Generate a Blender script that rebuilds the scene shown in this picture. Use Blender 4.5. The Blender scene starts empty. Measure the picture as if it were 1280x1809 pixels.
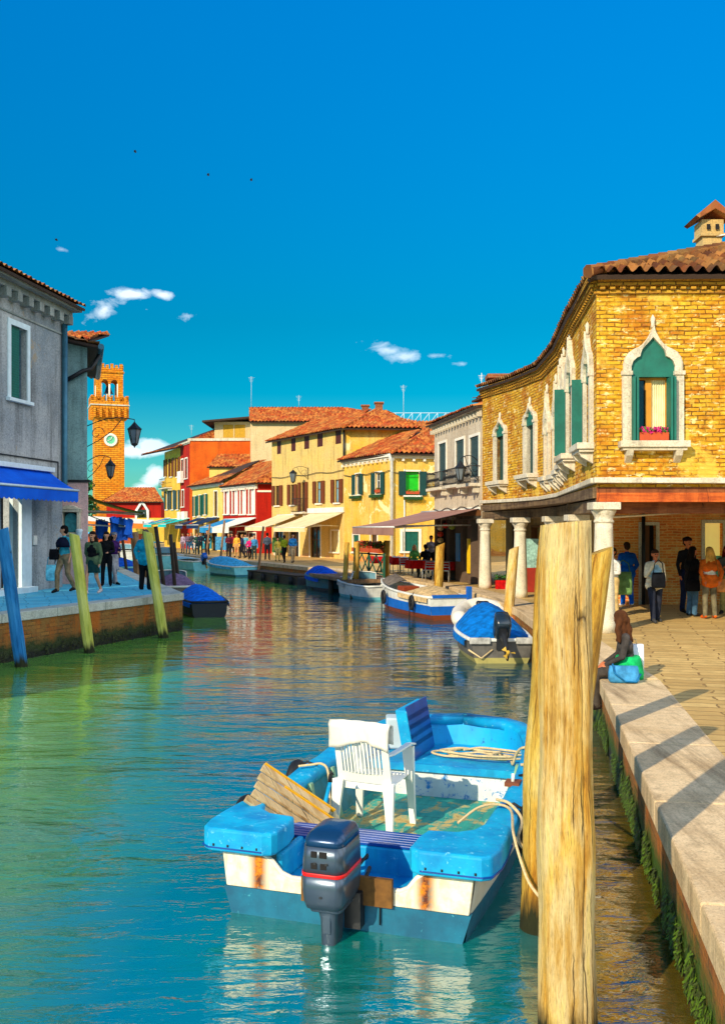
import bpy, math, random
import numpy as np
from mathutils import Vector, Matrix
from mathutils import noise as mnoise
R = math.radians
random.seed(7)
scene = bpy.context.scene
COL = scene.collection
# ------------------------------------------------------------------ camera
FPX, HY, CH = 1700.0, 933.0, 2.9       # focal length in photo pixels, horizon row, eye height above the water
cam_d = bpy.data.cameras.new('camera'); cam = bpy.data.objects.new('camera', cam_d); COL.objects.link(cam)
cam.location = (0, 0, CH); cam.rotation_euler = (R(90), 0, 0)
cam_d.sensor_fit = 'HORIZONTAL'; cam_d.sensor_width = 36; cam_d.lens = 36*FPX/1280
cam_d.shift_y = (HY-904.5)/1280; cam_d.clip_start = .05; cam_d.clip_end = 3000
scene.camera = cam
scene.view_settings.view_transform = 'Standard'; scene.view_settings.look = 'None'
scene.view_settings.exposure = 0.24; scene.view_settings.gamma = 1
# ------------------------------------------------------------------ sun and sky
SAZ = Vector((-.575, -.818, 0)).normalized(); SEL = R(29)
sun_dir = Vector((SAZ.x*math.cos(SEL), SAZ.y*math.cos(SEL), math.sin(SEL)))
sl = bpy.data.lights.new('sun', 'SUN'); sl.energy = 4.4; sl.angle = R(.5); sl.color = (1, .86, .62)
so = bpy.data.objects.new('sun', sl); COL.objects.link(so); so.location = (0, 0, 60)
so.rotation_euler = sun_dir.to_track_quat('Z', 'Y').to_euler()

class NT:
    """small node helper: n('Type', Input=value_or_socket)"""
    def __init__(s, tree): s.t = tree
    def n(s, typ, out=0, _p=None, **inp):
        nd = s.t.nodes.new(typ)
        for k, v in (_p or {}).items(): setattr(nd, k, v)
        for k, v in inp.items():
            if k[0] == 'i' and k[1:].isdigit(): sk = nd.inputs[int(k[1:])]
            else: sk = nd.inputs[k.replace('_', ' ')]
            if isinstance(v, bpy.types.NodeSocket): s.t.links.new(v, sk)
            else:
                if isinstance(v, (tuple, list)) and len(v) == 3 and len(getattr(sk, 'default_value', ())) == 4: v = (*v, 1)
                sk.default_value = v
        return nd.outputs[out]
    def math(s, op, a, b=0.5, c=None, clamp=False):
        kw = dict(i0=a, i1=b)
        if c is not None: kw['i2'] = c
        return s.n('ShaderNodeMath', _p={'operation': op, 'use_clamp': clamp}, **kw)
    def mix(s, f, a, b, mode='MIX'):
        nd = s.t.nodes.new('ShaderNodeMix'); nd.data_type = 'RGBA'; nd.blend_type = mode
        for i, v in ((0, f), (6, a), (7, b)):
            if isinstance(v, bpy.types.NodeSocket): s.t.links.new(v, nd.inputs[i])
            else:
                if isinstance(v, (tuple, list)) and len(v) == 3: v = (*v, 1)
                nd.inputs[i].default_value = v
        return nd.outputs[2]
    def ramp(s, f, *stops):
        nd = s.t.nodes.new('ShaderNodeValToRGB'); el = nd.color_ramp.elements
        while len(el) < len(stops): el.new(.5)
        for e, (p, c) in zip(el, stops):
            e.position = p; e.color = (*c, 1) if isinstance(c, (tuple, list)) else (c, c, c, 1)
        s.t.links.new(f, nd.inputs[0]); return nd.outputs[0]
    def noise(s, vec, scale, detail=4, rough=.55, dist=0, out=0):
        return s.n('ShaderNodeTexNoise', out, Vector=vec, Scale=scale, Detail=detail, Roughness=rough, Distortion=dist)
    def map(s, vec, scale=(1, 1, 1), loc=(0, 0, 0), rot=(0, 0, 0)):
        return s.n('ShaderNodeMapping', Vector=vec, Scale=scale, Location=loc, Rotation=rot)

world = bpy.data.worlds.new('World'); scene.world = world; world.use_nodes = True
wt = world.node_tree; wt.nodes.clear(); w = NT(wt)
skyn = wt.nodes.new('ShaderNodeTexSky'); skyn.sky_type = 'NISHITA'; skyn.sun_disc = False
skyn.sun_elevation = SEL; skyn.sun_rotation = math.atan2(SAZ.x, SAZ.y)
skyn.air_density = 1.0; skyn.dust_density = 0.2; skyn.ozone_density = 4.0; skyn.altitude = 0
hs = w.n('ShaderNodeHueSaturation', Hue=.485, Saturation=1.75, Value=1.0, Color=skyn.outputs[0])
skc = w.n('ShaderNodeGamma', Color=hs, Gamma=1.0)
skc = w.mix(1.0, skc, (.22, .70, .80), 'MULTIPLY')
# clouds: small fair-weather cumulus in sky directions (azimuth, elevation)
tc = w.n('ShaderNodeTexCoord', 0)
sep = wt.nodes.new('ShaderNodeSeparateXYZ'); wt.links.new(tc, sep.inputs[0])
az = w.math('ARCTAN2', sep.outputs[0], sep.outputs[1])
hlen = w.math('SQRT', w.math('ADD', w.math('MULTIPLY', sep.outputs[0], sep.outputs[0]), w.math('MULTIPLY', sep.outputs[1], sep.outputs[1])))
elv = w.math('ARCTAN2', sep.outputs[2], hlen)
wn = w.n('ShaderNodeTexNoise', 0, Vector=w.map(tc, (1, 1, 1.7)), Scale=34, Detail=7, Roughness=.58, Distortion=.3)
wn2 = w.n('ShaderNodeTexNoise', 0, Vector=tc, Scale=9, Detail=3)
mask = None
def cloud(px, py, rx, ry, dens, tilt=0):
    global mask
    a0 = math.atan2(px-640, FPX); e0 = math.atan2(HY-py, math.hypot(FPX, px-640))
    u = w.math('SUBTRACT', az, a0); v = w.math('SUBTRACT', elv, e0)
    if tilt:
        u2 = w.math('ADD', w.math('MULTIPLY', u, math.cos(tilt)), w.math('MULTIPLY', v, math.sin(tilt)))
        v = w.math('SUBTRACT', w.math('MULTIPLY', v, math.cos(tilt)), w.math('MULTIPLY', u, math.sin(tilt))); u = u2
    u = w.math('DIVIDE', u, rx/FPX); v = w.math('DIVIDE', v, ry/FPX)
    r = w.math('SQRT', w.math('ADD', w.math('MULTIPLY', u, u), w.math('MULTIPLY', v, v)))
    k = w.math('MULTIPLY', w.math('SUBTRACT', 1.0, r, clamp=True), dens*.88)
    mask = k if mask is None else w.math('MAXIMUM', mask, k)
cloud(185, 545, 50, 26, 1.3, .5); cloud(228, 519, 62, 15, 1.3, .02); cloud(285, 521, 32, 11, 1.0)
cloud(258, 546, 22, 9, .7); cloud(332, 557, 34, 13, .75); cloud(103, 437, 34, 14, .6)
cloud(680, 618, 60, 20, 1.25, -.15); cloud(712, 630, 60, 16, 1.35); cloud(765, 629, 38, 10, 1.1); cloud(812, 643, 22, 6, .5)
cloud(265, 788, 46, 22, 2.2); cloud(240, 797, 40, 18, 1.9); cloud(272, 842, 30, 24, 2.2, .5); cloud(250, 862, 40, 14, 1.6); cloud(292, 850, 24, 22, 1.4)
def bank(azd, eld, ra, re_, dens):      # unseen cloud banks, added outside this view to fill the shaded walls with light
    global mask
    u = w.math('DIVIDE', w.math('SUBTRACT', az, R(azd)), R(ra)); v = w.math('DIVIDE', w.math('SUBTRACT', elv, R(eld)), R(re_))
    r = w.math('SQRT', w.math('ADD', w.math('MULTIPLY', u, u), w.math('MULTIPLY', v, v))); mask = w.math('MAXIMUM', mask, w.math('MULTIPLY', w.math('SUBTRACT', 1.0, r, clamp=True), dens))
bank(75, 30, 38, 30, 3.0); bank(115, 38, 40, 34, 3.0); bank(158, 30, 36, 26, 3.0); bank(-62, 22, 22, 14, 2.5); bank(-150, 24, 24, 16, 2.0)
cm = w.math('ADD', mask, w.math('MULTIPLY', w.math('SUBTRACT', wn, .53), 2.7))
cm = w.math('MULTIPLY', cm, w.ramp(mask, (0, 0.0), (.09, 1.0)))
cf = w.ramp(cm, (.3, 0.0), (1.0, 1.0))
skc = w.mix(1.0, skc, w.ramp(w.n('ShaderNodeMapRange', Value=elv, i1=0, i2=R(30), i3=0.0, i4=1.0), (0, (1.0, .78, .60)), (.4, (.9, .86, .72)), (1, (1.0, 1.42, 1.55))), 'MULTIPLY')
cloudcol = w.mix(w.ramp(wn2, (.35, 0.0), (.65, 1.0)), (7.6, 8.2, 8.8), (5.2, 6.4, 7.6))
cloudcol = w.mix(w.n('ShaderNodeMapRange', Value=w.math('ABSOLUTE', az), i1=R(38), i2=R(55), i3=0.0, i4=1.0), cloudcol, (10.5, 11.2, 12.2))      # added fill banks outside the view, set brighter than the wisps inside it
skf = w.mix(w.math('MULTIPLY', cf, w.n('ShaderNodeMapRange', Value=w.math('ABSOLUTE', az), i1=R(20), i2=R(40), i3=.78, i4=.95)), skc, cloudcol)
bg = wt.nodes.new('ShaderNodeBackground'); wt.links.new(skf, bg.inputs[0]); bg.inputs[1].default_value = .145
wo = wt.nodes.new('ShaderNodeOutputWorld'); wt.links.new(bg.outputs[0], wo.inputs[0])

# ------------------------------------------------------------------ geometry helpers
def WP(px, py, Y): return Vector(((px-640)/FPX*Y, Y, CH-(py-HY)/FPX*Y))
QR, QL = 0.80, 1.05                    # right and left quay heights
def GP(px, py, z=QR):
    t = (CH-z)/(py-HY); return Vector(((px-640)*t, FPX*t, z))
def lerp(a, b, t): return a+(b-a)*t
ABS = {}
def S(r, g, b):
    f = lambda c: (c/255/12.92) if c/255 <= .04045 else ((c/255+.055)/1.055)**2.4
    return (f(r), f(g), f(b))
def props(o, label=None, cat=None, group=None, kind=None):
    if label: o['label'] = label
    if cat: o['category'] = cat
    if group: o['group'] = group
    if kind: o['kind'] = kind
    return o
def thing(name, label, cat, loc=(0, 0, 0), rotz=0, group=None):
    o = bpy.data.objects.new(name, None); COL.objects.link(o); o.empty_display_size = .2
    o.location = loc; o.rotation_euler = (0, 0, rotz); ABS[o.name] = Vector(loc)
    return props(o, label, cat, group)

class MB:
    def __init__(s): s.v = []; s.f = []; s.m = []; s.uv = []; s.sm = []
    def add(s, vs, fs, mi=0, uvs=None, smooth=False):
        b = len(s.v); s.v += [tuple(p) for p in vs]
        for k, f in enumerate(fs):
            s.f.append(tuple(i+b for i in f)); s.m.append(mi); s.sm.append(smooth)
            s.uv.append(uvs[k] if uvs else None)
        return s
    def face(s, pts, mi=0, uv=None): return s.add(pts, [tuple(range(len(pts)))], mi, [uv] if uv else None)
    def box(s, x0, x1, y0, y1, z0, z1, mi=0): return s.obox((x0, y0, z0), (x1-x0, 0, 0), (0, y1-y0, 0), (0, 0, z1-z0), mi)
    def obox(s, o, a, b, c, mi=0):
        o, a, b, c = map(Vector, (o, a, b, c))
        if a.cross(b).dot(c) < 0: a, b = b, a
        v = [o, o+a, o+a+b, o+b, o+c, o+a+c, o+a+b+c, o+b+c]
        return s.add(v, [(0, 3, 2, 1), (4, 5, 6, 7), (0, 1, 5, 4), (1, 2, 6, 5), (2, 3, 7, 6), (3, 0, 4, 7)], mi)
    def loft(s, rings, mi=0, closed=True, cap=True, smooth=True, uv=None):
        n = len(rings[0]); vs = [p for r in rings for p in r]; fs = []; uvs = []
        for i in range(len(rings)-1):
            for j in range(n if closed else n-1):
                k = (j+1) % n
                fs.append((i*n+j, i*n+k, (i+1)*n+k, (i+1)*n+j))
                if uv: uvs.append([uv(i, j), uv(i, j+1), uv(i+1, j+1), uv(i+1, j)])
        s.add(vs, fs, mi, uvs if uv else None, smooth)
        if cap and closed:
            b = len(s.v)-len(vs)
            for fc in (tuple(b+j for j in reversed(range(n))), tuple(b+(len(rings)-1)*n+j for j in range(n))):
                s.f.append(fc); s.m.append(mi); s.sm.append(False); s.uv.append(None)
        return s
    def tube(s, pts, rad, n=8, mi=0, cap=True, smooth=True, jit=None):
        pts = [Vector(p) for p in pts]
        if not hasattr(rad, '__len__'): rad = [rad]*len(pts)
        rings = []; prev = None; L = [0]
        for i, p in enumerate(pts):
            d = (pts[min(i+1, len(pts)-1)]-pts[max(i-1, 0)]).normalized()
            if prev is None:
                a = d.orthogonal().normalized()
                if abs(d.z) > .5: a = (Vector((1, 0, 0))-d*d.x).normalized()
            else: a = (prev-d*prev.dot(d)).normalized()
            prev = a; b = d.cross(a)
            if i: L.append(L[-1]+(p-pts[i-1]).length)
            r = rad[i]
            rings.append([p+(a*math.cos(2*math.pi*j/n)+b*math.sin(2*math.pi*j/n))*(r*(jit(i, j) if jit else 1)) for j in range(n)])
        rm = sum(rad)/len(rad)
        return s.loft(rings, mi, True, cap, smooth, uv=lambda i, j: (2*math.pi*rm*j/n, L[i]))
    def lathe(s, c, prof, n=16, mi=0, smooth=True):
        c = Vector(c)
        return s.loft([[c+Vector((r*math.cos(2*math.pi*j/n), r*math.sin(2*math.pi*j/n), z)) for j in range(n)] for r, z in prof], mi, True, True, smooth)
    def sphere(s, c, r, n=10, mi=0, sc=(1, 1, 1)):
        c = Vector(c); prof = []
        m = max(4, n//2)
        rings = []
        for i in range(m+1):
            t = math.pi*i/m; rr = max(math.sin(t), .02)*r; z = -math.cos(t)*r
            rings.append([c+Vector((rr*math.cos(2*math.pi*j/n)*sc[0], rr*math.sin(2*math.pi*j/n)*sc[1], z*sc[2])) for j in range(n)])
        return s.loft(rings, mi)
    def prism(s, poly, o, ax, ay, az, mi=0):
        """poly of (a,b) in plane ax,ay extruded along az (vector)"""
        o, ax, ay, az = map(Vector, (o, ax, ay, az))
        A = [o+ax*p[0]+ay*p[1] for p in poly]; B = [p+az for p in A]; n = len(poly)
        if ax.cross(ay).dot(az) < 0: A, B = B, A
        return s.add(A+B, [tuple(reversed(range(n))), tuple(range(n, 2*n))]+[(i, (i+1) % n, n+(i+1) % n, n+i) for i in range(n)], mi)
    def build(s, name, mats, parent=None, world=True, bevel=0, seg=2):
        me = bpy.data.meshes.new(name)
        off = Vector((0, 0, 0))
        if parent is not None and world:
            off = ABS[parent.name]
        if parent is None:
            xs = [p[0] for p in s.v]; ys = [p[1] for p in s.v]; zs = [p[2] for p in s.v]
            off = Vector(((min(xs)+max(xs))/2, (min(ys)+max(ys))/2, min(zs)))
        me.from_pydata([(p[0]-off.x, p[1]-off.y, p[2]-off.z) for p in s.v], [], s.f)
        uvl = me.uv_layers.new(name='UVMap').data
        V = [Vector(p) for p in s.v]; li = 0
        for k, f in enumerate(s.f):
            if s.uv[k]:
                for q in s.uv[k]: uvl[li].uv = q; li += 1
            else:
                nrm = Vector((0, 0, 0))
                for i in range(len(f)):      # newell
                    a, b = V[f[i]], V[f[(i+1) % len(f)]]
                    nrm += Vector(((a.y-b.y)*(a.z+b.z), (a.z-b.z)*(a.x+b.x), (a.x-b.x)*(a.y+b.y)))
                if nrm.length < 1e-12: nrm = Vector((0, 0, 1))
                nrm.normalize()
                if abs(nrm.z) > .95: ta, bi = Vector((1, 0, 0)), Vector((0, 1, 0))
                else: ta = Vector((-nrm.y, nrm.x, 0)).normalized(); bi = nrm.cross(ta)
                for i in f: uvl[li].uv = (V[i].dot(ta), V[i].dot(bi)); li += 1
        if not isinstance(mats, (list, tuple)): mats = [mats]
        for m in mats: me.materials.append(m)
        me.polygons.foreach_set('material_index', s.m); me.polygons.foreach_set('use_smooth', s.sm)
        me.update()
        o = bpy.data.objects.new(name, me); COL.objects.link(o)
        if parent is not None:
            o.parent = parent; ABS[o.name] = off if world else Vector((0, 0, 0))
        else: o.location = off; ABS[o.name] = off
        if bevel:
            b = o.modifiers.new('bevel', 'BEVEL'); b.width = bevel; b.segments = seg; b.limit_method = 'ANGLE'; b.angle_limit = R(40)
        return o

def copy_tree(root, loc, rotz=0, label=None, scale=None):
    r = root.copy(); COL.objects.link(r); r.location = loc; r.rotation_euler = (0, 0, rotz)
    if scale: r.scale = (scale,)*3
    if label: r['label'] = label
    def rec(src, dst):
        for ch in list(src.children):
            c = ch.copy(); COL.objects.link(c); c.parent = dst; rec(ch, c)
    rec(root, r); return r

class Fac:
    """a vertical wall plane; a->b runs left to right seen from outside"""
    def __init__(s, a, b):
        s.a = Vector((a[0], a[1])); s.b = Vector((b[0], b[1])); s.L = (s.b-s.a).length
        s.d = (s.b-s.a)/s.L; s.n = Vector((s.d.y, -s.d.x)); s.D = Vector((*s.d, 0)); s.N = Vector((*s.n, 0))
    def pt(s, u, z, w=0): q = s.a+s.d*u+s.n*w; return Vector((q.x, q.y, z))
    def hit(s, px, py=0):
        k = (px-640)/FPX; u = (k*s.a.y-s.a.x)/(s.d.x-k*s.d.y); Y = s.a.y+s.d.y*u
        return u, CH-(py-HY)/FPX*Y
    def rect(s, x0, y0, x1, y1):
        u0, _ = s.hit(x0); u1, _ = s.hit(x1); um = (u0+u1)/2
        Y = s.a.y+s.d.y*um
        return u0, u1, CH-(y1-HY)/FPX*Y, CH-(y0-HY)/FPX*Y
    def box(s, mb, u0, u1, z0, z1, w0, w1, mi=0): return mb.obox(s.pt(u0, z0, w0), s.D*(u1-u0), s.N*(w1-w0), (0, 0, z1-z0), mi)
    def wall(s, mb, u0, u1, z0, z1, ops=(), depth=.18, mi=0, top=None):
        us = sorted(set([u0, u1]+[min(max(o[i], u0), u1) for o in ops for i in (0, 1)])); zs = sorted(set([z0, z1]+[min(max(o[i], z0), z1) for o in ops for i in (2, 3)]))
        for i in range(len(us)-1):
            for j in range(len(zs)-1):
                cu, cz = (us[i]+us[i+1])/2, (zs[j]+zs[j+1])/2
                if any(o[0] < cu < o[1] and o[2] < cz < o[3] for o in ops): continue
                P = [(us[i], zs[j]), (us[i+1], zs[j]), (us[i+1], zs[j+1]), (us[i], zs[j+1])]
                Q = []
                for (u, z) in P:
                    if top and abs(z-z1) < 1e-6: z = z1+top(u)
                    Q.append((u, z))
                mb.face([s.pt(u, z) for u, z in Q], mi, [q for q in Q])
        for o in ops:
            a, b, c, d = max(o[0], u0), min(o[1], u1), max(o[2], z0), min(o[3], z1)
            mb.face([s.pt(a, c), s.pt(a, d), s.pt(a, d, -depth), s.pt(a, c, -depth)], mi)
            mb.face([s.pt(b, d), s.pt(b, c), s.pt(b, c, -depth), s.pt(b, d, -depth)], mi)
            mb.face([s.pt(a, d), s.pt(b, d), s.pt(b, d, -depth), s.pt(a, d, -depth)], mi)
            mb.face([s.pt(b, c), s.pt(a, c), s.pt(a, c, -depth), s.pt(b, c, -depth)], mi)
# ------------------------------------------------------------------ materials
def newmat(name):
    m = bpy.data.materials.new(name); m.use_nodes = True; m.node_tree.nodes.clear()
    return m, NT(m.node_tree)
def finish(m, t, color, rough=.8, bump=None, bstr=.3, bdist=.02, spec=.4, metal=0, **kw):
    p = m.node_tree.nodes.new('ShaderNodeBsdfPrincipled')
    def setv(sk, v):
        if isinstance(v, bpy.types.NodeSocket): t.t.links.new(v, p.inputs[sk])
        else: p.inputs[sk].default_value = (*v, 1) if isinstance(v, tuple) and len(v) == 3 else v
    setv('Base Color', color); setv('Roughness', rough); setv('Specular IOR Level', spec); setv('Metallic', metal)
    for k, v in kw.items(): setv(k.replace('_', ' '), v)
    if bump is not None:
        nb = t.n('ShaderNodeBump', Strength=bstr, Distance=bdist, Height=bump); t.t.links.new(nb, p.inputs['Normal'])
    o = m.node_tree.nodes.new('ShaderNodeOutputMaterial'); t.t.links.new(p.outputs[0], o.inputs[0]); return m
def UVn(t): return t.n('ShaderNodeTexCoord', 2)
def OBJ(t): return t.n('ShaderNodeTexCoord', 3)
def GEO(t): return t.n('ShaderNodeNewGeometry', 0)
def dk(c, k): return tuple(x*k for x in c)
_cache = {}
def plain(name, col, rough=.6, var=.25, scale=6, metal=0, spec=.4, bs=.15, **kw):
    key = ('plain', name)
    if key in _cache: return _cache[key]
    m, t = newmat(name); g = GEO(t)
    a = t.noise(g, scale, 5); b = t.noise(g, scale*.2+.3, 3)
    f = t.math('ADD', t.math('MULTIPLY', a, .6), t.math('MULTIPLY', b, .4))
    c = t.mix(t.ramp(f, (.3, 0.0), (.7, 1.0)), dk(col, 1-var), tuple(min(1, x*(1+var*.6)) for x in col))
    _cache[key] = finish(m, t, c, rough, a, bs, .01, spec, metal, **kw); return _cache[key]
def plaster(name, col, col2, dirt=(.12, .1, .08), damt=.5, brick=None, ztop=3, scale=1.0, peel=None, peelamt=.45):
    m, t = newmat(name); uv = UVn(t)
    n1 = t.noise(uv, .7*scale, 6, .6); n2 = t.noise(t.map(uv, (2.2, .22, 1)), 1.3*scale, 6, .65); n3 = t.noise(uv, 9, 6, .7); n4 = t.noise(uv, 2.6*scale, 7, .7, .6)
    c = t.mix(t.ramp(n1, (.32, 0.0), (.66, 1.0)), col, col2)
    c = t.mix(t.math('MULTIPLY', t.ramp(n2, (.5, 0.0), (.78, 1.0)), damt), c, dirt)
    c = t.mix(t.math('MULTIPLY', t.ramp(n4, (.56, 0.0), (.7, 1.0)), .5*damt), c, dk(col2, .45))
    n5 = t.noise(uv, 28*scale, 4, .7)
    c = t.mix(t.math('MULTIPLY', t.ramp(n3, (.34, 1.0), (.52, 0.0)), .55), c, dk(col, .45)); c = t.mix(t.math('MULTIPLY', t.ramp(n5, (.55, 0.0), (.66, 1.0)), .35), c, tuple(min(1, x*1.35) for x in col)); c = t.mix(t.math('MULTIPLY', t.ramp(n5, (.36, 1.0), (.46, 0.0)), .4), c, dk(dirt, .9))
    if peel:
        pf = t.ramp(t.noise(uv, .55*scale, 8, .68, .5), (1-peelamt-.02, 0.0), (1-peelamt+.01, 1.0))
        c = t.mix(pf, c, peel)
    bmp = t.math('ADD', n3, t.math('MULTIPLY', n4, .8))
    if brick:
        sx = t.n('ShaderNodeSeparateXYZ', 1, Vector=uv)
        k = t.math('SUBTRACT', 1, t.math('DIVIDE', sx, ztop))
        k = t.math('ADD', k, t.math('MULTIPLY', t.math('SUBTRACT', t.noise(uv, .9, 6, .6), .5), 1.5))
        k = t.ramp(k, (.48, 0.0), (.53, 1.0))
        bn = t.t.nodes.new('ShaderNodeTexBrick'); t.t.links.new(uv, bn.inputs[0])
        bn.inputs['Color1'].default_value = (*brick[0], 1); bn.inputs['Color2'].default_value = (*brick[1], 1); bn.inputs['Mortar'].default_value = (*brick[2], 1)
        bn.inputs['Scale'].default_value = 1; bn.inputs['Brick Width'].default_value = .26; bn.inputs['Row Height'].default_value = .075; bn.inputs['Mortar Size'].default_value = .012
        c = t.mix(k, c, bn.outputs[0])
        bmp = t.math('ADD', bmp, t.math('MULTIPLY', t.math('MULTIPLY', bn.outputs[1], k), -1.0))
    return finish(m, t, c, .88, bmp, .45, .015, .2)
def brickmat(name, c1, c2, c3, mortar, bw=.26, rh=.075, ms=.011, patch=None, patchamt=.4, dirt=.35, bias=0.0, pale=None, blotch=None):
    m, t = newmat(name); uv = UVn(t)
    dx = t.n('ShaderNodeVectorMath', _p={'operation': 'MULTIPLY_ADD'}, i0=t.noise(uv, 2.5, 4, .6, 0, 1), i1=(.14, .07, 0), i2=uv)
    def br(ca, cb):
        bn = t.t.nodes.new('ShaderNodeTexBrick'); t.t.links.new(dx, bn.inputs[0])
        bn.inputs['Color1'].default_value = (*ca, 1); bn.inputs['Color2'].default_value = (*cb, 1); bn.inputs['Mortar'].default_value = (*mortar, 1)
        bn.inputs['Scale'].default_value = 1; bn.inputs['Brick Width'].default_value = bw; bn.inputs['Row Height'].default_value = rh
        bn.inputs['Mortar Size'].default_value = ms; bn.inputs['Mortar Smooth'].default_value = .3; bn.inputs['Bias'].default_value = bias
        return bn
    b1 = br(c1, c2); b2 = br(c3, c1)
    n1 = t.noise(uv, .8, 6, .6); n2 = t.noise(uv, 14, 5, .75); n3 = t.noise(uv, 3.5, 5, .7)
    c = t.mix(t.ramp(n1, (.42, 0.0), (.62, 1.0)), b1.outputs[0], b2.outputs[0])
    c = t.mix(t.math('MULTIPLY', t.ramp(n3, (.5, 0.0), (.72, 1.0)), dirt), c, dk(c3, .3))
    c = t.mix(t.math('MULTIPLY', t.ramp(n2, (.3, 1.0), (.52, 0.0)), .5), c, dk(c1, .45))
    if blotch:
        mo = t.ramp(t.noise(uv, 6.5, 7, .75), (.34, dk(c3, .8)), (.46, c1), (.56, c2), (.68, pale or c2)); c = t.mix(t.math('MULTIPLY', t.ramp(t.noise(t.map(uv, (1, 1.6, 1)), 1.7, 7, .7, .4), (.44, 0.0), (.6, 1.0)), .6), c, mo)
        c = t.mix(t.math('MULTIPLY', t.ramp(t.noise(t.map(uv, (1, 2.2, 1)), .9, 6, .68, .4), (.5, 0.0), (.62, 1.0)), .55), c, t.mix(.5, blotch, c, 'MULTIPLY'))
    if pale: c = t.mix(t.math('MULTIPLY', t.ramp(t.noise(t.map(uv, (.6, 1.6, 1)), 5, 7, .75), (.555, 0.0), (.63, 1.0)), .85), c, pale)
    bm = t.math('SUBTRACT', t.math('MULTIPLY', n2, .5), b1.outputs[1])
    if patch:
        pf = t.ramp(t.noise(uv, .75, 9, .66, .3), (1-patchamt-.04, 0.0), (1-patchamt+.01, 1.0))
        pc = t.mix(n3, patch, dk(patch, .7)); c = t.mix(t.math('MULTIPLY', pf, .8), c, pc)
    return finish(m, t, c, .9, bm, .7, .02, .2)
def tiles(name, c1, c2, c3, tw=.24, th=.36, dark=(.05, .03, .02)):
    m, t = newmat(name); uv = UVn(t)
    sp = t.t.nodes.new('ShaderNodeSeparateXYZ'); t.t.links.new(uv, sp.inputs[0])
    fu = t.math('FLOOR', t.math('DIVIDE', sp.outputs[0], tw)); fv = t.math('FLOOR', t.math('DIVIDE', sp.outputs[1], th))
    cb = t.n('ShaderNodeCombineXYZ', X=fu, Y=fv)
    wn_ = t.n('ShaderNodeTexWhiteNoise', 0, _p={'noise_dimensions': '2D'}, Vector=cb)
    c = t.ramp(wn_, (0, c1), (.35, c2), (.7, c3), (1, dk(c1, .55)))
    n = t.noise(uv, 3, 6, .7); n2 = t.noise(uv, .5, 4, .6)
    c = t.mix(t.math('MULTIPLY', t.ramp(n, (.5, 0.0), (.7, 1.0)), .55), c, dark)
    c = t.mix(t.math('MULTIPLY', t.ramp(n2, (.45, 0.0), (.7, 1.0)), .35), c, (.32, .25, .08))
    return finish(m, t, c, .85, n, .4, .02, .25)
def woodmat(name, cols, stretch=(9, .7, 1), rough=.75, crack=.5, knots=True, bs=.6, tint=None):
    m, t = newmat(name); uv = UVn(t)
    g = t.map(uv, stretch); g = t.n('ShaderNodeVectorMath', _p={'operation': 'MULTIPLY_ADD'}, i0=t.noise(t.map(uv, (1, .35, 1)), 2.2, 3, .5, 0, 1), i1=(1.6, .5, 0), i2=g)
    n1 = t.noise(g, 1.0, 8, .62, .3); n2 = t.noise(g, 4.5, 7, .7, .2); big = t.noise(t.map(uv, (2.6, .9, 1)), 1.2, 5, .6, .6); fib = t.noise(t.map(g, (3.5, 1.2, 1)), 6, 5, .7)
    f = t.math('ADD', t.math('MULTIPLY', n1, .42), t.math('ADD', t.math('MULTIPLY', n2, .2), t.math('MULTIPLY', big, .38)))
    c = t.ramp(f, (.34, cols[0]), (.44, cols[1]), (.53, cols[2]), (.64, cols[3]))
    c = t.mix(t.math('MULTIPLY', t.ramp(n2, (.28, 1.0), (.42, 0.0)), crack), c, dk(cols[0], .4))
    c = t.mix(t.math('MULTIPLY', t.ramp(fib, (.34, 1.0), (.47, 0.0)), crack*.8), c, dk(cols[0], .6))
    if tint: c = t.mix(t.math('MULTIPLY', t.ramp(t.noise(t.map(uv, (3.0, .55, 1), (.4, .7, 0)), 1.0, 6, .65, .5), (.5, 0.0), (.6, 1.0)), .75), c, t.mix(1.0, c, tint, 'MULTIPLY'))
    vcr = t.n('ShaderNodeTexVoronoi', 0, _p={'feature': 'DISTANCE_TO_EDGE'}, Vector=t.n('ShaderNodeVectorMath', _p={'operation': 'MULTIPLY_ADD'}, i0=t.noise(uv, 3, 4, .6, 0, 1), i1=(.22, .1, 0), i2=t.map(uv, (3.0, .11, 1), (.3, .1, 0))), Scale=1.6)
    ck = t.math('MULTIPLY', t.ramp(vcr, (.0, 1.0), (.012, 0.0)), t.ramp(t.noise(uv, 1.1, 3), (.42, 0.0), (.5, 1.0))); c = t.mix(t.math('MULTIPLY', ck, .9), c, dk(cols[0], .18))
    if knots:
        vk = t.n('ShaderNodeTexVoronoi', 0, Vector=t.map(uv, (1.9, .6, 1)), Scale=1.1)
        kk = t.ramp(vk, (.03, 1.0), (.09, 0.0)); c = t.mix(t.math('MULTIPLY', kk, .75), c, dk(cols[0], .5))
    wl = t.math('ADD', t.n('ShaderNodeSeparateXYZ', 2, Vector=GEO(t)), t.math('MULTIPLY', t.math('SUBTRACT', n1, .5), .5)); c = t.mix(t.ramp(wl, (.1, 1.0), (.26, 0.0)), c, t.mix(n2, S(54, 56, 20), S(16, 18, 10)))
    hb = t.math('SUBTRACT', t.math('ADD', f, t.math('MULTIPLY', fib, .5)), t.math('MULTIPLY', ck, .8))
    return finish(m, t, c, rough, hb, bs, .02, .3)
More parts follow.
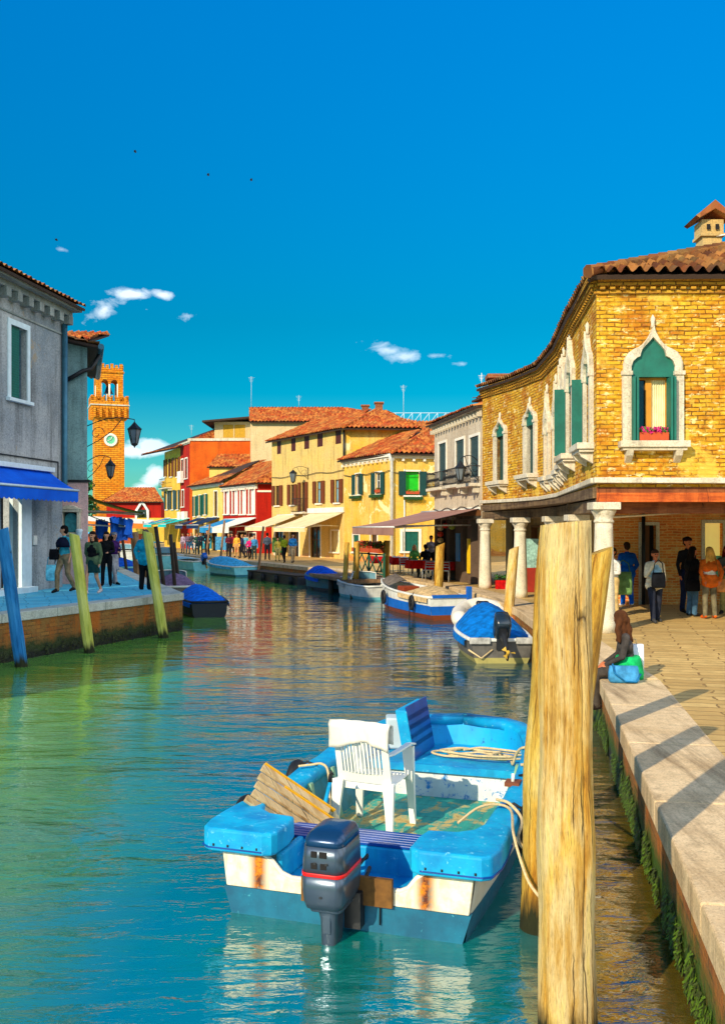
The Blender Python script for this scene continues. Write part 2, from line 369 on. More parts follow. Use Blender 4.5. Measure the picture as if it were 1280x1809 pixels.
def paint(name, col, wear=(.25, .3, .3), wamt=.25, rough=.35, col2=None, scale=3, spec=.5):
    m, t = newmat(name); g = OBJ(t)
    n1 = t.noise(g, scale, 6, .65); n2 = t.noise(g, scale*5, 7, .75, .3); n3 = t.noise(t.map(g, (1, 1, .25)), scale*2.5, 5, .7)
    c = t.mix(t.ramp(n1, (.35, 0.0), (.65, 1.0)), col, col2 or dk(col, .7))
    c = t.mix(t.ramp(n2, (1-wamt*.9-.08, 0.0), (1-wamt*.9, 1.0)), c, wear)
    c = t.mix(t.math('MULTIPLY', t.ramp(n3, (.52, 0.0), (.75, 1.0)), .35), c, dk(col, .4))
    return finish(m, t, c, t.ramp(n2, (.3, rough), (.7, min(1, rough+.3))), n2, .15, .006, spec)
def shutter(name, col):
    m, t = newmat(name); uv = UVn(t)
    sp = t.t.nodes.new('ShaderNodeSeparateXYZ'); t.t.links.new(uv, sp.inputs[0])
    sl_ = t.math('FRACT', t.math('MULTIPLY', sp.outputs[1], 14)); n = t.noise(uv, 6, 5)
    c = t.mix(n, dk(col, .6), tuple(min(1, x*1.3) for x in col)); c = t.mix(t.ramp(sl_, (0, .75), (.3, 0.0)), c, dk(col, .25))
    return finish(m, t, c, .6, sl_, .6, .02, .3)
def awning(name, cols, stripe=0, rough=.8, bump=True):
    m, t = newmat(name); uv = UVn(t)
    sp = t.t.nodes.new('ShaderNodeSeparateXYZ'); t.t.links.new(uv, sp.inputs[0])
    n = t.noise(uv, 1.2, 5)
    if stripe:
        f = t.math('FRACT', t.math('DIVIDE', sp.outputs[0], stripe)); c = t.ramp(f, (0, cols[0]), (.5, cols[1])); c.node.color_ramp.interpolation = 'CONSTANT'
    else: c = t.mix(t.ramp(n, (.3, 0.0), (.7, 1.0)), cols[0], cols[1])
    return finish(m, t, c, rough, t.noise(t.map(uv, (1, .3, 1)), 2, 3), .3, .05, .2)
def cloth(name, col):
    m, t = newmat(name); g = OBJ(t); n = t.noise(g, 7, 5, .6); n2 = t.noise(g, 24, 3)
    c = t.mix(t.ramp(n, (.35, 0.0), (.65, 1.0)), dk(col, .6), tuple(min(1, x*1.25) for x in col))
    return finish(m, t, c, .85, t.math('ADD', n, t.math('MULTIPLY', n2, .3)), .6, .03, .15)
_cl = {}
def CL(r, g, b):
    k = (r, g, b)
    if k not in _cl: _cl[k] = cloth('cloth', S(r, g, b))
    return _cl[k]
MT = {}
MT['water_dark'] = None
MT['glass'] = plain('window glass', (.015, .02, .025), .08, .3, 2, spec=.8)
MT['glass_blue'] = plain('reflecting glass', S(120, 170, 190), .08, .3, 2, spec=.8)
MT['dark'] = plain('dark interior', (.012, .01, .009), .9)
MT['stone'] = plaster('white stone', S(232, 222, 200), S(205, 190, 160), dirt=S(110, 92, 66), damt=.8)
MT['coping'] = plaster('quay coping stone', S(236, 206, 160), S(206, 174, 128), dirt=S(120, 92, 60), damt=1.0, scale=1.8)
MT['white'] = plain('white stucco trim', S(236, 228, 210), .8, .2)
MT['iron'] = plain('black iron', (.02, .022, .025), .5, metal=.3)
MT['iron_blue'] = plain('zinc pipe', S(60, 110, 130), .45, metal=.5)
MT['tile'] = tiles('roof tiles', S(190, 84, 34), S(140, 52, 22), S(210, 128, 56))
MT['tile_old'] = tiles('old roof tiles', S(170, 92, 44), S(120, 58, 30), S(190, 132, 74))
MT['brick_y'] = brickmat('yellow brick', S(206, 148, 28), S(240, 192, 54), S(180, 96, 28), S(112, 76, 26), bw=.28, rh=.085, ms=.013, patch=S(240, 198, 78), patchamt=.4, pale=S(255, 238, 170), dirt=.8, blotch=S(196, 110, 30))
MT['brick_t'] = brickmat('orange tower brick', S(246, 150, 26), S(226, 122, 18), S(250, 176, 50), S(160, 88, 26), bw=.9, rh=.3, ms=.05, dirt=.3)
MT['brick_r'] = brickmat('red brick', S(140, 66, 36), S(170, 96, 56), S(100, 44, 28), S(170, 130, 90), patch=S(190, 120, 60), patchamt=.35)
MT['quaybrick'] = None
# ------------------------------------------------------------------ water
m, t = newmat('canal water'); o_ = GEO(t)
sepo = t.t.nodes.new('ShaderNodeSeparateXYZ'); t.t.links.new(o_, sepo.inputs[0])
a0 = t.noise(t.map(o_, (.30, .75, 1), rot=(0, 0, .12)), 1.0, 4, .55, .8)
a1 = t.noise(t.map(o_, (.6, 1.7, 1)), 1.0, 2, .5, .7)
a2 = t.noise(t.map(o_, (2.2, 6.5, 1), rot=(0, 0, .15)), 1.0, 4, .55, .5)
a3 = t.noise(t.map(o_, (6, 19, 1), rot=(0, 0, -.1)), 1.0, 3, .5, .3)
far_ = t.n('ShaderNodeMapRange', Value=sepo.outputs[1], i1=9.0, i2=24.0, i3=1.0, i4=.3)
calm = t.n('ShaderNodeMapRange', Value=sepo.outputs[1], i1=5.0, i2=10.0, i3=.6, i4=1.2)
patch = t.ramp(t.noise(t.map(o_, (.12, .3, 1)), 1.0, 3, .5), (.35, .55), (.65, 1.0))
h = t.math('ADD', t.math('MULTIPLY', a1, .62), t.math('ADD', t.math('MULTIPLY', t.math('MULTIPLY', a2, .3), far_), t.math('MULTIPLY', t.math('MULTIPLY', a3, .07), far_)))
h = t.math('ADD', h, t.math('MULTIPLY', a0, 1.5))
calm2 = t.n('ShaderNodeMapRange', Value=sepo.outputs[1], i1=9.0, i2=18.0, i3=1.0, i4=.36)
st = t.math('MULTIPLY', t.math('MULTIPLY', calm, calm2), patch)
nb = t.n('ShaderNodeBump', Strength=t.math('MULTIPLY', st, 1.0), Distance=.085, Height=h)
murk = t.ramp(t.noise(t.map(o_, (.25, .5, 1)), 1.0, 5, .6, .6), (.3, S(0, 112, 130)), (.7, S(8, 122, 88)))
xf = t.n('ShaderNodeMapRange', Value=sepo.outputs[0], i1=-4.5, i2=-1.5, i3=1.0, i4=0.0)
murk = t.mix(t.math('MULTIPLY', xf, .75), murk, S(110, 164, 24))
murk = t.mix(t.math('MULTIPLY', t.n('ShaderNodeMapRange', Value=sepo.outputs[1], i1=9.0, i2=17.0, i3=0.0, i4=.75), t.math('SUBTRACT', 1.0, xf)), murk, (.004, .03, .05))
quay_refl = t.math('SUBTRACT', sepo.outputs[0], t.math('MULTIPLY', sepo.outputs[1], .176))
quay_refl = t.math('MULTIPLY', t.n('ShaderNodeMapRange', Value=quay_refl, i1=-.15, i2=.5, i3=0.0, i4=1.0), t.n('ShaderNodeMapRange', Value=sepo.outputs[1], i1=9.0, i2=22.0, i3=1.0, i4=.25))
murk = t.mix(quay_refl, murk, S(96, 80, 24))  # golden-brown reflection of pole and quay painted into the water's base colour
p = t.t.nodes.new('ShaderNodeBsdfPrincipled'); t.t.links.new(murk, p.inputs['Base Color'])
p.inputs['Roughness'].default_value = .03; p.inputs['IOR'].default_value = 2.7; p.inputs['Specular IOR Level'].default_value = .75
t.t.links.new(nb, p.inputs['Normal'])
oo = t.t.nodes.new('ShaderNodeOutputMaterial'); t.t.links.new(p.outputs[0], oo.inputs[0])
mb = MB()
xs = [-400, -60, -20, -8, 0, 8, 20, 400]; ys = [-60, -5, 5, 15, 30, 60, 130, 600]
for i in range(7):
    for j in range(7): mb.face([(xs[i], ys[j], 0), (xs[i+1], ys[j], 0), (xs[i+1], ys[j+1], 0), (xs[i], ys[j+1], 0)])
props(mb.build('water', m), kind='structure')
mb = MB(); mb.face([(-400, -60, -3), (400, -60, -3), (400, 600, -3), (-400, 600, -3)]); props(mb.build('canal_bed', plain('canal mud', (.05, .06, .03), .9)), kind='structure')
# ------------------------------------------------------------------ quays
def qwall(name, moss, wet):
    m, t = newmat(name); uv = UVn(t)
    bn = t.t.nodes.new('ShaderNodeTexBrick'); t.t.links.new(uv, bn.inputs[0])
    for k, c in (('Color1', S(150, 84, 34)), ('Color2', S(176, 122, 54)), ('Mortar', S(104, 76, 40))): bn.inputs[k].default_value = (*c, 1)
    bn.inputs['Scale'].default_value = 1; bn.inputs['Brick Width'].default_value = .3; bn.inputs['Row Height'].default_value = .09; bn.inputs['Mortar Size'].default_value = .012
    z = t.n('ShaderNodeSeparateXYZ', 1, Vector=uv)
    n = t.noise(uv, 3, 7, .7); n2 = t.noise(uv, 12, 6, .7); n3 = t.noise(t.map(uv, (1.5, .25, 1)), 2, 5, .6)
    c = t.mix(t.ramp(n, (.42, 0.0), (.58, 1.0)), bn.outputs[0], S(150, 108, 52))
    c = t.mix(t.math('MULTIPLY', t.ramp(n3, (.48, 0.0), (.65, 1.0)), .8), c, S(196, 104, 20))
    e = t.math('ADD', z, t.math('MULTIPLY', t.math('SUBTRACT', n, .5), .55))
    c = t.mix(t.ramp(e, (.28, 1.0), (.46, 0.0)), c, t.mix(n2, moss, dk(moss, .35)))
    c = t.mix(t.ramp(e, (.1, 1.0), (.2, 0.0)), c, wet)
    return finish(m, t, c, t.ramp(e, (.1, .35), (.5, .85)), t.math('ADD', n2, n), .9, .04, .4)
MT['qw_r'] = qwall('mossy quay wall', S(84, 118, 20), S(26, 24, 10)); MT['qw_l'] = qwall('dark mossy quay wall', S(60, 74, 24), S(14, 18, 10))
def paving(name, c1, c2, mortar, rot, cool=None):
    m, t = newmat(name); g = t.map(GEO(t), (1, 1, 1), rot=(0, 0, rot))
    dx = t.n('ShaderNodeVectorMath', _p={'operation': 'MULTIPLY_ADD'}, i0=t.noise(g, 1.5, 4, .6, 0, 1), i1=(.35, .12, 0), i2=g)
    bn = t.t.nodes.new('ShaderNodeTexBrick'); t.t.links.new(dx, bn.inputs[0])
    for k, c in (('Color1', c1), ('Color2', c2), ('Mortar', mortar)): bn.inputs[k].default_value = (*c, 1)
    bn.inputs['Scale'].default_value = 1; bn.inputs['Brick Width'].default_value = 1.05; bn.inputs['Row Height'].default_value = .26; bn.inputs['Mortar Size'].default_value = .016; bn.inputs['Mortar Smooth'].default_value = .4
    n = t.noise(g, 5, 7, .7); n2 = t.noise(g, .8, 5, .6)
    c = t.mix(t.ramp(n, (.3, .65), (.55, 0.0)), bn.outputs[0], dk(c1, .5)); c = t.mix(t.ramp(n2, (.4, 0.0), (.7, .5)), c, dk(c2, .65))
    return finish(m, t, c, t.ramp(n, (.3, .5), (.7, .85)), t.math('SUBTRACT', t.math('MULTIPLY', n, .6), bn.outputs[1]), .7, .02, .35)
MT['pave_r'] = paving('warm stone paving', S(226, 190, 118), S(196, 158, 92), S(138, 104, 58), .24)
MT['pave_l'] = paving('cool stone paving', S(120, 226, 246), S(64, 200, 236), S(30, 110, 150), -.35)
MT['coping_l'] = plaster('weathered white coping', S(214, 214, 198), S(180, 188, 178), dirt=S(96, 100, 84), damt=.6)
ER = [(.1, -5), (.98, 0), (1.92, 5.35), (3.33, 13.4), (3.8, 20), (4.02, 25), (3.85, 29.5), (3.2, 34), (1.42, 40.5), (-.55, 46.4), (-4.5, 55), (-9.2, 65), (-15.9, 79), (-22.7, 96), (-27, 110), (-29, 125)]
EL = [(-17.9, -5), (-7.74, 20.6), (-5.1, 27.3), (-11.3, 45), (-18, 62), (-26, 85), (-33, 105), (-37, 125)]
def quay(edge, z, far, mp, mw, mc, side, cw, lab):
    pts = [(x, y, z) for x, y in edge]; mb = MB()
    mb.face(pts+far if side < 0 else list(reversed(pts+far)))
    props(mb.build('quay_pavement', mp), kind='structure')
    wl, cp = MB(), MB()
    u = 0
    for (a, b) in zip(edge[:-1], edge[1:]):
        A, B = Vector((*a, 0)), Vector((*b, 0)); d = (B-A); L = d.length; d /= L
        nin = Vector((d.y, -d.x, 0))*(1 if side > 0 else -1)      # towards the land
        q = [A+Vector((0, 0, -1.5)), B+Vector((0, 0, -1.5)), B+Vector((0, 0, z-.17)), A+Vector((0, 0, z-.17))]
        uvq = [(u, -1.5), (u+L, -1.5), (u+L, z-.17), (u, z-.17)]
        wl.face(q, 0, uvq); u += L
        n = max(1, round(L/1.9)); rr = random.Random(5)
        for i in range(n):
            s0, s1 = L*i/n+.006, L*(i+1)/n-.006
            P = A+d*s0-nin*.04; dz = rr.uniform(-.004, .004); h0 = z-.19
            W_ = cw+.04
            cp.obox(P+Vector((0, 0, h0)), d*(s1-s0), nin*W_, (0, 0, .2+dz))
    props(wl.build('quay_wall', mw), kind='structure')
    props(cp.build('quay_coping', mc, bevel=.018), kind='structure')
quay(ER, QR, [(-29, 400, QR), (400, 400, QR), (400, -5, QR)], MT['pave_r'], MT['qw_r'], MT['coping'], 1, .78, 'r')
quay(EL, QL, [(-400, 125, QL), (-400, -5, QL)], MT['pave_l'], MT['qw_l'], MT['coping_l'], -1, .5, 'l')
mb = MB(); mb.face([(-400, 125.01, .9), (-28.9, 125.01, .9), (-28.9, 500, .9), (-400, 500, .9)]); mb.face([(-400, 125.01, .9), (-400, 125.01, -1), (-28.9, 125.01, -1), (-28.9, 125.01, .9)])
props(mb.build('ground', MT['pave_l']), kind='structure')
# seaweed fringe on the quay walls
rg = random.Random(3)
def weed(edge, y0, y1, n, side, col, zmax):
    mb = MB()
    for (a, b) in zip(edge[:-1], edge[1:]):
        A, B = Vector((*a, 0)), Vector((*b, 0)); L = (B-A).length; d = (B-A)/L; nout = Vector((-d.y, d.x, 0))*(1 if side > 0 else -1)
        for k in range(int(L*n)):
            p = A+d*rg.uniform(0, L)
            if not y0 < p.y < y1: continue
            cl = mnoise.noise(p*.9)+mnoise.noise(p*3)*.5
            if mnoise.noise(p*7+Vector((5, 0, 0)))+cl*.6 < -.12: continue
            z = rg.triangular(-.03, zmax*(.75+.6*cl), zmax*.35); w_ = rg.uniform(.015, .04); l = rg.uniform(.015, .05)
            q = p+nout*rg.uniform(.005, .02)+Vector((0, 0, z)); dn = Vector((0, 0, -l))+d*rg.uniform(-.04, .04)+nout*rg.uniform(-.01, .03)
            mb.face([q-d*w_/2, q+d*w_/2, q+d*w_*.4+dn, q-d*w_*.4+dn], rg.randrange(2))
    return mb
o = weed(ER, 3.0, 17, 900, 1, 0, .42).build('seaweed', [plain('bright seaweed', S(96, 128, 18), .6, .5, 30), plain('dull seaweed', S(70, 82, 18), .6, .5, 30)])
props(o, kind='stuff')
o = weed(EL, 15, 28, 160, -1, 0, .5).build('seaweed', [plain('olive seaweed', S(66, 76, 30), .6, .5, 30), plain('dark seaweed', S(30, 36, 16), .6, .5, 30)])
props(o, kind='stuff')
# ------------------------------------------------------------------ mooring poles
MT['pole'] = woodmat('weathered pole wood', [S(136, 86, 30), S(206, 160, 76), S(232, 204, 140), S(244, 214, 110)], stretch=(20, 1.3, 1), crack=1.0, bs=1.0, tint=(1.0, .80, .22))
MT['pole_y'] = woodmat('yellow pole wood', [S(92, 60, 20), S(170, 124, 40), S(214, 176, 74), S(230, 206, 130)], stretch=(18, 1.2, 1), crack=1.0, bs=1.0, tint=(1.0, .74, .25))
MT['pole_g'] = woodmat('greenish pole wood', [S(130, 136, 40), S(190, 190, 76), S(210, 208, 100), S(226, 222, 140)], crack=.3)
MT['pole_b'] = woodmat('blue painted pole', [S(10, 70, 120), S(22, 110, 170), S(40, 130, 190), S(70, 150, 200)], crack=.3)
MT['pole_d'] = woodmat('dark pole wood', [S(20, 18, 16), S(40, 34, 28), S(60, 50, 40), S(70, 60, 50)], crack=.3)
MT['pole_br'] = woodmat('brown pole wood', [S(70, 50, 34), S(120, 90, 62), S(150, 116, 84), S(176, 146, 110)], crack=.3)
def pole(label, base, top, r0, r1, mat, group='mooring poles along the canal', seed=0, bend=.02, n=24, cut=.3, ring=40, name='mooring_pole', sink=1.6, facets=0):
    base, top = Vector(base), Vector(top); ax = (top-base); L = ax.length; axn = ax/L
    mb = MB(); rn = random.Random(seed); pts = []; rad = []
    p0 = base-axn*sink; Lt = L+sink; ph = rn.uniform(0, 6)
    for i in range(ring+1):
        s = i/ring; p = p0+axn*(Lt*s)
        off = math.sin(s*5+ph)*bend+mnoise.noise(Vector((s*6, seed, 0)))*bend*.8
        pts.append(p+Vector((off, off*.6, 0)))
        rad.append(lerp(r0, r1, s)*(1+.05*mnoise.noise(Vector((s*9, seed+5, 1)))))
    def jit(i, j):
        if facets: return 1.0
        a = 2*math.pi*j/n; s = i/ring; ck_ = 0
        if n > 80:      # long drying cracks and a few flattened, chipped faces
            for q in range(9):
                am_ = (q*.71+seed+.12*math.sin(s*7+q)+.05*mnoise.noise(Vector((s*14, q, 0)))) % (2*math.pi); dd_ = abs((a-am_+math.pi) % (2*math.pi)-math.pi)
                if mnoise.noise(Vector((s*4+q*3.3, q, 2))) > -.12: ck_ -= .075*max(0, 1-dd_/.055)
            ck_ += .03*mnoise.noise(Vector((math.cos(a)*2.5, math.sin(a)*2.5, s*16)))
        return 1+ck_+.05*mnoise.noise(Vector((math.cos(a)*1.5, math.sin(a)*1.5, s*7+seed)))+.025*mnoise.noise(Vector((math.cos(a)*5, math.sin(a)*5, s*3+seed)))
    mb.tube(pts, rad, facets or n, jit=jit, smooth=not facets)
    if cut:  # chamfered, weather-cut top
        rt = rad[-1]; kk = facets or n; b = len(mb.v)-kk
        for j in range(kk):
            x, y, z = mb.v[b+j]; c = Vector((x, y, z))-pts[-1]
            z += (c.x/rt)*cut*rt; mb.v[b+j] = (x, y, z)
    o = mb.build(name, mat); return props(o, label, 'mooring pole', group)
# the big foreground pole and the two behind it
def gpole(label, bp, tp, r0, r1, mat, zb=0, Yt=None, **k):
    b = GP(bp[0], bp[1], zb); t_ = WP(tp[0], tp[1], Yt or b.y); return pole(label, b, t_, r0, r1, mat, **k)
b5 = WP(1000, 1830, 5.35); b5.z = 0; b5.x = (1004-640)/FPX*5.35
pole('thick pale weathered mooring pole in the foreground, tallest on the right of the water', b5, WP(998, 924, 5.45), .172, .142, MT['pole'], bend=.012, seed=3, cut=.12, n=150, ring=130)
gpole('knobbly yellow mooring pole with the blue boat\'s ropes tied round it', (952, 1640), (982, 932), .155, .12, MT['pole_y'], bend=.02, seed=8)
gpole('orange mooring pole with a cut slanting top in front of the white corner column', (1000, 1445), (1056, 974), .12, .13, MT['pole_y'], bend=.015, seed=12, cut=.5)
gpole('blue painted mooring pole leaning at the left edge of the photo', (38, 1178), (4, 936), .14, .13, MT['pole_b'], bend=.0, facets=10, cut=.3)
gpole('yellow-green mooring pole leaning in front of the man with the bag', (158, 1153), (131, 944), .13, .12, MT['pole_g'], bend=.0, facets=8, cut=-.4)
gpole('yellow-green mooring pole leaning in front of the man in the teal jumper', (289, 1127), (260, 940), .14, .125, MT['pole_g'], bend=.0, facets=8, cut=-.4)
for (a, b, Y, r, lab) in (((294, 1052), (275, 930), 36, .075, 'tallest of the three thin dark poles beyond the left quay corner'), ((311, 1049), (301, 944), 37.5, .07, 'middle of the three thin dark poles beyond the left quay corner'), ((319, 1046), (307, 958), 38.5, .07, 'shortest of the three thin dark poles beyond the left quay corner'),
                          ((226, 1020), (216, 951), 52, .08, 'thin dark pole between the laughing woman and the man in the teal jumper'), ((215, 1015), (208, 966), 56, .08, 'short thin dark pole just right of the laughing woman')):
    B = WP(a[0], 0, Y); B.z = 0; pole(lab, B, WP(b[0], b[1], Y), r*1.05, r, MT['pole_d'], bend=0, n=8, ring=6, cut=0)
for (a, b, Y, r, lab) in (((246, 1010), (237, 940), 46, .2, 'brown timber pole behind the shoulder of the man in the teal jumper'), ((262, 1006), (254, 946), 48, .14, 'grey brown pole hidden mostly behind the man in the teal jumper')):
    B = WP(a[0], 0, Y); B.z = 0; pole(lab, B, WP(b[0], b[1], Y), r*1.05, r, MT['pole_br'], bend=0, n=8, ring=6, cut=0)
for (a, b, r, lab, c) in (((609, 1022), (613, 958), .11, 'slim yellow post left of the fence on the restaurant deck', 0), ((628, 1021), (630, 957), .14, 'yellow post at the left end of the green fence', 0), ((681, 1019), (683, 955), .15, 'yellow post at the right end of the green fence', 0),
                          ((774, 1038), (778, 962), .17, 'broad yellow post with a pointed top between the restaurant chairs', .5), ((898, 1072), (908, 968), .15, 'leaning brown post between the two rear arcade columns', .5)):
    px_in = a[0] > 700
    gpole(lab, a, b, r, r*.9, MT['pole_y'] if 'brown' not in lab else MT['pole'], bend=.01, n=12, ring=16, cut=c, seed=len(lab), zb=QR, sink=(1.6 if px_in else .05), group='timber posts by the restaurant')
# ------------------------------------------------------------------ building helpers
def tile_plane(mb, e0, e1, t0, t1, tw=.24, th=.36, amp=.045, mi=0, sub=4, thick=True):
    e0, e1, t0, t1 = map(Vector, (e0, e1, t0, t1)); U = (e1-e0); L = U.length; U /= L
    vv = (t0-e0)-U*(t0-e0).dot(U)
    if vv.length < .01: vv = (t1-e0)-U*(t1-e0).dot(U)
    H = vv.length; V = vv/H; N = U.cross(V)
    if N.z < 0: N = -N
    a, b = (t0-e0).dot(U), (t1-e0).dot(U)
    rows = max(1, math.ceil(H/th)); lo = min(0, a); hi = max(L, b); nu = max(2, int((hi-lo)/(tw/sub)))
    lines = []; hr = random.Random(int(abs(e0.x*31+e0.y*17))+1); jitn = {}
    for r in range(rows+1):
        v = min(r*th, H)
        for lift in ((0,) if r == rows else ((.035,) if r == 0 else (0, .035))):
            uL, uR = a*v/H, L+(b-L)*v/H; ln = []
            for i in range(nu+1):
                u = lo+(hi-lo)*i/nu; u = min(max(u, uL), uR)
                key = (math.floor(u/tw+.25), r); jz = jitn.setdefault(key, hr.uniform(-.012, .012)); ph = jitn.setdefault((key, 1), hr.uniform(-.012, .012))
                hh = amp*math.cos(2*math.pi*(u+ph)/tw)+lift+jz
                vj = v-(.04*hr.uniform(-.4, .6) if lift and r else 0)
                ln.append((e0+U*u+V*vj+N*hh, (u, v-.001 if not lift and r else v+.001)))
            lines.append(ln)
    n = nu+1
    mb.loft([[q[0] for q in ln] for ln in lines], mi, False, False, True, uv=lambda i, j: lines[i][j][1])
    if thick:
        o1, o2 = -N*(amp+.02), -N*(amp+.1)
        A = [e0+o1, e1+o1, t1+o1, t0+o1]; B = [e0+o2, e1+o2, t1+o2, t0+o2]
        mb.add(A+B, [(0, 1, 2, 3), (7, 6, 5, 4), (0, 4, 5, 1), (1, 5, 6, 2), (2, 6, 7, 3), (3, 7, 4, 0)], mi+1)
def ridge(mb, a, b, r=.11, mi=0):
    a, b = Vector(a), Vector(b); n = max(2, int((b-a).length/.35)); pts = []; rad = []
    for i in range(n):
        p = lerp(a, b, i/n); q = lerp(a, b, (i+.97)/n); pts += [p, q]; rad += [r*1.12, r*.9]
    mb.tube(pts, rad, 8, mi)
MT['eave'] = plain('dark eave timber', S(60, 42, 30), .8)
MT['sh_g'] = shutter('green shutter', S(14, 98, 84)); MT['sh_b'] = shutter('brown shutter', S(120, 60, 24)); MT['sh_p'] = shutter('plum shutter', S(84, 34, 30)); MT['sh_gr'] = shutter('grey green shutter', S(52, 78, 80)); MT['sh_y'] = shutter('yellow shutter', S(220, 170, 50)); MT['sh_dg'] = shutter('dark green shutter', S(26, 74, 70))
MT['timber'] = plain('brown joinery', S(110, 66, 28), .6)
MT['wframe'] = plain('white window joinery', S(225, 225, 215), .6)
MT['planter'] = plain('terracotta', S(190, 78, 36), .8); MT['leaf'] = plain('leaf green', S(60, 120, 24), .6, .5, 12); MT['leaf2'] = plain('dark leaf', S(26, 70, 20), .6, .5, 12)
MT['fl_r'] = plain('red petals', S(214, 40, 30), .6); MT['fl_m'] = plain('magenta petals', S(214, 20, 120), .6); MT['fl_w'] = plain('pale petals', S(240, 200, 210), .6)
def clump(mb, c, rx, ry, rz, n, size, mis, rr):
    for _ in range(n):
        while True:
            q = Vector((rr.uniform(-1, 1), rr.uniform(-1, 1), rr.uniform(-1, 1)))
            if q.length < 1: break
        q = Vector(c)+Vector((q.x*rx, q.y*ry, q.z*rz)); a = Vector((rr.gauss(0, 1), rr.gauss(0, 1), rr.gauss(0, 1))).normalized(); b = a.orthogonal().normalized(); s = size*rr.uniform(.6, 1.3)
        b = Matrix.Rotation(rr.uniform(0, 6.28), 3, a) @ b; c2 = a.cross(b)
        mb.face([q-b*s, q+c2*s*.6, q+b*s, q-c2*s*.6], rr.choice(mis))
def flowerbox(parent, fac, u0, u1, z, kinds=('fl_r', 'leaf'), top=True, label='window box of red flowers below a window', n=70, w0=.05, hang=0, d=.2):
    t_ = thing('flower_box', label, 'flower box', fac.pt((u0+u1)/2, z, w0+.1), 0, 'flower boxes at the windows')
    mb = MB(); fac.box(mb, u0, u1, z, z+.17, w0, w0+d); mb.build('planter', MT['planter'] if hang == 0 else MT['leaf2'], t_, bevel=.01)
    mb = MB(); rr = random.Random(int(u0*100)+7); L = u1-u0
    for i in range(n):
        u = rr.uniform(u0, u1); clump(mb, fac.pt(u, z+.2-hang*rr.uniform(0, .3), w0+d/2+rr.uniform(-.08, .1)), .07, .07, .09, 3, .035, [0, 0, 1] if kinds[0] == kinds[1] else [0, 1, 2], rr)
    mb.build('flowers', [MT[kinds[0]], MT['leaf'], MT[kinds[1]] if kinds[1] in MT else MT['leaf2']], t_)
def window(parent, f, rc, fr=.1, shut=None, smat='sh_g', sill=True, pane='glass', frm='white', name='window', depth=.16, mull=True, grille=False, near=False, proud=.035):
    u0, u1, z0, z1 = rc; W_, H_ = u1-u0, z1-z0
    mb = MB(); mb.face([f.pt(u0, z0, -depth+.02), f.pt(u1, z0, -depth+.02), f.pt(u1, z1, -depth+.02), f.pt(u0, z1, -depth+.02)])
    wd = mb.build(name, MT[pane] if isinstance(pane, str) else pane, parent)
    if mull and not (shut == 'closed'):
        mb = MB(); k = .05
        for (a, b, c, d) in ((u0, u0+k, z0, z1), (u1-k, u1, z0, z1), (u0+k, u1-k, z0, z0+k), (u0+k, u1-k, z1-k, z1), ((u0+u1)/2-.03, (u0+u1)/2+.03, z0+k, z1-k)): f.box(mb, a, b, c, d, -depth+.025, -depth+.07)
        if H_ > 1.3: f.box(mb, u0+k, u1-k, z0+H_*.62, z0+H_*.62+.035, -depth+.027, -depth+.06)
        mb.build('sash', MT['timber'] if smat in ('sh_b', 'sh_g') else MT['wframe'], wd)
    if fr:
        mb = MB(); f.box(mb, u0-fr, u0, z0, z1+fr, 0, proud); f.box(mb, u1, u1+fr, z0, z1+fr, 0, proud); f.box(mb, u0, u1, z1, z1+fr, 0, proud-.002)
        mb.build('frame', MT[frm], wd)
    if sill:
        mb = MB(); f.box(mb, u0-fr-.06, u1+fr+.06, z0-.1, z0, -.02, .13); mb.build('sill', MT[frm], wd, bevel=.01)
    if shut == 'closed':
        for (a, b) in ((u0+.01, (u0+u1)/2-.005), ((u0+u1)/2+.005, u1-.01)):
            mb = MB(); f.box(mb, a, b, z0+.01, z1-.01, -.07, -.03); f.box(mb, a, b, z0+.01, z0+.09, -.03, -.015); f.box(mb, a, b, z1-.09, z1-.01, -.03, -.015); mb.build('shutter', MT[smat], wd)
    elif shut == 'open':
        for (a, b) in ((u0-W_/2-.02, u0-.01), (u1+.01, u1+W_/2+.02)):
            mb = MB(); f.box(mb, a, b, z0-.01, z1+.01, proud+.02, proud+.065); f.box(mb, a, a+.05, z0, z1, proud+.065, proud+.08); f.box(mb, b-.05, b, z0, z1, proud+.065, proud+.08); mb.build('shutter', MT[smat], wd)
    elif shut == 'perp':
        for (a, s_) in ((u0, -1), (u1, 1)):
            mb = MB(); f.box(mb, a-.025+s_*.03, a+.025+s_*.03, z0, z1, proud, proud+W_/2); mb.build('shutter', MT[smat], wd)
    return wd
def railing(mb, f, u0, u1, z0, z1, w, step=.11, r=.011):
    mb.tube([f.pt(u0, z1, w), f.pt(u1, z1, w)], r*1.8, 6); mb.tube([f.pt(u0, z0+.05, w), f.pt(u1, z0+.05, w)], r*1.5, 6)
    n = max(1, int((u1-u0)/step))
    for i in range(n+1):
        u = lerp(u0, u1, i/n); mb.tube([f.pt(u, z0, w), f.pt(u+.02, (z0+z1)/2, w+.03), f.pt(u, z1, w)], r, 5)
        if i < n: mb.tube([f.pt(lerp(u0, u1, (i+.5)/n)+.04*math.cos(a), (z0+z1)/2+.09*math.sin(a), w) for a in [k*math.pi/3 for k in range(7)]], r*.7, 4, cap=False)
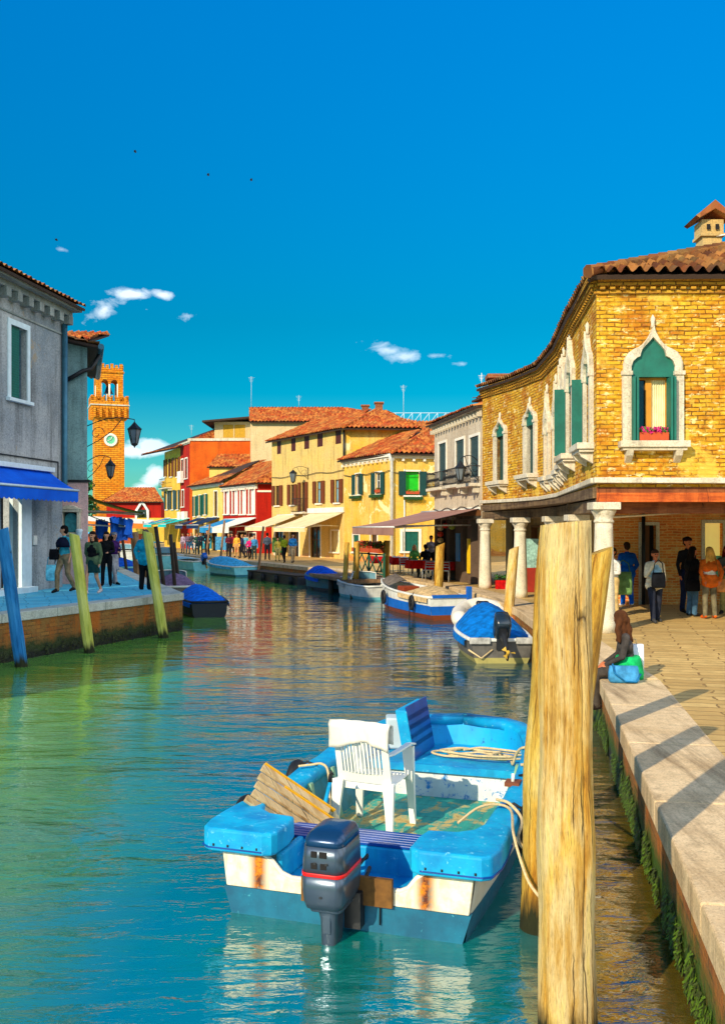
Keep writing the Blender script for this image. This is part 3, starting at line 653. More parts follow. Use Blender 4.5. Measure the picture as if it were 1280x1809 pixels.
def balcony(parent, f, u0, u1, z, d=.45, h=.9, step=.11):
    mb = MB(); f.box(mb, u0, u1, z-.12, z, 0, d); f.box(mb, u0+.1, u0+.25, z-.35, z-.12, 0, d*.6); f.box(mb, u1-.25, u1-.1, z-.35, z-.12, 0, d*.6)
    b = mb.build('balcony', MT['stone'], parent, bevel=.01)
    mb = MB(); railing(mb, f, u0+.03, u1-.03, z, z+h, d-.04, step)
    for u in (u0+.03, u1-.03): mb.tube([f.pt(u, z+h, 0), f.pt(u, z+h, d-.04)], .018, 5); mb.tube([f.pt(u, z+.1, 0), f.pt(u, z+.1, d-.04)], .014, 5)
    mb.build('railing', MT['iron'], b); return b
def house(name, label, pts, z0, z1, mats, wins=(), group='houses along the canal', cornice=None, holes=(), loc=None, cat='house'):
    """pts counter-clockwise; mats one per edge or one; wins = (edge, px rect | ('uz',u0,u1,z0,z1), dict)"""
    c = Vector((sum(p[0] for p in pts)/len(pts), sum(p[1] for p in pts)/len(pts), z0))
    root = thing(name, label, cat, c, 0, group)
    facs = [Fac(pts[i], pts[(i+1) % len(pts)]) for i in range(len(pts))]
    ops = {i: [] for i in range(len(pts))}; todo = []
    for (e, r, kw) in wins:
        rc = r[1:] if r[0] == 'uz' else facs[e].rect(*r)
        todo.append((e, rc, kw)); ops[e].append(rc)
    for i, f in enumerate(facs):
        mb = MB(); zt = z1[i] if isinstance(z1, (list, tuple)) else z1; zn = z1[(i+1) % len(pts)] if isinstance(z1, (list, tuple)) else z1
        f.wall(mb, 0, f.L, z0-.3, zt, ops[i], top=(lambda u, f=f, zt=zt, zn=zn: (zn-zt)*u/f.L))
        mb.build('wall', mats[i] if isinstance(mats, (list, tuple)) else mats, root)
    for (e, rc, kw) in todo: window(root, facs[e], rc, **kw)
    if cornice:
        zt = z1 if not isinstance(z1, (list, tuple)) else z1[0]
        for e in cornice.get('edges', (0,)):
            f = facs[e]; mb = MB(); f.box(mb, -.1, f.L+.1, zt-.16, zt, 0, .22); f.box(mb, -.05, f.L+.05, zt-.26, zt-.16, 0, .1)
            if cornice.get('teeth'):
                st_ = cornice['teeth']; n = int(f.L/st_)
                for i in range(n+1): u = f.L*i/n; f.box(mb, u-.07, u+.07, zt-.42, zt-.262, 0, .18)
            mb.build('cornice', MT[cornice.get('mat', 'white')], root)
    return root, facs
def roof(parent, planes, mat='tile', ridges=(), tw=.28, th=.4, amp=.045, sub=4, name='roof'):
    mb = MB()
    for p in planes: tile_plane(mb, *p, tw=tw, th=th, amp=amp, sub=sub)
    for r_ in ridges: ridge(mb, *r_)
    return mb.build(name, [MT[mat], MT['eave']], parent)
def chimney(parent, p, h=1.2, w=.5, mat='white', pot=True):
    mb = MB(); x, y, z = p; mb.box(x-w/2, x+w/2, y-w/2, y+w/2, z, z+h); mb.box(x-w*.65, x+w*.65, y-w*.65, y+w*.65, z+h, z+h+.12)
    if pot: mb.box(x-w*.4, x+w*.4, y-w*.4, y+w*.4, z+h+.12, z+h+.35); mb.prism([(-w*.75, 0), (w*.75, 0), (0, .28)], (x, y-w*.6, z+h+.35), (1, 0, 0), (0, 0, 1), (0, w*1.2, 0))
    return mb.build('chimney', MT[mat], parent)
def pipe(parent, pts, r=.05, mat='iron', name='drainpipe'):
    mb = MB(); mb.tube(pts, r, 8); return mb.build(name, MT[mat], parent)
def antenna(label, p, h):
    mb = MB(); x, y, z = p; sc_ = min(1, y/90); mb.tube([(x, y, z), (x, y, z+h)], .014, 4)
    for k in range(4): mb.tube([(x-(.3-.05*k)*sc_, y, z+h-.1-.14*k*sc_), (x+(.3-.05*k)*sc_, y, z+h-.1-.14*k*sc_)], .009, 4)
    props(mb.build('antenna', MT['wframe']), label, 'antenna', 'rooftop antennas')
def awn(label, f, u0, u1, zt, zb, out, val, mat, group='shop awnings', w0=.02, legs=False, arms=True, scallop=0, frame='wframe', u0b=None, u1b=None):
    """fabric awning: slope from the wall (zt) to the front bar (zb), valance val deep"""
    a0 = u0 if u0b is None else u0b; a1 = u1 if u1b is None else u1b
    root = thing('awning', label, 'awning', f.pt((u0+u1)/2, zt, w0), 0, group)
    mb = MB(); n = max(8, int((u1-u0)/.25)); m_ = 8
    rows = []
    for j in range(m_+1):
        s = j/m_; rows.append([f.pt(lerp(lerp(u0, u1, i/n), lerp(a0, a1, i/n), s), lerp(zt, zb, s)-.05*math.sin(math.pi*s)-.015*math.sin(i*1.9)*s, lerp(w0, out, s)) for i in range(n+1)])
    mb.loft(rows, 0, False, False, True, uv=lambda i, j: (j*(u1-u0)/n, i*.3)); off = [[p+Vector((0, 0, -.012)) for p in r] for r in rows]
    mb.loft(off, 0, False, False, True, uv=lambda i, j: (j*(u1-u0)/n, i*.3)); mb.build('canopy', mat, root)
    mb = MB(); nv = n*(4 if scallop else 1)
    top = [f.pt(lerp(a0, a1, i/nv), zb, out+.01) for i in range(nv+1)]
    bot = [p+Vector((0, 0, -val-(scallop*abs(math.sin(i*math.pi/4)) if scallop else .0))) for i, p in enumerate(top)]
    mb.loft([top, bot], 0, False, False, False, uv=lambda i, j: (j*(a1-a0)/nv, i*.3)); mb.loft([[p-f.N*.01 for p in bot], [p-f.N*.01 for p in top]], 0, False, False, False, uv=lambda i, j: (j*(a1-a0)/nv, i*.3)); mb.build('valance', mat, root)
    mb = MB(); mb.tube([f.pt(a0, zb-.01, out-.01), f.pt(a1, zb-.01, out-.01)], .03, 6); mb.tube([f.pt(u0, zt, w0), f.pt(u1, zt, w0)], .05, 6)
    if arms:
        for s in (.12, .88):
            u = lerp(u0, u1, s); ub = lerp(a0, a1, s); mb.tube([f.pt(u, lerp(zt, zb, .9), .05), f.pt(lerp(u, ub, .5)+.3, lerp(zt, zb, .75)-.12, lerp(w0, out, .5)), f.pt(ub, zb-.04, out-.03)], .03, 6)
    if legs:
        for s in (.02, .98): mb.tube([f.pt(lerp(a0, a1, s), QR, out-.02), f.pt(lerp(a0, a1, s), zb, out-.02)], .03, 6)
    mb.build('awning_frame', MT[frame], root); return root
def lantern(label, wall_p, tip, h=.62, group='wall lanterns', r=.2, bracket='iron'):
    wall_p, tip = Vector(wall_p), Vector(tip)
    root = thing('wall_lantern', label, 'lantern', wall_p, 0, group)
    mb = MB(); pts = []
    for i in range(13):
        s = i/12; p = lerp(wall_p, tip, s); p.z += .16*math.sin(s*math.pi)*1.0; pts.append(p)
    mb.tube(pts+[tip-Vector((0, 0, .1))], .016, 6); d = (tip-wall_p); 
    low = wall_p-Vector((0, 0, .7)); mb.tube([low, lerp(low, tip, .25)+Vector((0, 0, -.02)), lerp(low, tip, .55)+Vector((0, 0, .05)), lerp(wall_p, tip, .75)+Vector((0, 0, .1))], .014, 6)
    c = lerp(wall_p, tip, .22)-Vector((0, 0, .3)); dn = d.normalized()
    mb.tube([c+dn*(.26-.02*k)*math.cos(k*.6)+Vector((0, 0, (.26-.02*k)*math.sin(k*.6))) for k in range(11)], .011, 5)
    mb.tube([wall_p+Vector((0, 0, .1)), wall_p-Vector((0, 0, .8))], .02, 6)
    mb.build('bracket', MT[bracket], root)
    b = tip-Vector((0, 0, .2)); mb = MB()
    mb.lathe(b, [(.02, .12), (.05, .08), (r*.55, 0), (r*1.15, -.12), (r*1.1, -.15), (.02, -.151)], 6, smooth=False); mb.lathe(b-Vector((0, 0, h-.0)), [(.015, -.1), (.03, -.05), (r*.5, 0), (r*.55, .04), (.02, .041)], 6, smooth=False)
    for k in range(6):
        a = k*math.pi/3; mb.tube([b+Vector((r*math.cos(a), r*math.sin(a), -.14)), b+Vector((r*.52*math.cos(a), r*.52*math.sin(a), -h+.03))], .012, 4)
    mb.build('lantern_cage', MT['iron'], root)
    mb = MB(); mb.lathe(b, [(r*.48, -h+.05), (r*.94, -.15)], 6, smooth=False); mb.build('glass', MT['lampglass'], root)
    return root
MT['lampglass'] = plain('milky lamp glass', S(110, 120, 125), .25, .3, 4)
# ------------------------------------------------------------------ brick palazzo with arcade (right)
PC = [(4.69, 19.3), (4.97, 22.5), (5.22, 25.4), (5.25, 28), (4.95, 30.8), (4.30, 34.5)]
PZ = [7.93, 7.85, 7.68, 7.60, 7.72, 7.90]
PS = [3.86, 3.82, 3.78, 3.78, 3.80, 3.84]
pal = thing('brick_palazzo', 'curved yellow brick house on an arcade with white pointed windows', 'house', (6, 26, QR), 0, 'houses along the canal')
ff = Fac(PC[0], (13.5, 19.1)); RWR = ff.rect(1101, 655, 1206, 780)
cf = [Fac(PC[i+1], PC[i]) for i in range(5)]
mb = MB()
op_f = ff.rect(1113, 657, 1192, 782)
ff.wall(mb, 0, ff.L, 3.72, 7.93, [op_f], depth=.3)
ogees = [  # (segment, centre px, sill py, spring py, tip py, width px or m, shutter)
 (4, 885, 850, 765, 738, .95), (3, 938, 838, 745, 712, .95), (1, 1012, 803, 680, 592, .95), (0, 1041, 786, 665, 585, .8)]
ogl = []
for (sg, px, ys, yp, yt, w_) in ogees:
    f = cf[sg]; u, zs = f.hit(px, ys); _, zp = f.hit(px, yp); _, zt = f.hit(px, yt); u = min(max(u, w_/2+.12), f.L-w_/2-.12)
    ogl.append((f, sg, u, zs, zp, zt, w_))
cum = 0
for i in range(4, -1, -1):
    f = cf[i]; ops = [(u-w_/2, u+w_/2, zs, zp) for (g, sg, u, zs, zp, zt, w_) in ogl if sg == i]
    mbw = MB(); za, zb = PZ[i+1], PZ[i]
    f.wall(mb, 0, f.L, 3.72, za, ops, depth=.25, top=lambda u, za=za, zb=zb, f=f: (zb-za)*u/f.L)
back = [(13.5, 19.1), (13.5, 38), (5.5, 38), (4.30, 34.5)]
for a, b in zip(back[:-1], back[1:]): Fac(a, b).wall(mb, 0, Fac(a, b).L, 3.72, 7.9)
mb.build('wall', MT['brick_y'], pal)
# brick dentil cornice
MT['brick_c'] = brickmat('cornice brick', S(206, 160, 50), S(184, 124, 36), S(150, 90, 30), S(90, 60, 24), rh=.07)
mb = MB()
def cornice_run(f, za, zb, w=0):
    for k, (d0, d1, pr) in enumerate(((.34, .27, .05), (.19, .10, .13), (.10, 0, .19))):
        A = f.pt(-.0, 0, 0); u0, u1 = (-.0, f.L)
        mb.add([f.pt(u0, za-d0, 0), f.pt(u1, zb-d0, 0), f.pt(u1, zb-d0, pr), f.pt(u0, za-d0, pr), f.pt(u0, za-d1, 0), f.pt(u1, zb-d1, 0), f.pt(u1, zb-d1, pr), f.pt(u0, za-d1, pr)], [(0, 3, 2, 1), (4, 5, 6, 7), (3, 7, 6, 2), (0, 4, 7, 3), (1, 2, 6, 5)])
    n = int(f.L/.2)
    for i in range(n): u = f.L*(i+.5)/n; z = lerp(za, zb, u/f.L)-.27; f.box(mb, u-.05, u+.05, z, z+.08, 0, .1)
cornice_run(ff, 7.93, 7.93)
for i in range(5): cornice_run(cf[i], PZ[i+1], PZ[i])
mb.build('cornice', MT['brick_c'], pal)
mb = MB()     # white string course
def course(f, za, zb, h=.11, pr=.12):
    mb.add([f.pt(0, za, -.02), f.pt(f.L, zb, -.02), f.pt(f.L, zb, pr), f.pt(0, za, pr), f.pt(0, za+h, -.02), f.pt(f.L, zb+h, -.02), f.pt(f.L, zb+h, pr), f.pt(0, za+h, pr)], [(0, 3, 2, 1), (4, 5, 6, 7), (3, 7, 6, 2), (0, 4, 7, 3), (1, 2, 6, 5)])
course(Fac((4.6, 19.2), (13.5, 19.0)), 3.80, 3.76, pr=.1)
for i in range(5): course(cf[i], PS[i+1]-.06, PS[i]-.06)
mb.build('string_course', MT['stone'], pal, bevel=.015)
# beams under the upper storey
MT['beam_o'] = woodmat('orange beam', [S(92, 38, 14), S(160, 66, 20), S(196, 92, 30), S(216, 126, 56)], stretch=(.6, 9, 1), knots=False, bs=.3)
MT['beam_d'] = woodmat('old dark beam', [S(38, 26, 18), S(84, 62, 42), S(120, 96, 66), S(150, 122, 82)], stretch=(.6, 9, 1), knots=False)
mb = MB(); ff.box(mb, 0, ff.L, 3.42, 3.61, -.1, .05); mb.build('beam', MT['beam_o'], pal, bevel=.01)
mb = MB(); ff.box(mb, 0, ff.L, 3.61, 3.72, -.1, .02); ff.box(mb, 0.2, ff.L, 3.2, 3.42, -.55, -.3); mb.build('beam', woodmat('brown beam', [S(70, 30, 14), S(110, 56, 26), S(140, 78, 40), S(160, 100, 60)], stretch=(.6, 9, 1), knots=False), pal)
mb = MB()
for i in range(5):
    f = cf[i]; mb.obox(f.pt(0, 3.22, -.28), f.D*f.L, f.N*.3, (0, 0, .26)); mb.obox(f.pt(0, 3.5, -.28), f.D*f.L, f.N*.36, (0, 0, .22))
mb.build('beam', MT['beam_d'], pal, bevel=.01)
mb = MB(); mb.face([(4.8, 19.4, 3.5), (4.4, 34.5, 3.5), (13.5, 38, 3.5), (13.5, 19.2, 3.5)])
for k in range(26):
    y = 19.9+k*.7; x0 = 5.0 if y < 24 else 5.35
    mb.box(x0, 13.4, y, y+.16, 3.3, 3.5)
mb.build('ceiling', MT['beam_d'], pal)
# inner walls of the arcade
inn = Fac((6.75, 26.5), (13.5, 26.3)); ins = Fac((6.1, 41), (6.75, 26.5)); mb = MB()
d1 = inn.rect(1133, 928, 1158, 1075); d2 = inn.rect(1244, 924, 1276, 1040); d3 = inn.rect(1092, 930, 1096, 1060); d0 = (.05, .42, .8, 3.1)
inn.wall(mb, 0, inn.L, QR-.1, 3.5, [d1, d2], depth=.25)
mb.build('wall', brickmat('worn inner brick', S(236, 124, 50), S(246, 176, 90), S(206, 100, 50), S(240, 196, 120), patch=S(236, 156, 96), patchamt=.3, pale=S(236, 200, 130)), pal)
mb = MB(); sh = [(1.5, 3.8, .8, 3.1), (5.0, 7.3, 1.3, 3.0), (8.2, 9.5, .8, 3.1), (10.5, 13, 1.2, 3.1)]
ins.wall(mb, 0, ins.L, QR-.1, 3.5, sh, depth=.3); mb.build('wall', plaster('arcade plaster', S(222, 200, 150), S(190, 160, 100), damt=.7), pal)
for s_ in sh: window(pal, ins, s_, fr=.08, sill=False, pane='shopglow', frm='timber', name='shop_window') if False else None
MT['shopin'] = plain('shop interior goods', S(60, 70, 60), .5, .95, 5)
MT['yellowpane'] = plain('bright shop display', S(232, 214, 90), .3, .3, 2, **{'Emission_Color': (1, .75, .2, 1), 'Emission_Strength': .35})
for s_ in sh:
    mb = MB(); u0, u1, z0, z1 = s_; mb.face([ins.pt(u0, z0, -.27), ins.pt(u1, z0, -.27), ins.pt(u1, z1, -.27), ins.pt(u0, z1, -.27)]); sw = mb.build('shop_window', MT['shopin'], pal)
    mb = MB(); ins.box(mb, u0, u0+.07, z0, z1, -.2, .03); ins.box(mb, u1-.07, u1, z0, z1, -.2, .03); ins.box(mb, u0+.07, u1-.07, z1-.08, z1, -.2, .03); mb.build('frame', MT['timber'], sw)
for k, (d_, pn) in enumerate(((d1, 'dark'), (d2, 'yellowpane'))):
    u0, u1, z0, z1 = d_; mb = MB(); mb.face([inn.pt(u0, z0, -.24), inn.pt(u1, z0, -.24), inn.pt(u1, z1, -.24), inn.pt(u0, z1, -.24)]); dw = mb.build('doorway', MT[pn], pal)
    mb = MB(); fr_ = .09; inn.box(mb, u0-fr_, u0, z0, z1+fr_, -.05, .04); inn.box(mb, u1, u1+fr_, z0, z1+fr_, -.05, .04); inn.box(mb, u0, u1, z1, z1+fr_, -.05, .038); mb.build('frame', MT['stone'], dw)
    if k == 0: mb = MB(); inn.box(mb, u0+.02, u0+.24, z0, z1-.02, -.2, -.12); mb.build('door', MT['timber'], dw)
    else: mb = MB(); inn.box(mb, u0, u1, z0+.85, z0+.9, -.2, -.1); inn.box(mb, u0, u1, z0, z0+.85, -.2, -.15); mb.build('door', plain('pale green display', S(120, 200, 160), .4), dw)
pipe(pal, [inn.pt(.95, QR, .1), inn.pt(.95, 3.4, .1)], .05, 'iron', 'drainpipe'); pipe(pal, [inn.pt(3.25, QR, .1), inn.pt(3.25, 2.5, .1)], .035, 'iron', 'drainpipe')
pipe(pal, [(5.0, 19.6, 3.12), (6.5, 22, 3.2), (9.2, 26.3, 3.35)], .022, 'white', 'cable')
mb = MB(); rr = random.Random(2)   # awning box over the shop right of the brick wall
inn.box(mb, 5.9-2.9+.0+.6, 6.7, 2.95, 3.25, .05, .4); mb.build('shop_fascia', plain('ochre fascia', S(176, 140, 84), .7), pal)
# columns
MT['column'] = plaster('worn white column stone', S(236, 226, 200), S(214, 200, 170), dirt=S(96, 80, 56), damt=.6, peel=S(172, 148, 108), peelamt=.33, scale=1.6)
def column(label, x, y, h, r=.19, z=QR):
    root = thing('stone_column', label, 'column', (x, y, z), 0, 'arcade columns')
    mb = MB(); nz = 14; prof = [(r*1.12*(1-.02*math.sin(i)) if i == 0 else r*lerp(1.13, .86, (i/nz)**1.1), .0+i*(h-.42)/nz) for i in range(nz+1)]
    rings = [[Vector((x+rr_*math.cos(2*math.pi*j/24), y+rr_*math.sin(2*math.pi*j/24), z+zz)) for j in range(24)] for rr_, zz in prof]
    mb.loft(rings, uv=lambda i, j: (2*math.pi*r*j/24, prof[i][1])); mb.build('shaft', MT['column'], root)
    mb = MB(); c = (x, y, z+h-.42); mb.lathe(c, [(r*.86, 0), (r*.98, .02), (r*.98, .05), (r*.88, .07), (r*.9, .13), (r*1.0, .16), (r*1.2, .24), (r*1.22, .27)], 24); s = r*1.35
    mb.box(x-s, x+s, y-s, y+s, z+h-.15, z+h-.002); mb.build('capital', MT['stone'], root, bevel=.012)
column('white stone column at the corner of the brick house, nearest of the arcade', 4.86, 19.4, 2.62, .205)
for (x, y, l) in ((5.07, 22.8, 'second arcade column, mostly behind the big mooring pole'), (5.12, 25.9, 'third arcade column, behind the big mooring pole')): column(l, x, y, 2.42)
column('fourth arcade column, with a brown leaning post in front of it', 4.78, 29.2, 2.42, .2); column('farthest arcade column, beside the end of the mauve awning', 4.28, 33.6, 2.42, .2)
# roof
RT = (8.5, 22.2, 9.42)
fe0, fe1 = (4.45, 18.98, 7.97), (13.7, 18.78, 7.97)
inpts = [RT, (8.55, 24.2, 9.35), (8.6, 26.2, 9.2), (8.6, 28.4, 9.1), (8.4, 31.2, 9.2), (8.0, 35.6, 9.3)]
ep = []
for i, p in enumerate(PC):
    if i == 0: ep.append(Vector((4.45, 18.98, 7.97)))
    else:
        n = cf[min(i, 4)].n; ep.append(Vector((p[0]+n.x*.26, p[1]+n.y*.26, PZ[i]+.04)))
mb = MB()
tile_plane(mb, fe0, fe1, RT, (13.7, 22.2, 9.42), tw=.25, th=.38, amp=.06, sub=8)
for i in range(5): tile_plane(mb, ep[i+1], ep[i], inpts[i+1], inpts[i], tw=.22, th=.38, amp=.055, sub=6)
ridge(mb, fe0, RT, .12); ridge(mb, RT, (13.7, 22.2, 9.42), .12)
tile_plane(mb, (13.7, 38, 8), (4.3, 38, 8), (13.7, 30, 9.3), (8.4, 31.2, 9.2), tw=.3)
rf = mb.build('roof', [tiles('mossy clay tiles', S(124, 68, 32), S(80, 42, 22), S(168, 112, 56), tw=.25, th=.38), MT['eave']], pal)
# chimneys
mb = MB(); x, y = 8.02, 22.3; z = 8.5
mb.box(x-.22, x+.22, y-.22, y+.22, z, z+1.15); mb.box(x-.28, x+.28, y-.28, y+.28, z+1.1, z+1.16); mb.box(x-.25, x+.25, y-.25, y+.25, z+1.16, z+1.48)
ch = mb.build('chimney', plaster('chimney plaster', S(226, 196, 136), S(196, 160, 96)), pal)
mb = MB(); mb.prism([(-.44, -.04), (-.36, .02), (-.12, .22), (0, .32), (.12, .22), (.36, .02), (.44, -.04), (.36, -.09), (0, .12), (-.36, -.09)], (x, y-.42, z+1.56), (1, 0, 0), (0, 0, 1), (0, .84, 0)); mb.build('chimney_cap', MT['tile_old'], ch)
for k in (-.12, .08): mb = MB(); mb.box(x+k-.03, x+k+.05, y-.3, y-.285, z+1.24, z+1.36); mb.build('vent_hole', MT['dark'], ch)
mb = MB(); mb.tube([(8.36, 22.0, 9.0), (8.36, 22.0, 10.4)], .035, 8); mb.tube([(8.1, 22.05, 9.6), (8.36, 22, 9.62)], .02, 6); mb.box(8.31, 8.41, 21.95, 22.05, 10.2, 10.42); mb.build('flue_pipe', MT['wframe'], pal)
mb = MB(); x, y, z = 5.0, 34.6, 7.8; mb.box(x-.45, x+.3, y-.3, y+.3, z, z+.45); mb.box(x-.55, x+.4, y-.4, y+.4, z+.45, z+.6); mb.build('chimney', MT['brick_r'], pal)
# ogee windows
OUT = [(1, 0), (1.0, .20), (.94, .36), (.82, .49), (.66, .57), (.5, .62), (.34, .71), (.2, .84), (.08, 1.0), (0, 1.2)]
INN = [(.74, 0), (.74, .13), (.68, .26), (.56, .35), (.44, .39), (.42, .46), (.38, .55), (.26, .66), (.12, .77), (0, .88)]
MT['ogee_g'] = paint('green window board', S(8, 110, 92), wear=S(4, 60, 60), wamt=.2, rough=.5)
def ogee(f, u, zs, zp, zt, W_, shut, wide=.15, sillw=.2, board=True, flat=False, name='window', frame_only=False):
    hw = W_/2; OW = hw/.74; H = (zt-zp)/1.2
    mb = MB(); d = .27; mb.face([f.pt(u-hw, zs, -.2), f.pt(u+hw, zs, -.2), f.pt(u+hw, zp, -.2), f.pt(u-hw, zp, -.2)])
    wd = mb.build(name, MT['glass'], pal)
    mb = MB(); pr = .09
    def pts(P, w, sc=1): L_ = [f.pt(u-a*OW*sc, zp+b*H, w) for a, b in P]; R_ = [f.pt(u+a*OW*sc, zp+b*H, w) for a, b in reversed(P[:-1])]; return L_+R_
    n = len(OUT)
    o0, o1, i1, i0 = pts(OUT, -.01), pts(OUT, pr), pts(INN, pr), pts(INN, -.01)
    om = pts(OUT, pr+.03, .93); 
    mb.loft([list(q) for q in zip(o0, o1, om, i1, i0)], 0, False, False, False)
    # finial
    tip = f.pt(u, zt, pr*.5); mb.tube([tip-Vector((0, 0, .06)), tip+Vector((0, 0, .02)), tip+Vector((0, 0, .12)), tip+Vector((0, 0, .2))], [.05, .035, .05, .006], 8)
    jw = OW-hw+.02
    for s in (-1, 1):
        c0 = u+s*hw if s > 0 else u-hw-jw; f.box(mb, c0, c0+jw, zs, zp-.07, -.2, pr); f.box(mb, c0-.02, c0+jw+.02, zp-.07, zp+.01, -.1, pr+.03)
    fm = mb.build('frame', MT['stone'], wd)
    mb = MB(); f.box(mb, u-OW-.1, u+OW+.1, zs-.13, zs, -.1, sillw+.05); f.box(mb, u-OW-.05, u+OW+.05, zs-.19, zs-.13, -.1, sillw)
    for s in (-1, 1): c0 = u+s*(OW-.1); mb.prism([(0, 0), (sillw, 0), (sillw*.8, -.1), (0, -.24)], f.pt(c0-.07, zs-.19, 0), f.N, (0, 0, 1), f.D*.14)
    mb.build('sill', MT['stone'], wd, bevel=.012)
    if board:
        mb = MB(); P = pts(INN, .02); c = f.pt(u, zp+.2*H, .02)
        mb.face(list(reversed(P))); f.box(mb, u-hw, u+hw, zp-.1, zp, -.1, .018); mb.build('arch_board', MT['ogee_g'], wd)
    return wd, OW
f = ff; u, zs = f.hit(1150, 780); _, zp = f.hit(1150, 657); _, zt = f.hit(1150, 574)
uL, uR, _, _ = f.rect(1113, 0, 1190, 10)
wd, OW = ogee(f, (uL+uR)/2, zs, zp, zt, uR-uL, None, sillw=.22)
uc = (uL+uR)/2; hw = (uR-uL)/2
mb = MB()
for (a, b, c, d) in ((uc-.1, uc+.02, zs, zp-.1), (uc+.3, uc+.34, zs, zp-.1), (uc-.36, uc-.3, zs, zp-.1), (uc-.36, uc+.34, zp-.14, zp-.1), (uc-.36, uc+.34, zs, zs+.06)): f.box(mb, a, b, c, d, -.19, -.13)
mb.build('sash', plain('ochre timber', S(206, 140, 34), .5), wd)
mb = MB(); n = 24; mb.loft([[f.pt(lerp(uc+.02, uc+.3, i/n), z, -.18+.018*math.sin(i*1.6)) for i in range(n+1)] for z in (zs+.05, zp-.12)], 0, False, False); mb.build('curtain', plain('cream curtain', S(240, 224, 170), .8), wd)
MT['sh_t'] = shutter('teal shutter', S(14, 104, 92))
for (a, b) in ((uc-hw+.0, uc-hw+.13), (uc+hw-.13, uc+hw)):
    for k in (0, 1): mb = MB(); f.box(mb, a+.065*k+.006, a+.065*k+.05, zs+.01, zp-.12, -.1, .22); mb.build('shutter', MT['ogee_g'], wd)
flowerbox(pal, f, uc-.3, uc+.28, zs+.0, ('fl_m', 'fl_m'), label='terracotta box of magenta geraniums in the pointed window of the brick house', n=170, w0=-.02, d=.22)
for k, (f, sg, u, zs, zp, zt, w_) in enumerate(ogl):
    wd, OW = ogee(f, u, zs, zp, zt, w_, None, sillw=.3)
    for s in ((-1,) if sg < 3 else ()):
        a = u+s*(w_/2+.03); mb = MB(); f.box(mb, a-.025, a+.025, zs+.02, zp, .1, .1+w_*.27); mb.build('shutter', MT['ogee_g'], wd)
    mb = MB(); f.box(mb, u-w_/2+.02, u+w_/2-.02, zs+.02, zp-.02, -.15, -.1); mb.build('shutter', MT['sh_dg'], wd)
# four-light window
f = cf[1]; f2 = cf[2]
for (g, uu, ys_, yp_, yt_) in ((cf[1], .35, 830, 735, 645), (cf[1], 1.15, 820, 715, 625), (cf[2], 2.3, 838, 752, 672), (cf[2], .9, 842, 762, 690)):
    u = uu; P = g.pt(u, 0); Y = P.y; zz = [CH-(q-HY)/FPX*Y for q in (ys_, yp_, yt_)]
    u = min(max(u, .38), g.L-.38)
    ogee(g, u, zz[0], zz[1], zz[2], .5, None, sillw=.2)
# ------------------------------------------------------------------ pale house with balconies, next to the arcade
def blankpoly(f, depth, flare=0):  # CCW footprint behind facade f
    a, b = f.a, f.b; n = f.n*-depth; return [tuple(a), tuple(b), tuple(b+n), tuple(a+n)]
k0 = Fac((3.1, 41.5), (4.28, 34.7)); kp = blankpoly(k0, 6)
MT['pl_pale'] = plaster('pale grey plaster', S(216, 202, 178), S(190, 172, 146), dirt=S(120, 96, 70), damt=.7)
MT['pl_pale_d'] = plaster('shop front timber', S(120, 98, 80), S(90, 72, 60), damt=.8)
hk, hf = house('pale_house', 'pale stucco house with dark shutters and iron balconies beside the brick arcade', kp, 3.55, 7.35, MT['pl_pale'],
  [(0, (775, 783, 788, 850), dict(shut='closed', smat='sh_gr', sill=False)), (0, (805, 777, 820, 847), dict(shut='closed', smat='sh_gr', sill=False)), (0, (830, 771, 846, 843), dict(shut='closed', smat='sh_gr', sill=False))], cornice=dict(edges=(0,), teeth=.42, mat='stone'))
f = hf[0]
for (x0, x1, yy) in ((767.5, 791, 862), (797, 822, 857), (823, 848, 855)):
    u0, u1, z, _ = f.rect(x0, yy-40, x1, yy); balcony(hk, f, max(u0, .05), min(u1, f.L-.03), z, .4, .62, .12)
roof(hk, [(f.pt(-.25, 7.38, .35), f.pt(f.L+.15, 7.3, .35), f.pt(-.25, 8.6, -4), f.pt(f.L+.15, 8.6, -4))], tw=.24, th=.36)
mb = MB(); fs = f; ops = [(.5, 2.0, .8, 3.2), (2.5, 3.4, .8, 3.2), (4.4, 5.1, .8, 3.2), (5.6, 6.5, .8, 3.2)]
fs.wall(mb, 0, fs.L, QR-.2, 3.55, ops, depth=.3); mb.build('shop_front', MT['pl_pale_d'], hk)
for s_ in ops:
    mb = MB(); u0, u1, z0, z1 = s_; mb.face([fs.pt(u0, z0, -.27), fs.pt(u1, z0, -.27), fs.pt(u1, z1, -.27), fs.pt(u0, z1, -.27)]); mb.build('doorway', MT['dark'], hk)
mb = MB(); fs.box(mb, 0, fs.L, 3.35, 3.55, 0, .12); mb.build('fascia', MT['timber'], hk)
for (a, b, c, d, col, nm) in ((5.2, 5.5, 1.2, 2.5, S(250, 200, 10), 'yellow_panel'), (3.6, 4.1, 1.6, 2.7, S(50, 130, 190), 'menu_board')):
    mb = MB(); fs.box(mb, a, b, c, d, .0, .05); mb.build(nm, plain(nm, col, .5), hk)
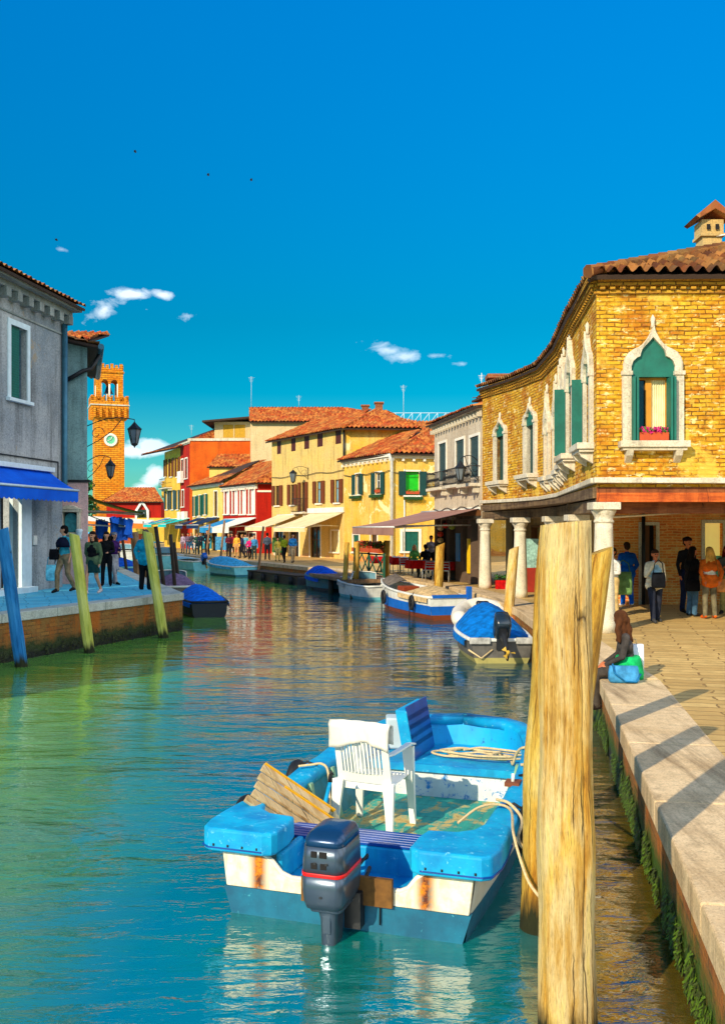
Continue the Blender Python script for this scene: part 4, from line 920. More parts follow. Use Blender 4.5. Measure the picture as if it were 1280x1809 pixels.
for (a, z, col) in ((3.0, 3.0, S(210, 40, 20)), (4.0, 2.95, S(150, 170, 60)), (2.2, 2.9, S(240, 220, 180)), (2.2, 2.65, S(220, 60, 30)), (2.2, 2.4, S(240, 210, 150)), (2.2, 2.15, S(180, 190, 60))):
    mb = MB(); mb.sphere(fs.pt(a, z, .3), .14, 8, sc=(1, 1, .8)); mb.tube([fs.pt(a, z, .3), fs.pt(a, 3.4, .25)], .008, 4); props(mb.build('glass_ornament', plain('ornament%d' % int(a*10+z*100), col, .3)), 'round %s ornament hanging in the shop door under the mauve awning' % {3.0: 'red', 2.95: 'olive', 2.9: 'cream, topmost of its string', 2.65: 'red, second of its string', 2.4: 'cream, third of its string', 2.15: 'green, lowest of its string'}[z], 'ornament', 'ornaments hanging in the shop doors')
lantern('grey wall lantern on the edge of the pale house beside the brick wall', f.pt(f.L-.35, 5.35, .02), f.pt(f.L-.1, 5.4, .75), h=.6, r=.19)
# ------------------------------------------------------------------ yellow corner house
MT['pl_yel'] = plaster('yellow plaster', S(232, 200, 110), S(236, 176, 40), dirt=S(150, 96, 30), damt=.85, brick=(S(200, 110, 40), S(224, 150, 70), S(190, 150, 90)), ztop=2.3, peel=S(240, 220, 160), peelamt=.42)
jp = [(-1.19, 63), (1.74, 57), (7.5, 58.3), (7.5, 70), (-1.19, 70)]
hj, jf = house('yellow_corner_house', 'yellow corner house with a white drainpipe and a bright green window blind', jp, QR, 7.3, MT['pl_yel'],
  [(0, (628, 838, 637, 874), dict(shut='open', smat='sh_dg')), (0, (663, 835, 674, 873), dict(shut='open', smat='sh_dg')), (1, (716, 833, 740, 875), dict(shut='open', smat='sh_dg', pane=plain('green blind', S(20, 190, 20), .6), mull=False)),
   (1, (711, 939, 739, 974), dict(shut='closed', smat='sh_g', fr=.16)), (0, (624, 945, 634, 975), dict(shut='closed', smat='sh_g', fr=.14)), (0, (655, 943, 666, 976), dict(fr=.12))], cornice=dict(edges=(0, 1), teeth=.6, mat='white'))
AP = (4.3, 63.2, 9.35)
roof(hj, [((-1.7, 63.0, 7.35), (1.72, 56.5, 7.35), (2.2, 66, 9.35), AP), ((1.72, 56.5, 7.35), (7.8, 57.9, 7.35), AP, (7.8, 63.6, 9.35))], ridges=[((1.72, 56.5, 7.4), AP)], tw=.3, th=.45, amp=.06)
pipe(hj, [Vector((1.72, 56.85, QR)), Vector((1.72, 56.85, 6.9)), Vector((1.55, 56.6, 7.25))], .09, 'wframe')
pipe(hj, [jf[1].pt(.75, QR, .06), jf[1].pt(.75, 6.4, .06)], .04, 'wframe')
for (e, x0, x1, yy, lab) in ((0, 622, 640, 878, 'trailing green flower box under the left window of the yellow house'), (0, 657, 678, 876, 'trailing green flower box under the middle window of the yellow house'), (1, 712, 745, 880, 'long trailing flower box under the green blind of the yellow house')):
    u0, u1, z, _ = jf[e].rect(x0, 0, x1, yy); flowerbox(hj, jf[e], u0, u1, z-.1, ('leaf', 'leaf'), label=lab, n=60, hang=1)
for (e, x0, x1, yy, lab) in ((1, 716, 740, 873, 'red flowers standing inside the green blind window'), (0, 664, 674, 870, 'pink flowers on the sill of the middle yellow house window')):
    u0, u1, z, _ = jf[e].rect(x0, 0, x1, yy); flowerbox(hj, jf[e], u0, u1, z, ('fl_r', 'leaf'), label=lab, n=50, w0=-.1)
# ------------------------------------------------------------------ cream tall house
MT['pl_cream'] = plaster('cream plaster', S(216, 186, 118), S(228, 192, 104), dirt=S(140, 108, 60), damt=.95, brick=(S(190, 130, 80), S(214, 170, 110), S(200, 170, 120)), ztop=1.9)
ip = [(-7.06, 75), (-1.19, 65), (3.4, 65.4), (3.4, 78), (-7.06, 82)]
iw = [(0, (489, 779, 496, 802), 'p'), (0, (514, 773, 522, 797), 'p'), (0, (537, 769, 546, 793), 'p'), (0, (560, 763, 570, 789), 'p'), (0, (592, 757, 602.5, 784), 'p'),
      (0, (486, 858, 495, 893), 'b'), (0, (513, 856, 521, 892), 'b'), (0, (532, 852, 540, 904), 'b'), (0, (559, 850, 569, 889), 'b'), (0, (591, 847, 601, 888), 'b')]
hi, if_ = house('cream_house', 'tall cream house with a row of small plum shutters under the roof', ip, QR, 9.65, [MT['pl_cream'], MT['pl_yel'], MT['pl_cream'], MT['pl_cream'], MT['pl_cream']],
  [(e, r, dict(shut='closed', smat='sh_p', fr=.0, sill=False) if k == 'p' else dict(shut='open', smat='sh_b', fr=0, pane='glass_blue' if r[0] > 550 else 'glass')) for e, r, k in iw]+
  [(0, (486, 935, 500, 990), dict(fr=.15, pane='glass', sill=False)), (0, (512, 935, 528, 992), dict(fr=.15, pane='dark', sill=False)), (0, (548, 930, 566, 994), dict(fr=.15, pane='glass', sill=False)), (0, (585, 938, 598, 975), dict(fr=.1, pane=plain('cream blind', S(230, 210, 150)), mull=False))])
u0, u1, z, _ = if_[0].rect(524, 860, 544, 905); balcony(hi, if_[0], u0, u1, z, .5, 1.0, .16)
u0, u1, z, z2 = if_[0].rect(545, 897, 608, 906); mb = MB(); if_[0].box(mb, u0, if_[0].L, z, z2, 0, .12); mb.build('string_course', MT['white'], hi)
apx = (1.0, 70.5, 11.6)
roof(hi, [((-7.6, 74.9, 9.65), (-1.3, 64.3, 9.65), (-4.2, 78.5, 11.6), apx), ((-1.3, 64.3, 9.65), (4.0, 64.8, 9.65), apx, (1.6, 70.6, 11.6)), ((4.0, 64.8, 9.65), (4, 79, 9.65), (1.6, 70.6, 11.6), (-3, 78.5, 11.6))], ridges=[((-1.3, 64.3, 9.7), apx)], tw=.3, th=.45, amp=.06)
pipe(hi, [Vector((-1.25, 64.9, 6.9)), Vector((-1.25, 64.9, 9.5))], .07, 'iron')
chimney(hi, (.2, 70.5, 11.3), .5, .5, 'brick_r', False); chimney(hi, (1.2, 70.5, 11.3), .7, .55, 'brick_r', False)
# behind
hn, _ = house('red_roofed_house', 'house behind the yellow corner house showing only its big red roof', [(2.6, 72), (12, 72), (12, 84), (2.6, 84)], QR, 8.4, MT['pl_yel'])
roof(hn, [((2.2, 71, 8.3), (12, 71, 8.3), (2.2, 78, 11.6), (12, 78, 11.6))], tw=.3, th=.45, amp=.06)
mb = MB(); mb.box(6.2, 7.0, 73.2, 74.0, 9.4, 9.9); mb.build('skylight', MT['glass_blue'], hn)
mb = MB()
for i in range(13):
    x = 2.2+i*.75; mb.tube([(x, 86, 12.2), (x, 86, 13.2)], .03, 5)
    if i < 12: mb.tube([(x, 86, 12.2), (x+.75, 86, 13.2)], .035, 5)
for z in (12.2, 13.2): mb.tube([(2.0, 86, z), (11.4, 86, z)], .035, 5)
mb.tube([(2.2, 86, .8), (2.2, 86, 12.2)], .1, 5); mb.tube([(11.2, 86, .8), (11.2, 86, 12.2)], .1, 5)
props(mb.build('rooftop_gantry', plain('white steel', S(190, 220, 235), .5)), 'white steel lattice gantry seen over the red roofs', 'gantry')
# big beige house behind
MT['pl_beige'] = plaster('beige plaster', S(226, 200, 150), S(214, 184, 130), damt=.35)
hb, bf = house('beige_house', 'tallest beige house with a long red gable roof behind the cream house', [(-10.9, 94), (5, 94), (5, 106), (-12.5, 106)], QR, 13.3, MT['pl_beige'])
roof(hb, [((-11.0, 93.5, 13.3), (5.4, 93.5, 13.3), (-11.6, 98.5, 15.3), (-2, 98.5, 15.3))], tw=.34, th=.5, amp=.06)
roof(hb, [((5.4, 104.5, 13.3), (-12, 104.5, 13.3), (-2, 98.5, 15.3), (-11.6, 98.5, 15.3))], tw=.34, th=.5, amp=.06)
mb = MB(); mb.face([(-10.95, 94, 13.2), (-11.0, 98.5, 15.2), (-12.0, 104, 13.2)]); mb.build('gable', MT['white'], hb)
ha, af = house('attic_house', 'beige attic storey with closed yellow shutters above the orange wall', [(-15.3, 99.5), (-10.95, 99.5), (-11.0, 105), (-15.3, 105)], QR, 13.9, MT['pl_beige'], [(0, (394, 750, 412, 773), dict(shut='closed', smat='sh_y', fr=0, sill=False)), (0, (414, 750, 433, 773), dict(shut='closed', smat='sh_y', fr=0, sill=False))])
mb = MB(); mb.obox((-16.4, 98.4, 13.75), (5.8, 0, .5), (0, 7, 0), (0, 0, .18)); mb.build('roof', MT['eave'], ha)
# orange flanked red house, yellow house far left
MT['pl_or'] = plaster('orange red plaster', S(224, 104, 24), S(196, 76, 16), dirt=S(120, 60, 20), damt=.5); MT['pl_red'] = plaster('red plaster', S(186, 34, 14), S(158, 22, 12), dirt=S(90, 20, 10), damt=.7)
MT['pl_yd'] = plaster('deep yellow plaster', S(236, 190, 70), S(226, 170, 50), damt=.4)
he, ef = house('red_tall_house', 'narrow red house with a long plain orange side wall', [(-19.1, 101), (-17.4, 97), (-10.95, 97), (-10.95, 99.4), (-17, 104)], QR, 11.7, [MT['pl_red'], MT['pl_or'], MT['pl_or'], MT['pl_or'], MT['pl_red']],
  [(0, (320, 812, 324, 845), dict(fr=.12, pane='glass')), (0, (327, 810, 331, 845), dict(fr=.12, pane='glass')), (0, (321, 866, 325, 895), dict(fr=.12))], cornice=dict(edges=(0,), mat='stone'))
mb = MB(); ef[1].box(mb, -.2, ef[1].L, 11.7, 11.95, -.3, .12); mb.build('parapet', MT['stone'], he)
mb = MB(); ef[0].box(mb, .2, 1.8, 7.6, 8.8, .05, .4); ef[0].box(mb, 2.2, 3.6, 3.4, 4.6, .05, .4); ef[0].box(mb, .2, 1.4, 3.4, 4.6, .05, .4); mb.build('balcony', MT['white'], he)
hd, df = house('yellow_eaves_house', 'yellow house with deep overhanging eaves at the far end of the right bank', [(-22.2, 108), (-19.1, 101), (-14, 103), (-14, 112)], QR, 11.4, MT['pl_yd'],
  [(0, (291.5, 812, 294, 842), dict(shut='open', smat='sh_b', fr=0)), (0, (301, 810, 305, 842), dict(shut='open', smat='sh_b', fr=0)), (0, (312, 808, 316, 842), dict(shut='open', smat='sh_b', fr=0)), (0, (293, 868, 297, 900), dict(shut='open', smat='sh_gr', fr=0)), (0, (303, 866, 307, 900), dict(shut='open', smat='sh_gr', fr=0)), (0, (312, 866, 316, 900), dict(shut='open', smat='sh_gr', fr=0))])
roof(hd, [((-25.0, 108.5, 11.2), (-19.2, 99, 11.2), (-18, 112, 13.5), (-14.6, 104, 14.2)), ((-19.2, 99, 11.3), (-13, 101.5, 12.6), (-14.6, 104, 14.2), (-13.5, 104, 14.2))], tw=.34, th=.5)
u0, u1, z, _ = df[0].rect(290, 0, 304, 862); balcony(hd, df[0], max(.1, u0), u1, z, .7, 1.0, .3)
# low houses
MT['pl_py'] = plaster('pale yellow plaster', S(238, 214, 120), S(228, 190, 84), damt=.5)
hg, gf = house('low_yellow_house', 'low pale yellow house with green shutters left of the low red house', [(-16.95, 96), (-12.6, 87), (-8, 89), (-8, 96.8)], QR, 7.0, MT['pl_py'],
  [(0, (343, 877, 346, 912), dict(shut='open', smat='sh_g', fr=.08)), (0, (351, 875, 355, 911), dict(shut='open', smat='sh_g', fr=.08)), (0, (361, 873, 365, 909), dict(shut='open', smat='sh_g', fr=.08)), (0, (378, 868, 384, 912), dict(fr=.1)),
   (0, (343, 935, 350, 980), dict(fr=.1, sill=False)), (0, (356, 935, 366, 982), dict(fr=.1, sill=False)), (0, (374, 938, 384, 984), dict(fr=.1, sill=False, pane='dark'))], cornice=dict(edges=(0,), mat='white'))
roof(hg, [((-17.6, 96, 7.05), (-12.9, 86.4, 7.05), (-12.5, 97, 9.3), (-9.6, 89.5, 9.3))], tw=.34, th=.5); 
roof(hg, [((-15.2, 94, 8.9), (-7.4, 94.0, 8.9), (-14.5, 97, 10.4), (-7.4, 97, 10.0))], tw=.34, th=.5)
mb = MB(); mb.box(-15, -7.5, 94.3, 96.9, 6.9, 8.95); mb.build('wall', MT['pl_py'], hg)
hh, hf2 = house('low_red_house', 'low bright red house with four white framed windows', [(-12.6, 87), (-8.75, 80), (-6.4, 80.3), (-6.4, 88.5)], QR, 6.6, MT['pl_red'],
  [(0, (397, 868, 404, 908), dict(fr=.22, pane='wframe', mull=False)), (0, (411, 866, 418.5, 908), dict(fr=.22, pane='wframe', mull=False)), (0, (425, 865, 433, 908), dict(fr=.22, pane='wframe', mull=False)), (0, (440.5, 864, 449, 908), dict(fr=.22, pane='wframe', mull=False)),
   (0, (398, 940, 410, 986), dict(fr=.1, sill=False)), (0, (420, 940, 436, 988), dict(fr=.1, sill=False, pane='dark')), (0, (440, 942, 452, 985), dict(fr=.1, sill=False))], cornice=dict(edges=(0,), teeth=.6, mat='white'))
roof(hh, [((-13.0, 87, 6.65), (-8.9, 79.4, 6.65), (-9.5, 89.5, 9.0), (-6.2, 83, 9.0)), ((-8.9, 79.4, 6.65), (-5.8, 79.8, 6.65), (-6.2, 83, 9.0), (-5.8, 83, 9.0))], tw=.32, th=.48)
mb = MB(); hf2[1].box(mb, 0, hf2[1].L, 5.9, 6.05, 0, .06); mb.build('string_course', MT['white'], hh)
# laundry on the red tall house
# ------------------------------------------------------------------ far end
hr_, rf2 = house('red_gothic_house', 'distant red house with a white pointed window at the canal end', [(-37.5, 141), (-29.5, 141), (-29.5, 150), (-37.5, 150)], .9, [6.7, 6.7, 6.7, 6.7], MT['pl_red'], [], group='houses along the canal')
roof(hr_, [((-38, 140.4, 6.75), (-29, 140.4, 6.75), (-36, 146, 9.1), (-31.5, 146, 9.1)), ((-38.2, 150, 6.75), (-38.2, 140.4, 6.75), (-36, 146.2, 9.1), (-36, 146, 9.1))], tw=.4, th=.6)
mb = MB(); hf_ = rf2[0]; hf_.box(mb, -.5, hf_.L+.5, .9, 4.4, .0, .3); mb.build('garden_wall', MT['pl_yd'], hr_)
mb = MB(); u, _ = hf_.hit(251.5, 0)
for s in (-1, 1): mb.prism([(0, 0), (.25*s, 0), (.25*s, 1.5), (-.5*s+.2*s, 2.4), (-.75*s, 2.9), (-.75*s, 2.5), (-.1*s, 1.5)], hf_.pt(u+.75*s, 4.0, 0), hf_.D, (0, 0, 1), hf_.N*.36)
hf_.box(mb, u-1.1, u+1.1, 3.9, 4.05, 0, .4); fw = mb.build('window', MT['white'], hr_); mb = MB(); hf_.box(mb, u-.62, u+.62, 4.05, 5.6, .02, .2); mb.build('pane', MT['glass'], fw)
chimney(hr_, (-29.9, 146, 7.5), 2.0, .9, 'pl_yd'); 
# clock tower
TX, TY, TS = (191.5-640)/FPX*150, 150, 2.2
tw_ = thing('clock_tower', 'orange brick clock tower with battlements and an open belfry', 'tower', (TX, TY, .9))
z19, z21, z23, z27 = 19.6, 21.4, 22.9, 27.3
rot = R(20); cr, sr = math.cos(rot), math.sin(rot)
def TP(x, y, z): return Vector((TX+x*cr-y*sr, TY+x*sr+y*cr, z))
def tbox(mb, x0, x1, y0, y1, z0, z1, mi=0): mb.obox(TP(x0, y0, z0), TP(x1, y0, 0)-TP(x0, y0, 0), TP(x0, y1, 0)-TP(x0, y0, 0), (0, 0, z1-z0), mi)
mb = MB(); tbox(mb, -TS, TS, -TS, TS, .5, z19-.0); mb.build('shaft', MT['brick_t'], tw_)
TB = 2.8; mb = MB()
rings = [[TP(sx*s, sy*s, z) for sx, sy in ((-1, -1), (1, -1), (1, 1), (-1, 1))] for s, z in ((TS, z19), (TB, z21), (TB, z21+.3))]
mb.loft(rings, smooth=False)
for sd in range(4):
    for i in range(6):
        a = -TB+.5+(2*TB-1)*i/5; Rm = Matrix.Rotation(sd*math.pi/2, 2)
        p0 = Rm @ Vector((a-.17, -TB-.05)); p1 = Rm @ Vector((a+.17, -TS+.1)); xa, xb = sorted((p0.x, p1.x)); ya, yb = sorted((p0.y, p1.y)); tbox(mb, xa, xb, ya, yb, z19+.3, z21+.1)
mb.build('corbels', MT['brick_t'], tw_)
mb = MB(); tbox(mb, -TB-.12, TB+.12, -TB-.12, TB+.12, z21+.3, z21+.48); mb.build('string_course', MT['stone'], tw_)
mb = MB(); tbox(mb, -TB, TB, -TB, TB, z21+.48, z23-.5)
for sd in range(4):
    for i in range(5):
        a = -TB+.55+(2*TB-1.1)*i/4; Rm = Matrix.Rotation(sd*math.pi/2, 2); 
        for (q0, q1, hh_) in ((a-.42, a+.42, z23+.1), (a-.42, a-.18, z23+.35), (a+.18, a+.42, z23+.35)):
            p0 = Rm @ Vector((q0, -TB-.001*(i+1))); p1 = Rm @ Vector((q1, -TB+.45)); xa, xb = sorted((p0.x, p1.x)); ya, yb = sorted((p0.y, p1.y)); tbox(mb, xa, xb, ya, yb, z23-.5, hh_)
mb.build('battlement', MT['brick_t'], tw_)
BS = 2.02; mb = MB()
for sx in (-1, 1):
    for sy in (-1, 1): tbox(mb, min(sx*BS, sx*(BS-.75)), max(sx*BS, sx*(BS-.75)), min(sy*BS, sy*(BS-.75)), max(sy*BS, sy*(BS-.75)), z23-.5, 26)
tbox(mb, -BS, BS, -BS, BS, 26.0, z27)
for sd in range(4):     # round arch heads between the piers
    Rm = Matrix.Rotation(sd*math.pi/2, 2)
    for c_ in (-.7, .7):
        P = [(c_-.7, 26.0), (c_-.7, 25.1)]+[(c_-.52*math.cos(a), 25.2+.62*math.sin(a)) for a in [math.pi*k/10 for k in range(11)]]+[(c_+.7, 25.1), (c_+.7, 26.0)]
        A = [TP(*(Rm @ Vector((x, -BS+.02))), z) for x, z in P]; B = [TP(*(Rm @ Vector((x, -BS+.5))), z) for x, z in P]
        n = len(A); mb.add(A+B, [tuple(range(n)), tuple(reversed(range(n, 2*n)))]+[(i, (i+1) % n, n+(i+1) % n, n+i) for i in range(n)])
tbox(mb, -BS-.15, BS+.15, -BS-.15, BS+.15, z27-.45, z27-.25)
for sd in range(4):
    for i in range(6):
        a = -BS+.3+(2*BS-.6)*i/5; Rm = Matrix.Rotation(sd*math.pi/2, 2); p0 = Rm @ Vector((a-.22, -BS-.05)); p1 = Rm @ Vector((a+.22, -BS+.3)); xa, xb = sorted((p0.x, p1.x)); ya, yb = sorted((p0.y, p1.y)); tbox(mb, xa, xb, ya, yb, z27, z27+.75+.2*(i % 2))
mb.build('belfry', MT['brick_t'], tw_)
mb = MB()
for sd in range(4):
    Rm = Matrix.Rotation(sd*math.pi/2, 2)
    for a in (-1.25, 0, 1.25): q = Rm @ Vector((a, -BS+.25)); p = TP(q.x, q.y, 0); mb.tube([(p.x, p.y, z23-.5), (p.x, p.y, 25.2)], .15, 8)
mb.build('colonnette', MT['white'], tw_)
mb = MB(); mb.lathe(TP(0, 0, 23.9), [(.75, 0), (.6, .15), (.45, .7), (.35, 1.0), (.05, 1.15)], 12); mb.tube([TP(0, 0, 25), TP(0, 0, 26)], .06, 6); mb.build('bell', MT['iron'], tw_)
cc = TP(.12, -TS-.0, CH+(933-779)/FPX*150)
ny = (TP(0, -1, 0)-TP(0, 0, 0)); nx = (TP(1, 0, 0)-TP(0, 0, 0))
def disc(mb, c, r0, r1, w0, w1, n=28):
    rings = [[c+nx*(r*math.cos(2*math.pi*j/n))+Vector((0, 0, r*math.sin(2*math.pi*j/n)))+ny*w for j in range(n)] for r, w in ((r1, 0), (r1, w1), (r0, w1), (r0, w0))]; mb.loft(rings, 0, True, False, False)
mb = MB(); disc(mb, cc, .66, 1.0, .06, .2); ck = mb.build('clock', MT['white'], tw_)
mb = MB(); mb.add([cc+nx*(.75*math.cos(2*math.pi*j/28))+Vector((0, 0, .75*math.sin(2*math.pi*j/28)))+ny*.07 for j in range(28)], [tuple(range(28))]); mb.build('clock_face', plain('green clock face', S(110, 200, 150), .5, .4, 2), ck)
mb = MB()
for a, l in ((-1.9, .5), (.5, .65)): mb.tube([cc+ny*.12, cc+ny*.12+nx*l*math.sin(a)+Vector((0, 0, l*math.cos(a)))], .05, 5)
for k in range(12): a = k*math.pi/6; q = cc+ny*.1; mb.tube([q+nx*.6*math.sin(a)+Vector((0, 0, .6*math.cos(a))), q+nx*.7*math.sin(a)+Vector((0, 0, .7*math.cos(a)))], .04, 4)
mb.build('clock_hands', MT['wframe'], ck)
# ------------------------------------------------------------------ left bank
MT['pl_gray'] = plaster('weathered grey plaster', S(186, 188, 186), S(128, 140, 148), dirt=S(56, 56, 52), damt=1.0, scale=.7, peel=S(160, 146, 124), peelamt=.36)
MT['pl_teal'] = plaster('mouldy blue grey plaster', S(160, 196, 194), S(120, 156, 160), dirt=S(60, 76, 70), damt=1.0, scale=.9, peel=S(100, 124, 112), peelamt=.4)
MT['pl_pink'] = plaster('pink plaster', S(232, 200, 196), S(220, 176, 170), dirt=S(150, 110, 100), damt=.4, brick=(S(120, 50, 40), S(150, 80, 60), S(170, 140, 120)), ztop=1.5)
MT['bluew'] = plain('white painted surround', S(216, 232, 236), .6, .15)
la = [(-13.35, 6), (-9.41, 30.2), (-20, 32), (-22, 8)]
hl, lf = house('grey_house', 'weathered grey plastered house with a dentil cornice at the left edge', la, QL, 9.55, MT['pl_gray'],
  [(0, (18, 578, 47, 706), dict(fr=.16, shut=None, smat='sh_dg', frm='bluew', depth=.35)), (0, (-60, 885, -25, 1040), dict(fr=.1, sill=False)), (0, (2, 870, 33, 1043), dict(fr=.0, sill=False, pane='dark', mull=False, depth=.5))], group='houses along the canal')
f = lf[0]
u0, u1, z0, z1 = f.rect(18, 578, 47, 706); mb = MB(); f.box(mb, u0+.01, lerp(u0, u1, .66), z0, z1, -.12, -.06); mb.build('shutter', MT['sh_t'], hl)
u0, u1, z0, z1 = f.rect(33, 870, 51, 1043); mb = MB(); f.box(mb, u0, u1, QL-.1, z1, -.3, .1); f.box(mb, f.rect(-30, 0, 2, 10)[0], u1, QL-.1, QL+.16, -.2, .3); mb.build('door_surround', MT['bluew'], hl, bevel=.02)
mb = MB(); mb.obox(f.pt(0, 9.72, 0), f.D*(f.L+.35), f.N*.5, (0, 0, .13)); mb.obox(f.pt(0, 9.55, -.05), f.D*(f.L+.2), f.N*.3, (0, 0, .17)); mb.obox(f.pt(0, 8.95, -.02), f.D*(f.L+.03), f.N*.06, (0, 0, .06))
n = int(f.L/.62)
for i in range(n+1): u = f.L-i*.62; f.box(mb, u-.13, u+.13, 9.28, 9.55, 0, .3)
mb.build('cornice', plaster('grey cornice', S(170, 176, 170), S(120, 130, 128), damt=.9), hl, bevel=.015)
roof(hl, [(f.pt(-.2, 9.9, .62), f.pt(f.L+.35, 9.9, .62), f.pt(-.2, 11.6, -5), f.pt(f.L-.5, 11.6, -5))], 'tile_old', tw=.26)
pipe(hl, [f.pt(f.L-.05, 9.3, .1), f.pt(f.L-.05, 4.2, .1), f.pt(f.L-.05, 3.9, .12)], .09, 'iron_blue'); 
pipe(hl, [f.pt(f.L-.35, 4.3, .03), f.pt(f.L-.35, 4.95, .03), f.pt(f.L-5, 4.95, .03), f.pt(f.L-12, 4.95, .03)], .02, 'iron', 'cable')
mb = MB(); u0, _ = f.hit(60); f.box(mb, u0-.1, u0+.12, 2.4, 2.68, 0, .05); mb.build('doorbell', MT['wframe'], hl, bevel=.01)
MT['aw_blue'] = awning('blue awning fabric', (S(0, 104, 232), S(0, 80, 200)))
ae = f.hit(86)[0]
r_ = awn('bright blue awning with a scalloped edge on the grey house', f, ae-9, ae, 4.62, 4.02, .95, .3, MT['aw_blue'], scallop=.05, frame='iron_blue')
mb = MB(); f.box(mb, ae-9, ae+.03, 4.6, 4.74, 0, .2); mb.build('cassette', MT['bluew'], r_, bevel=.01); mb = MB(); mb.tube([f.pt(ae-9, 4.04, .97), f.pt(ae, 4.04, .97)], .035, 6); mb.build('front_bar', MT['bluew'], r_)
lb = [(-9.88, 31.4), (-9.15, 31.9), (-10.9, 38), (-20, 38), (-20, 31.4)]
lb = [(-20, 31.0), (-9.12, 31.9), (-10.95, 38), (-20, 38)]
hb2, bf2 = house('teal_grey_house', 'blue grey mouldy house wall above pink plaster, just beyond the grey house', lb, QL, [10.6, 8.95, 8.95, 10.6], MT['pl_teal'])
f = bf2[0]; mb = MB(); f.box(mb, f.L-4, f.L+.012, QL, 4.42, 0, .03); f2 = bf2[1]; f2.box(mb, -.01, f2.L, QL, 4.42, 0, .03); mb.build('wall', MT['pl_pink'], hb2)
mb = MB(); f.box(mb, f.L-4, f.L+.1, 4.42, 4.5, 0, .08); mb.build('string_course', MT['iron'], hb2)
roof(hb2, [((-8.62, 31.55, 8.95), (-10.5, 38.1, 8.95), (-15, 31.2, 10.3), (-15, 38, 10.3))], 'tile_old')
mb = MB(); mb.tube([(-8.55, 31.5, 8.85), (-10.45, 38, 8.85)], .1, 8); mb.build('gutter', MT['iron_blue'], hb2)
pipe(hb2, [f.pt(f.L-.95, 7.6, .1), f.pt(f.L-.1, 8.1, .12), f2.pt(.1, 8.2, .12), f2.pt(.2, 8.7, .4)], .075, 'iron'); 
hc, cf2 = house('white_house', 'white house behind with a curled tile roof above the blue grey wall', [(-17, 39.0), (-11.35, 39.4), (-13.9, 48.5), (-17, 48.5)], QL, 10.45, MT['white'])
roof(hc, [((-17, 38.5, 10.55), (-11.1, 38.9, 10.55), (-17, 42, 11.5), (-11.1, 42.2, 11.5)), ((-11.1, 38.9, 10.55), (-13.6, 48.9, 10.55), (-12.3, 42, 11.5), (-15, 48, 11.5))], 'tile', tw=.3, amp=.08, sub=6)
pipe(hc, [Vector((-12.2, 39.0, 10.4)), Vector((-12.0, 39.0, 10.1)), Vector((-12.4, 39.05, 9.8)), Vector((-12.4, 39.1, 7))], .07, 'planter')
# shrine
f = bf2[0]; u0, u1, z0, z1 = f.rect(106, 893, 147, 947); uc = (u0+u1)/2; W_ = (u1-u0)
sr_ = thing('wall_shrine', 'small stone wall shrine with a pediment beside the blue awning', 'shrine', f.pt(uc, z0, .05)); mb = MB(); h_ = z1-z0
f.box(mb, uc-W_*.42, uc+W_*.42, z0+.05, z0+.12, .03, .35)
for s in (-1, 1): f.box(mb, uc+s*W_*.36-.045, uc+s*W_*.36+.045, z0+.12, z1-.22, .03, .3)
f.box(mb, uc-W_*.46, uc+W_*.46, z1-.22, z1-.14, .03, .34); mb.prism([(-W_*.5, 0), (W_*.5, 0), (W_*.2, .12), (0, .15), (-W_*.2, .12)], f.pt(uc, z1-.14, .03), f.D, (0, 0, 1), f.N*.34); mb.build('frame', MT['stone'], sr_, bevel=.01)
mb = MB(); A = [(-.2, 0), (.2, 0)]+[(.2*math.cos(a), .42+.2*math.sin(a)) for a in [math.pi*k/8 for k in range(9)]]; mb.prism(A, f.pt(uc, z0+.14, .04), f.D, (0, 0, 1), f.N*.05); mb.build('niche', plain('blue niche paint', S(60, 150, 160), .4, .6, 9), sr_)
mb = MB(); f.box(mb, uc-.28, uc+.28, z0+.12, z1-.22, .031, .039); mb.build('back_panel', plain('dark niche', S(40, 60, 60)), sr_)
for s in (-1, 1): mb = MB(); mb.lathe(f.pt(uc+s*W_*.42, z0-.1, .35), [(.06, 0), (.1, .03), (.07, .1), (.1, .2), (.12, .3), (.08, .34)], 10); mb.build('vase', MT['bluew'], sr_)
# awnings on the white house and merch
cfac = cf2[1]
MT['aw_gy'] = awning('green and yellow striped awning', (S(70, 96, 10), S(220, 190, 30)), stripe=.9); MT['aw_dark'] = awning('black and cream striped awning', (S(16, 18, 22), S(220, 210, 180)), stripe=.5)
awn('green and yellow awning at the foot of the clock tower view', cfac, .6, 5.5, 4.25, 3.55, 2.4, .18, MT['aw_gy'], scallop=0); awn('dark striped awning below the green and yellow one', cfac, .2, 3.0, 3.5, 3.0, 1.6, .15, MT['aw_dark'])
rr = random.Random(9)
for k in range(9):
    mb = MB(); u = .4+k*.42; w_ = rr.uniform(.5, 1.9); n = 7; L_ = rr.uniform(.7, 1.15); z0 = 3.35-.05*(k % 3); hw_ = rr.uniform(.16, .3)
    rows = [[cfac.pt(u+hw_*(i/n*2-1)*(1+.5*j/6), z0-L_*j/6+.05*math.sin(i*1.7+j), w_+.09*math.sin(i*2.1+k+j*.4)+hw_*.8*(i/n*2-1)) for i in range(n+1)] for j in range(7)]
    mb.loft(rows, 0, False, False, True); mb.loft([[p+cfac.N*.012 for p in reversed(r)] for r in rows], 0, False, False, True)
    props(mb.build('hanging_scarf', plain('blue scarf cloth', S(16, 110, 240), .8, .5, 3)), '%s bright blue scarf counted from the wall in the bunch behind the women' % ('first', 'second', 'third', 'fourth', 'fifth', 'sixth', 'seventh', 'eighth', 'last')[k], 'scarf', 'blue scarves hanging under the striped awning')
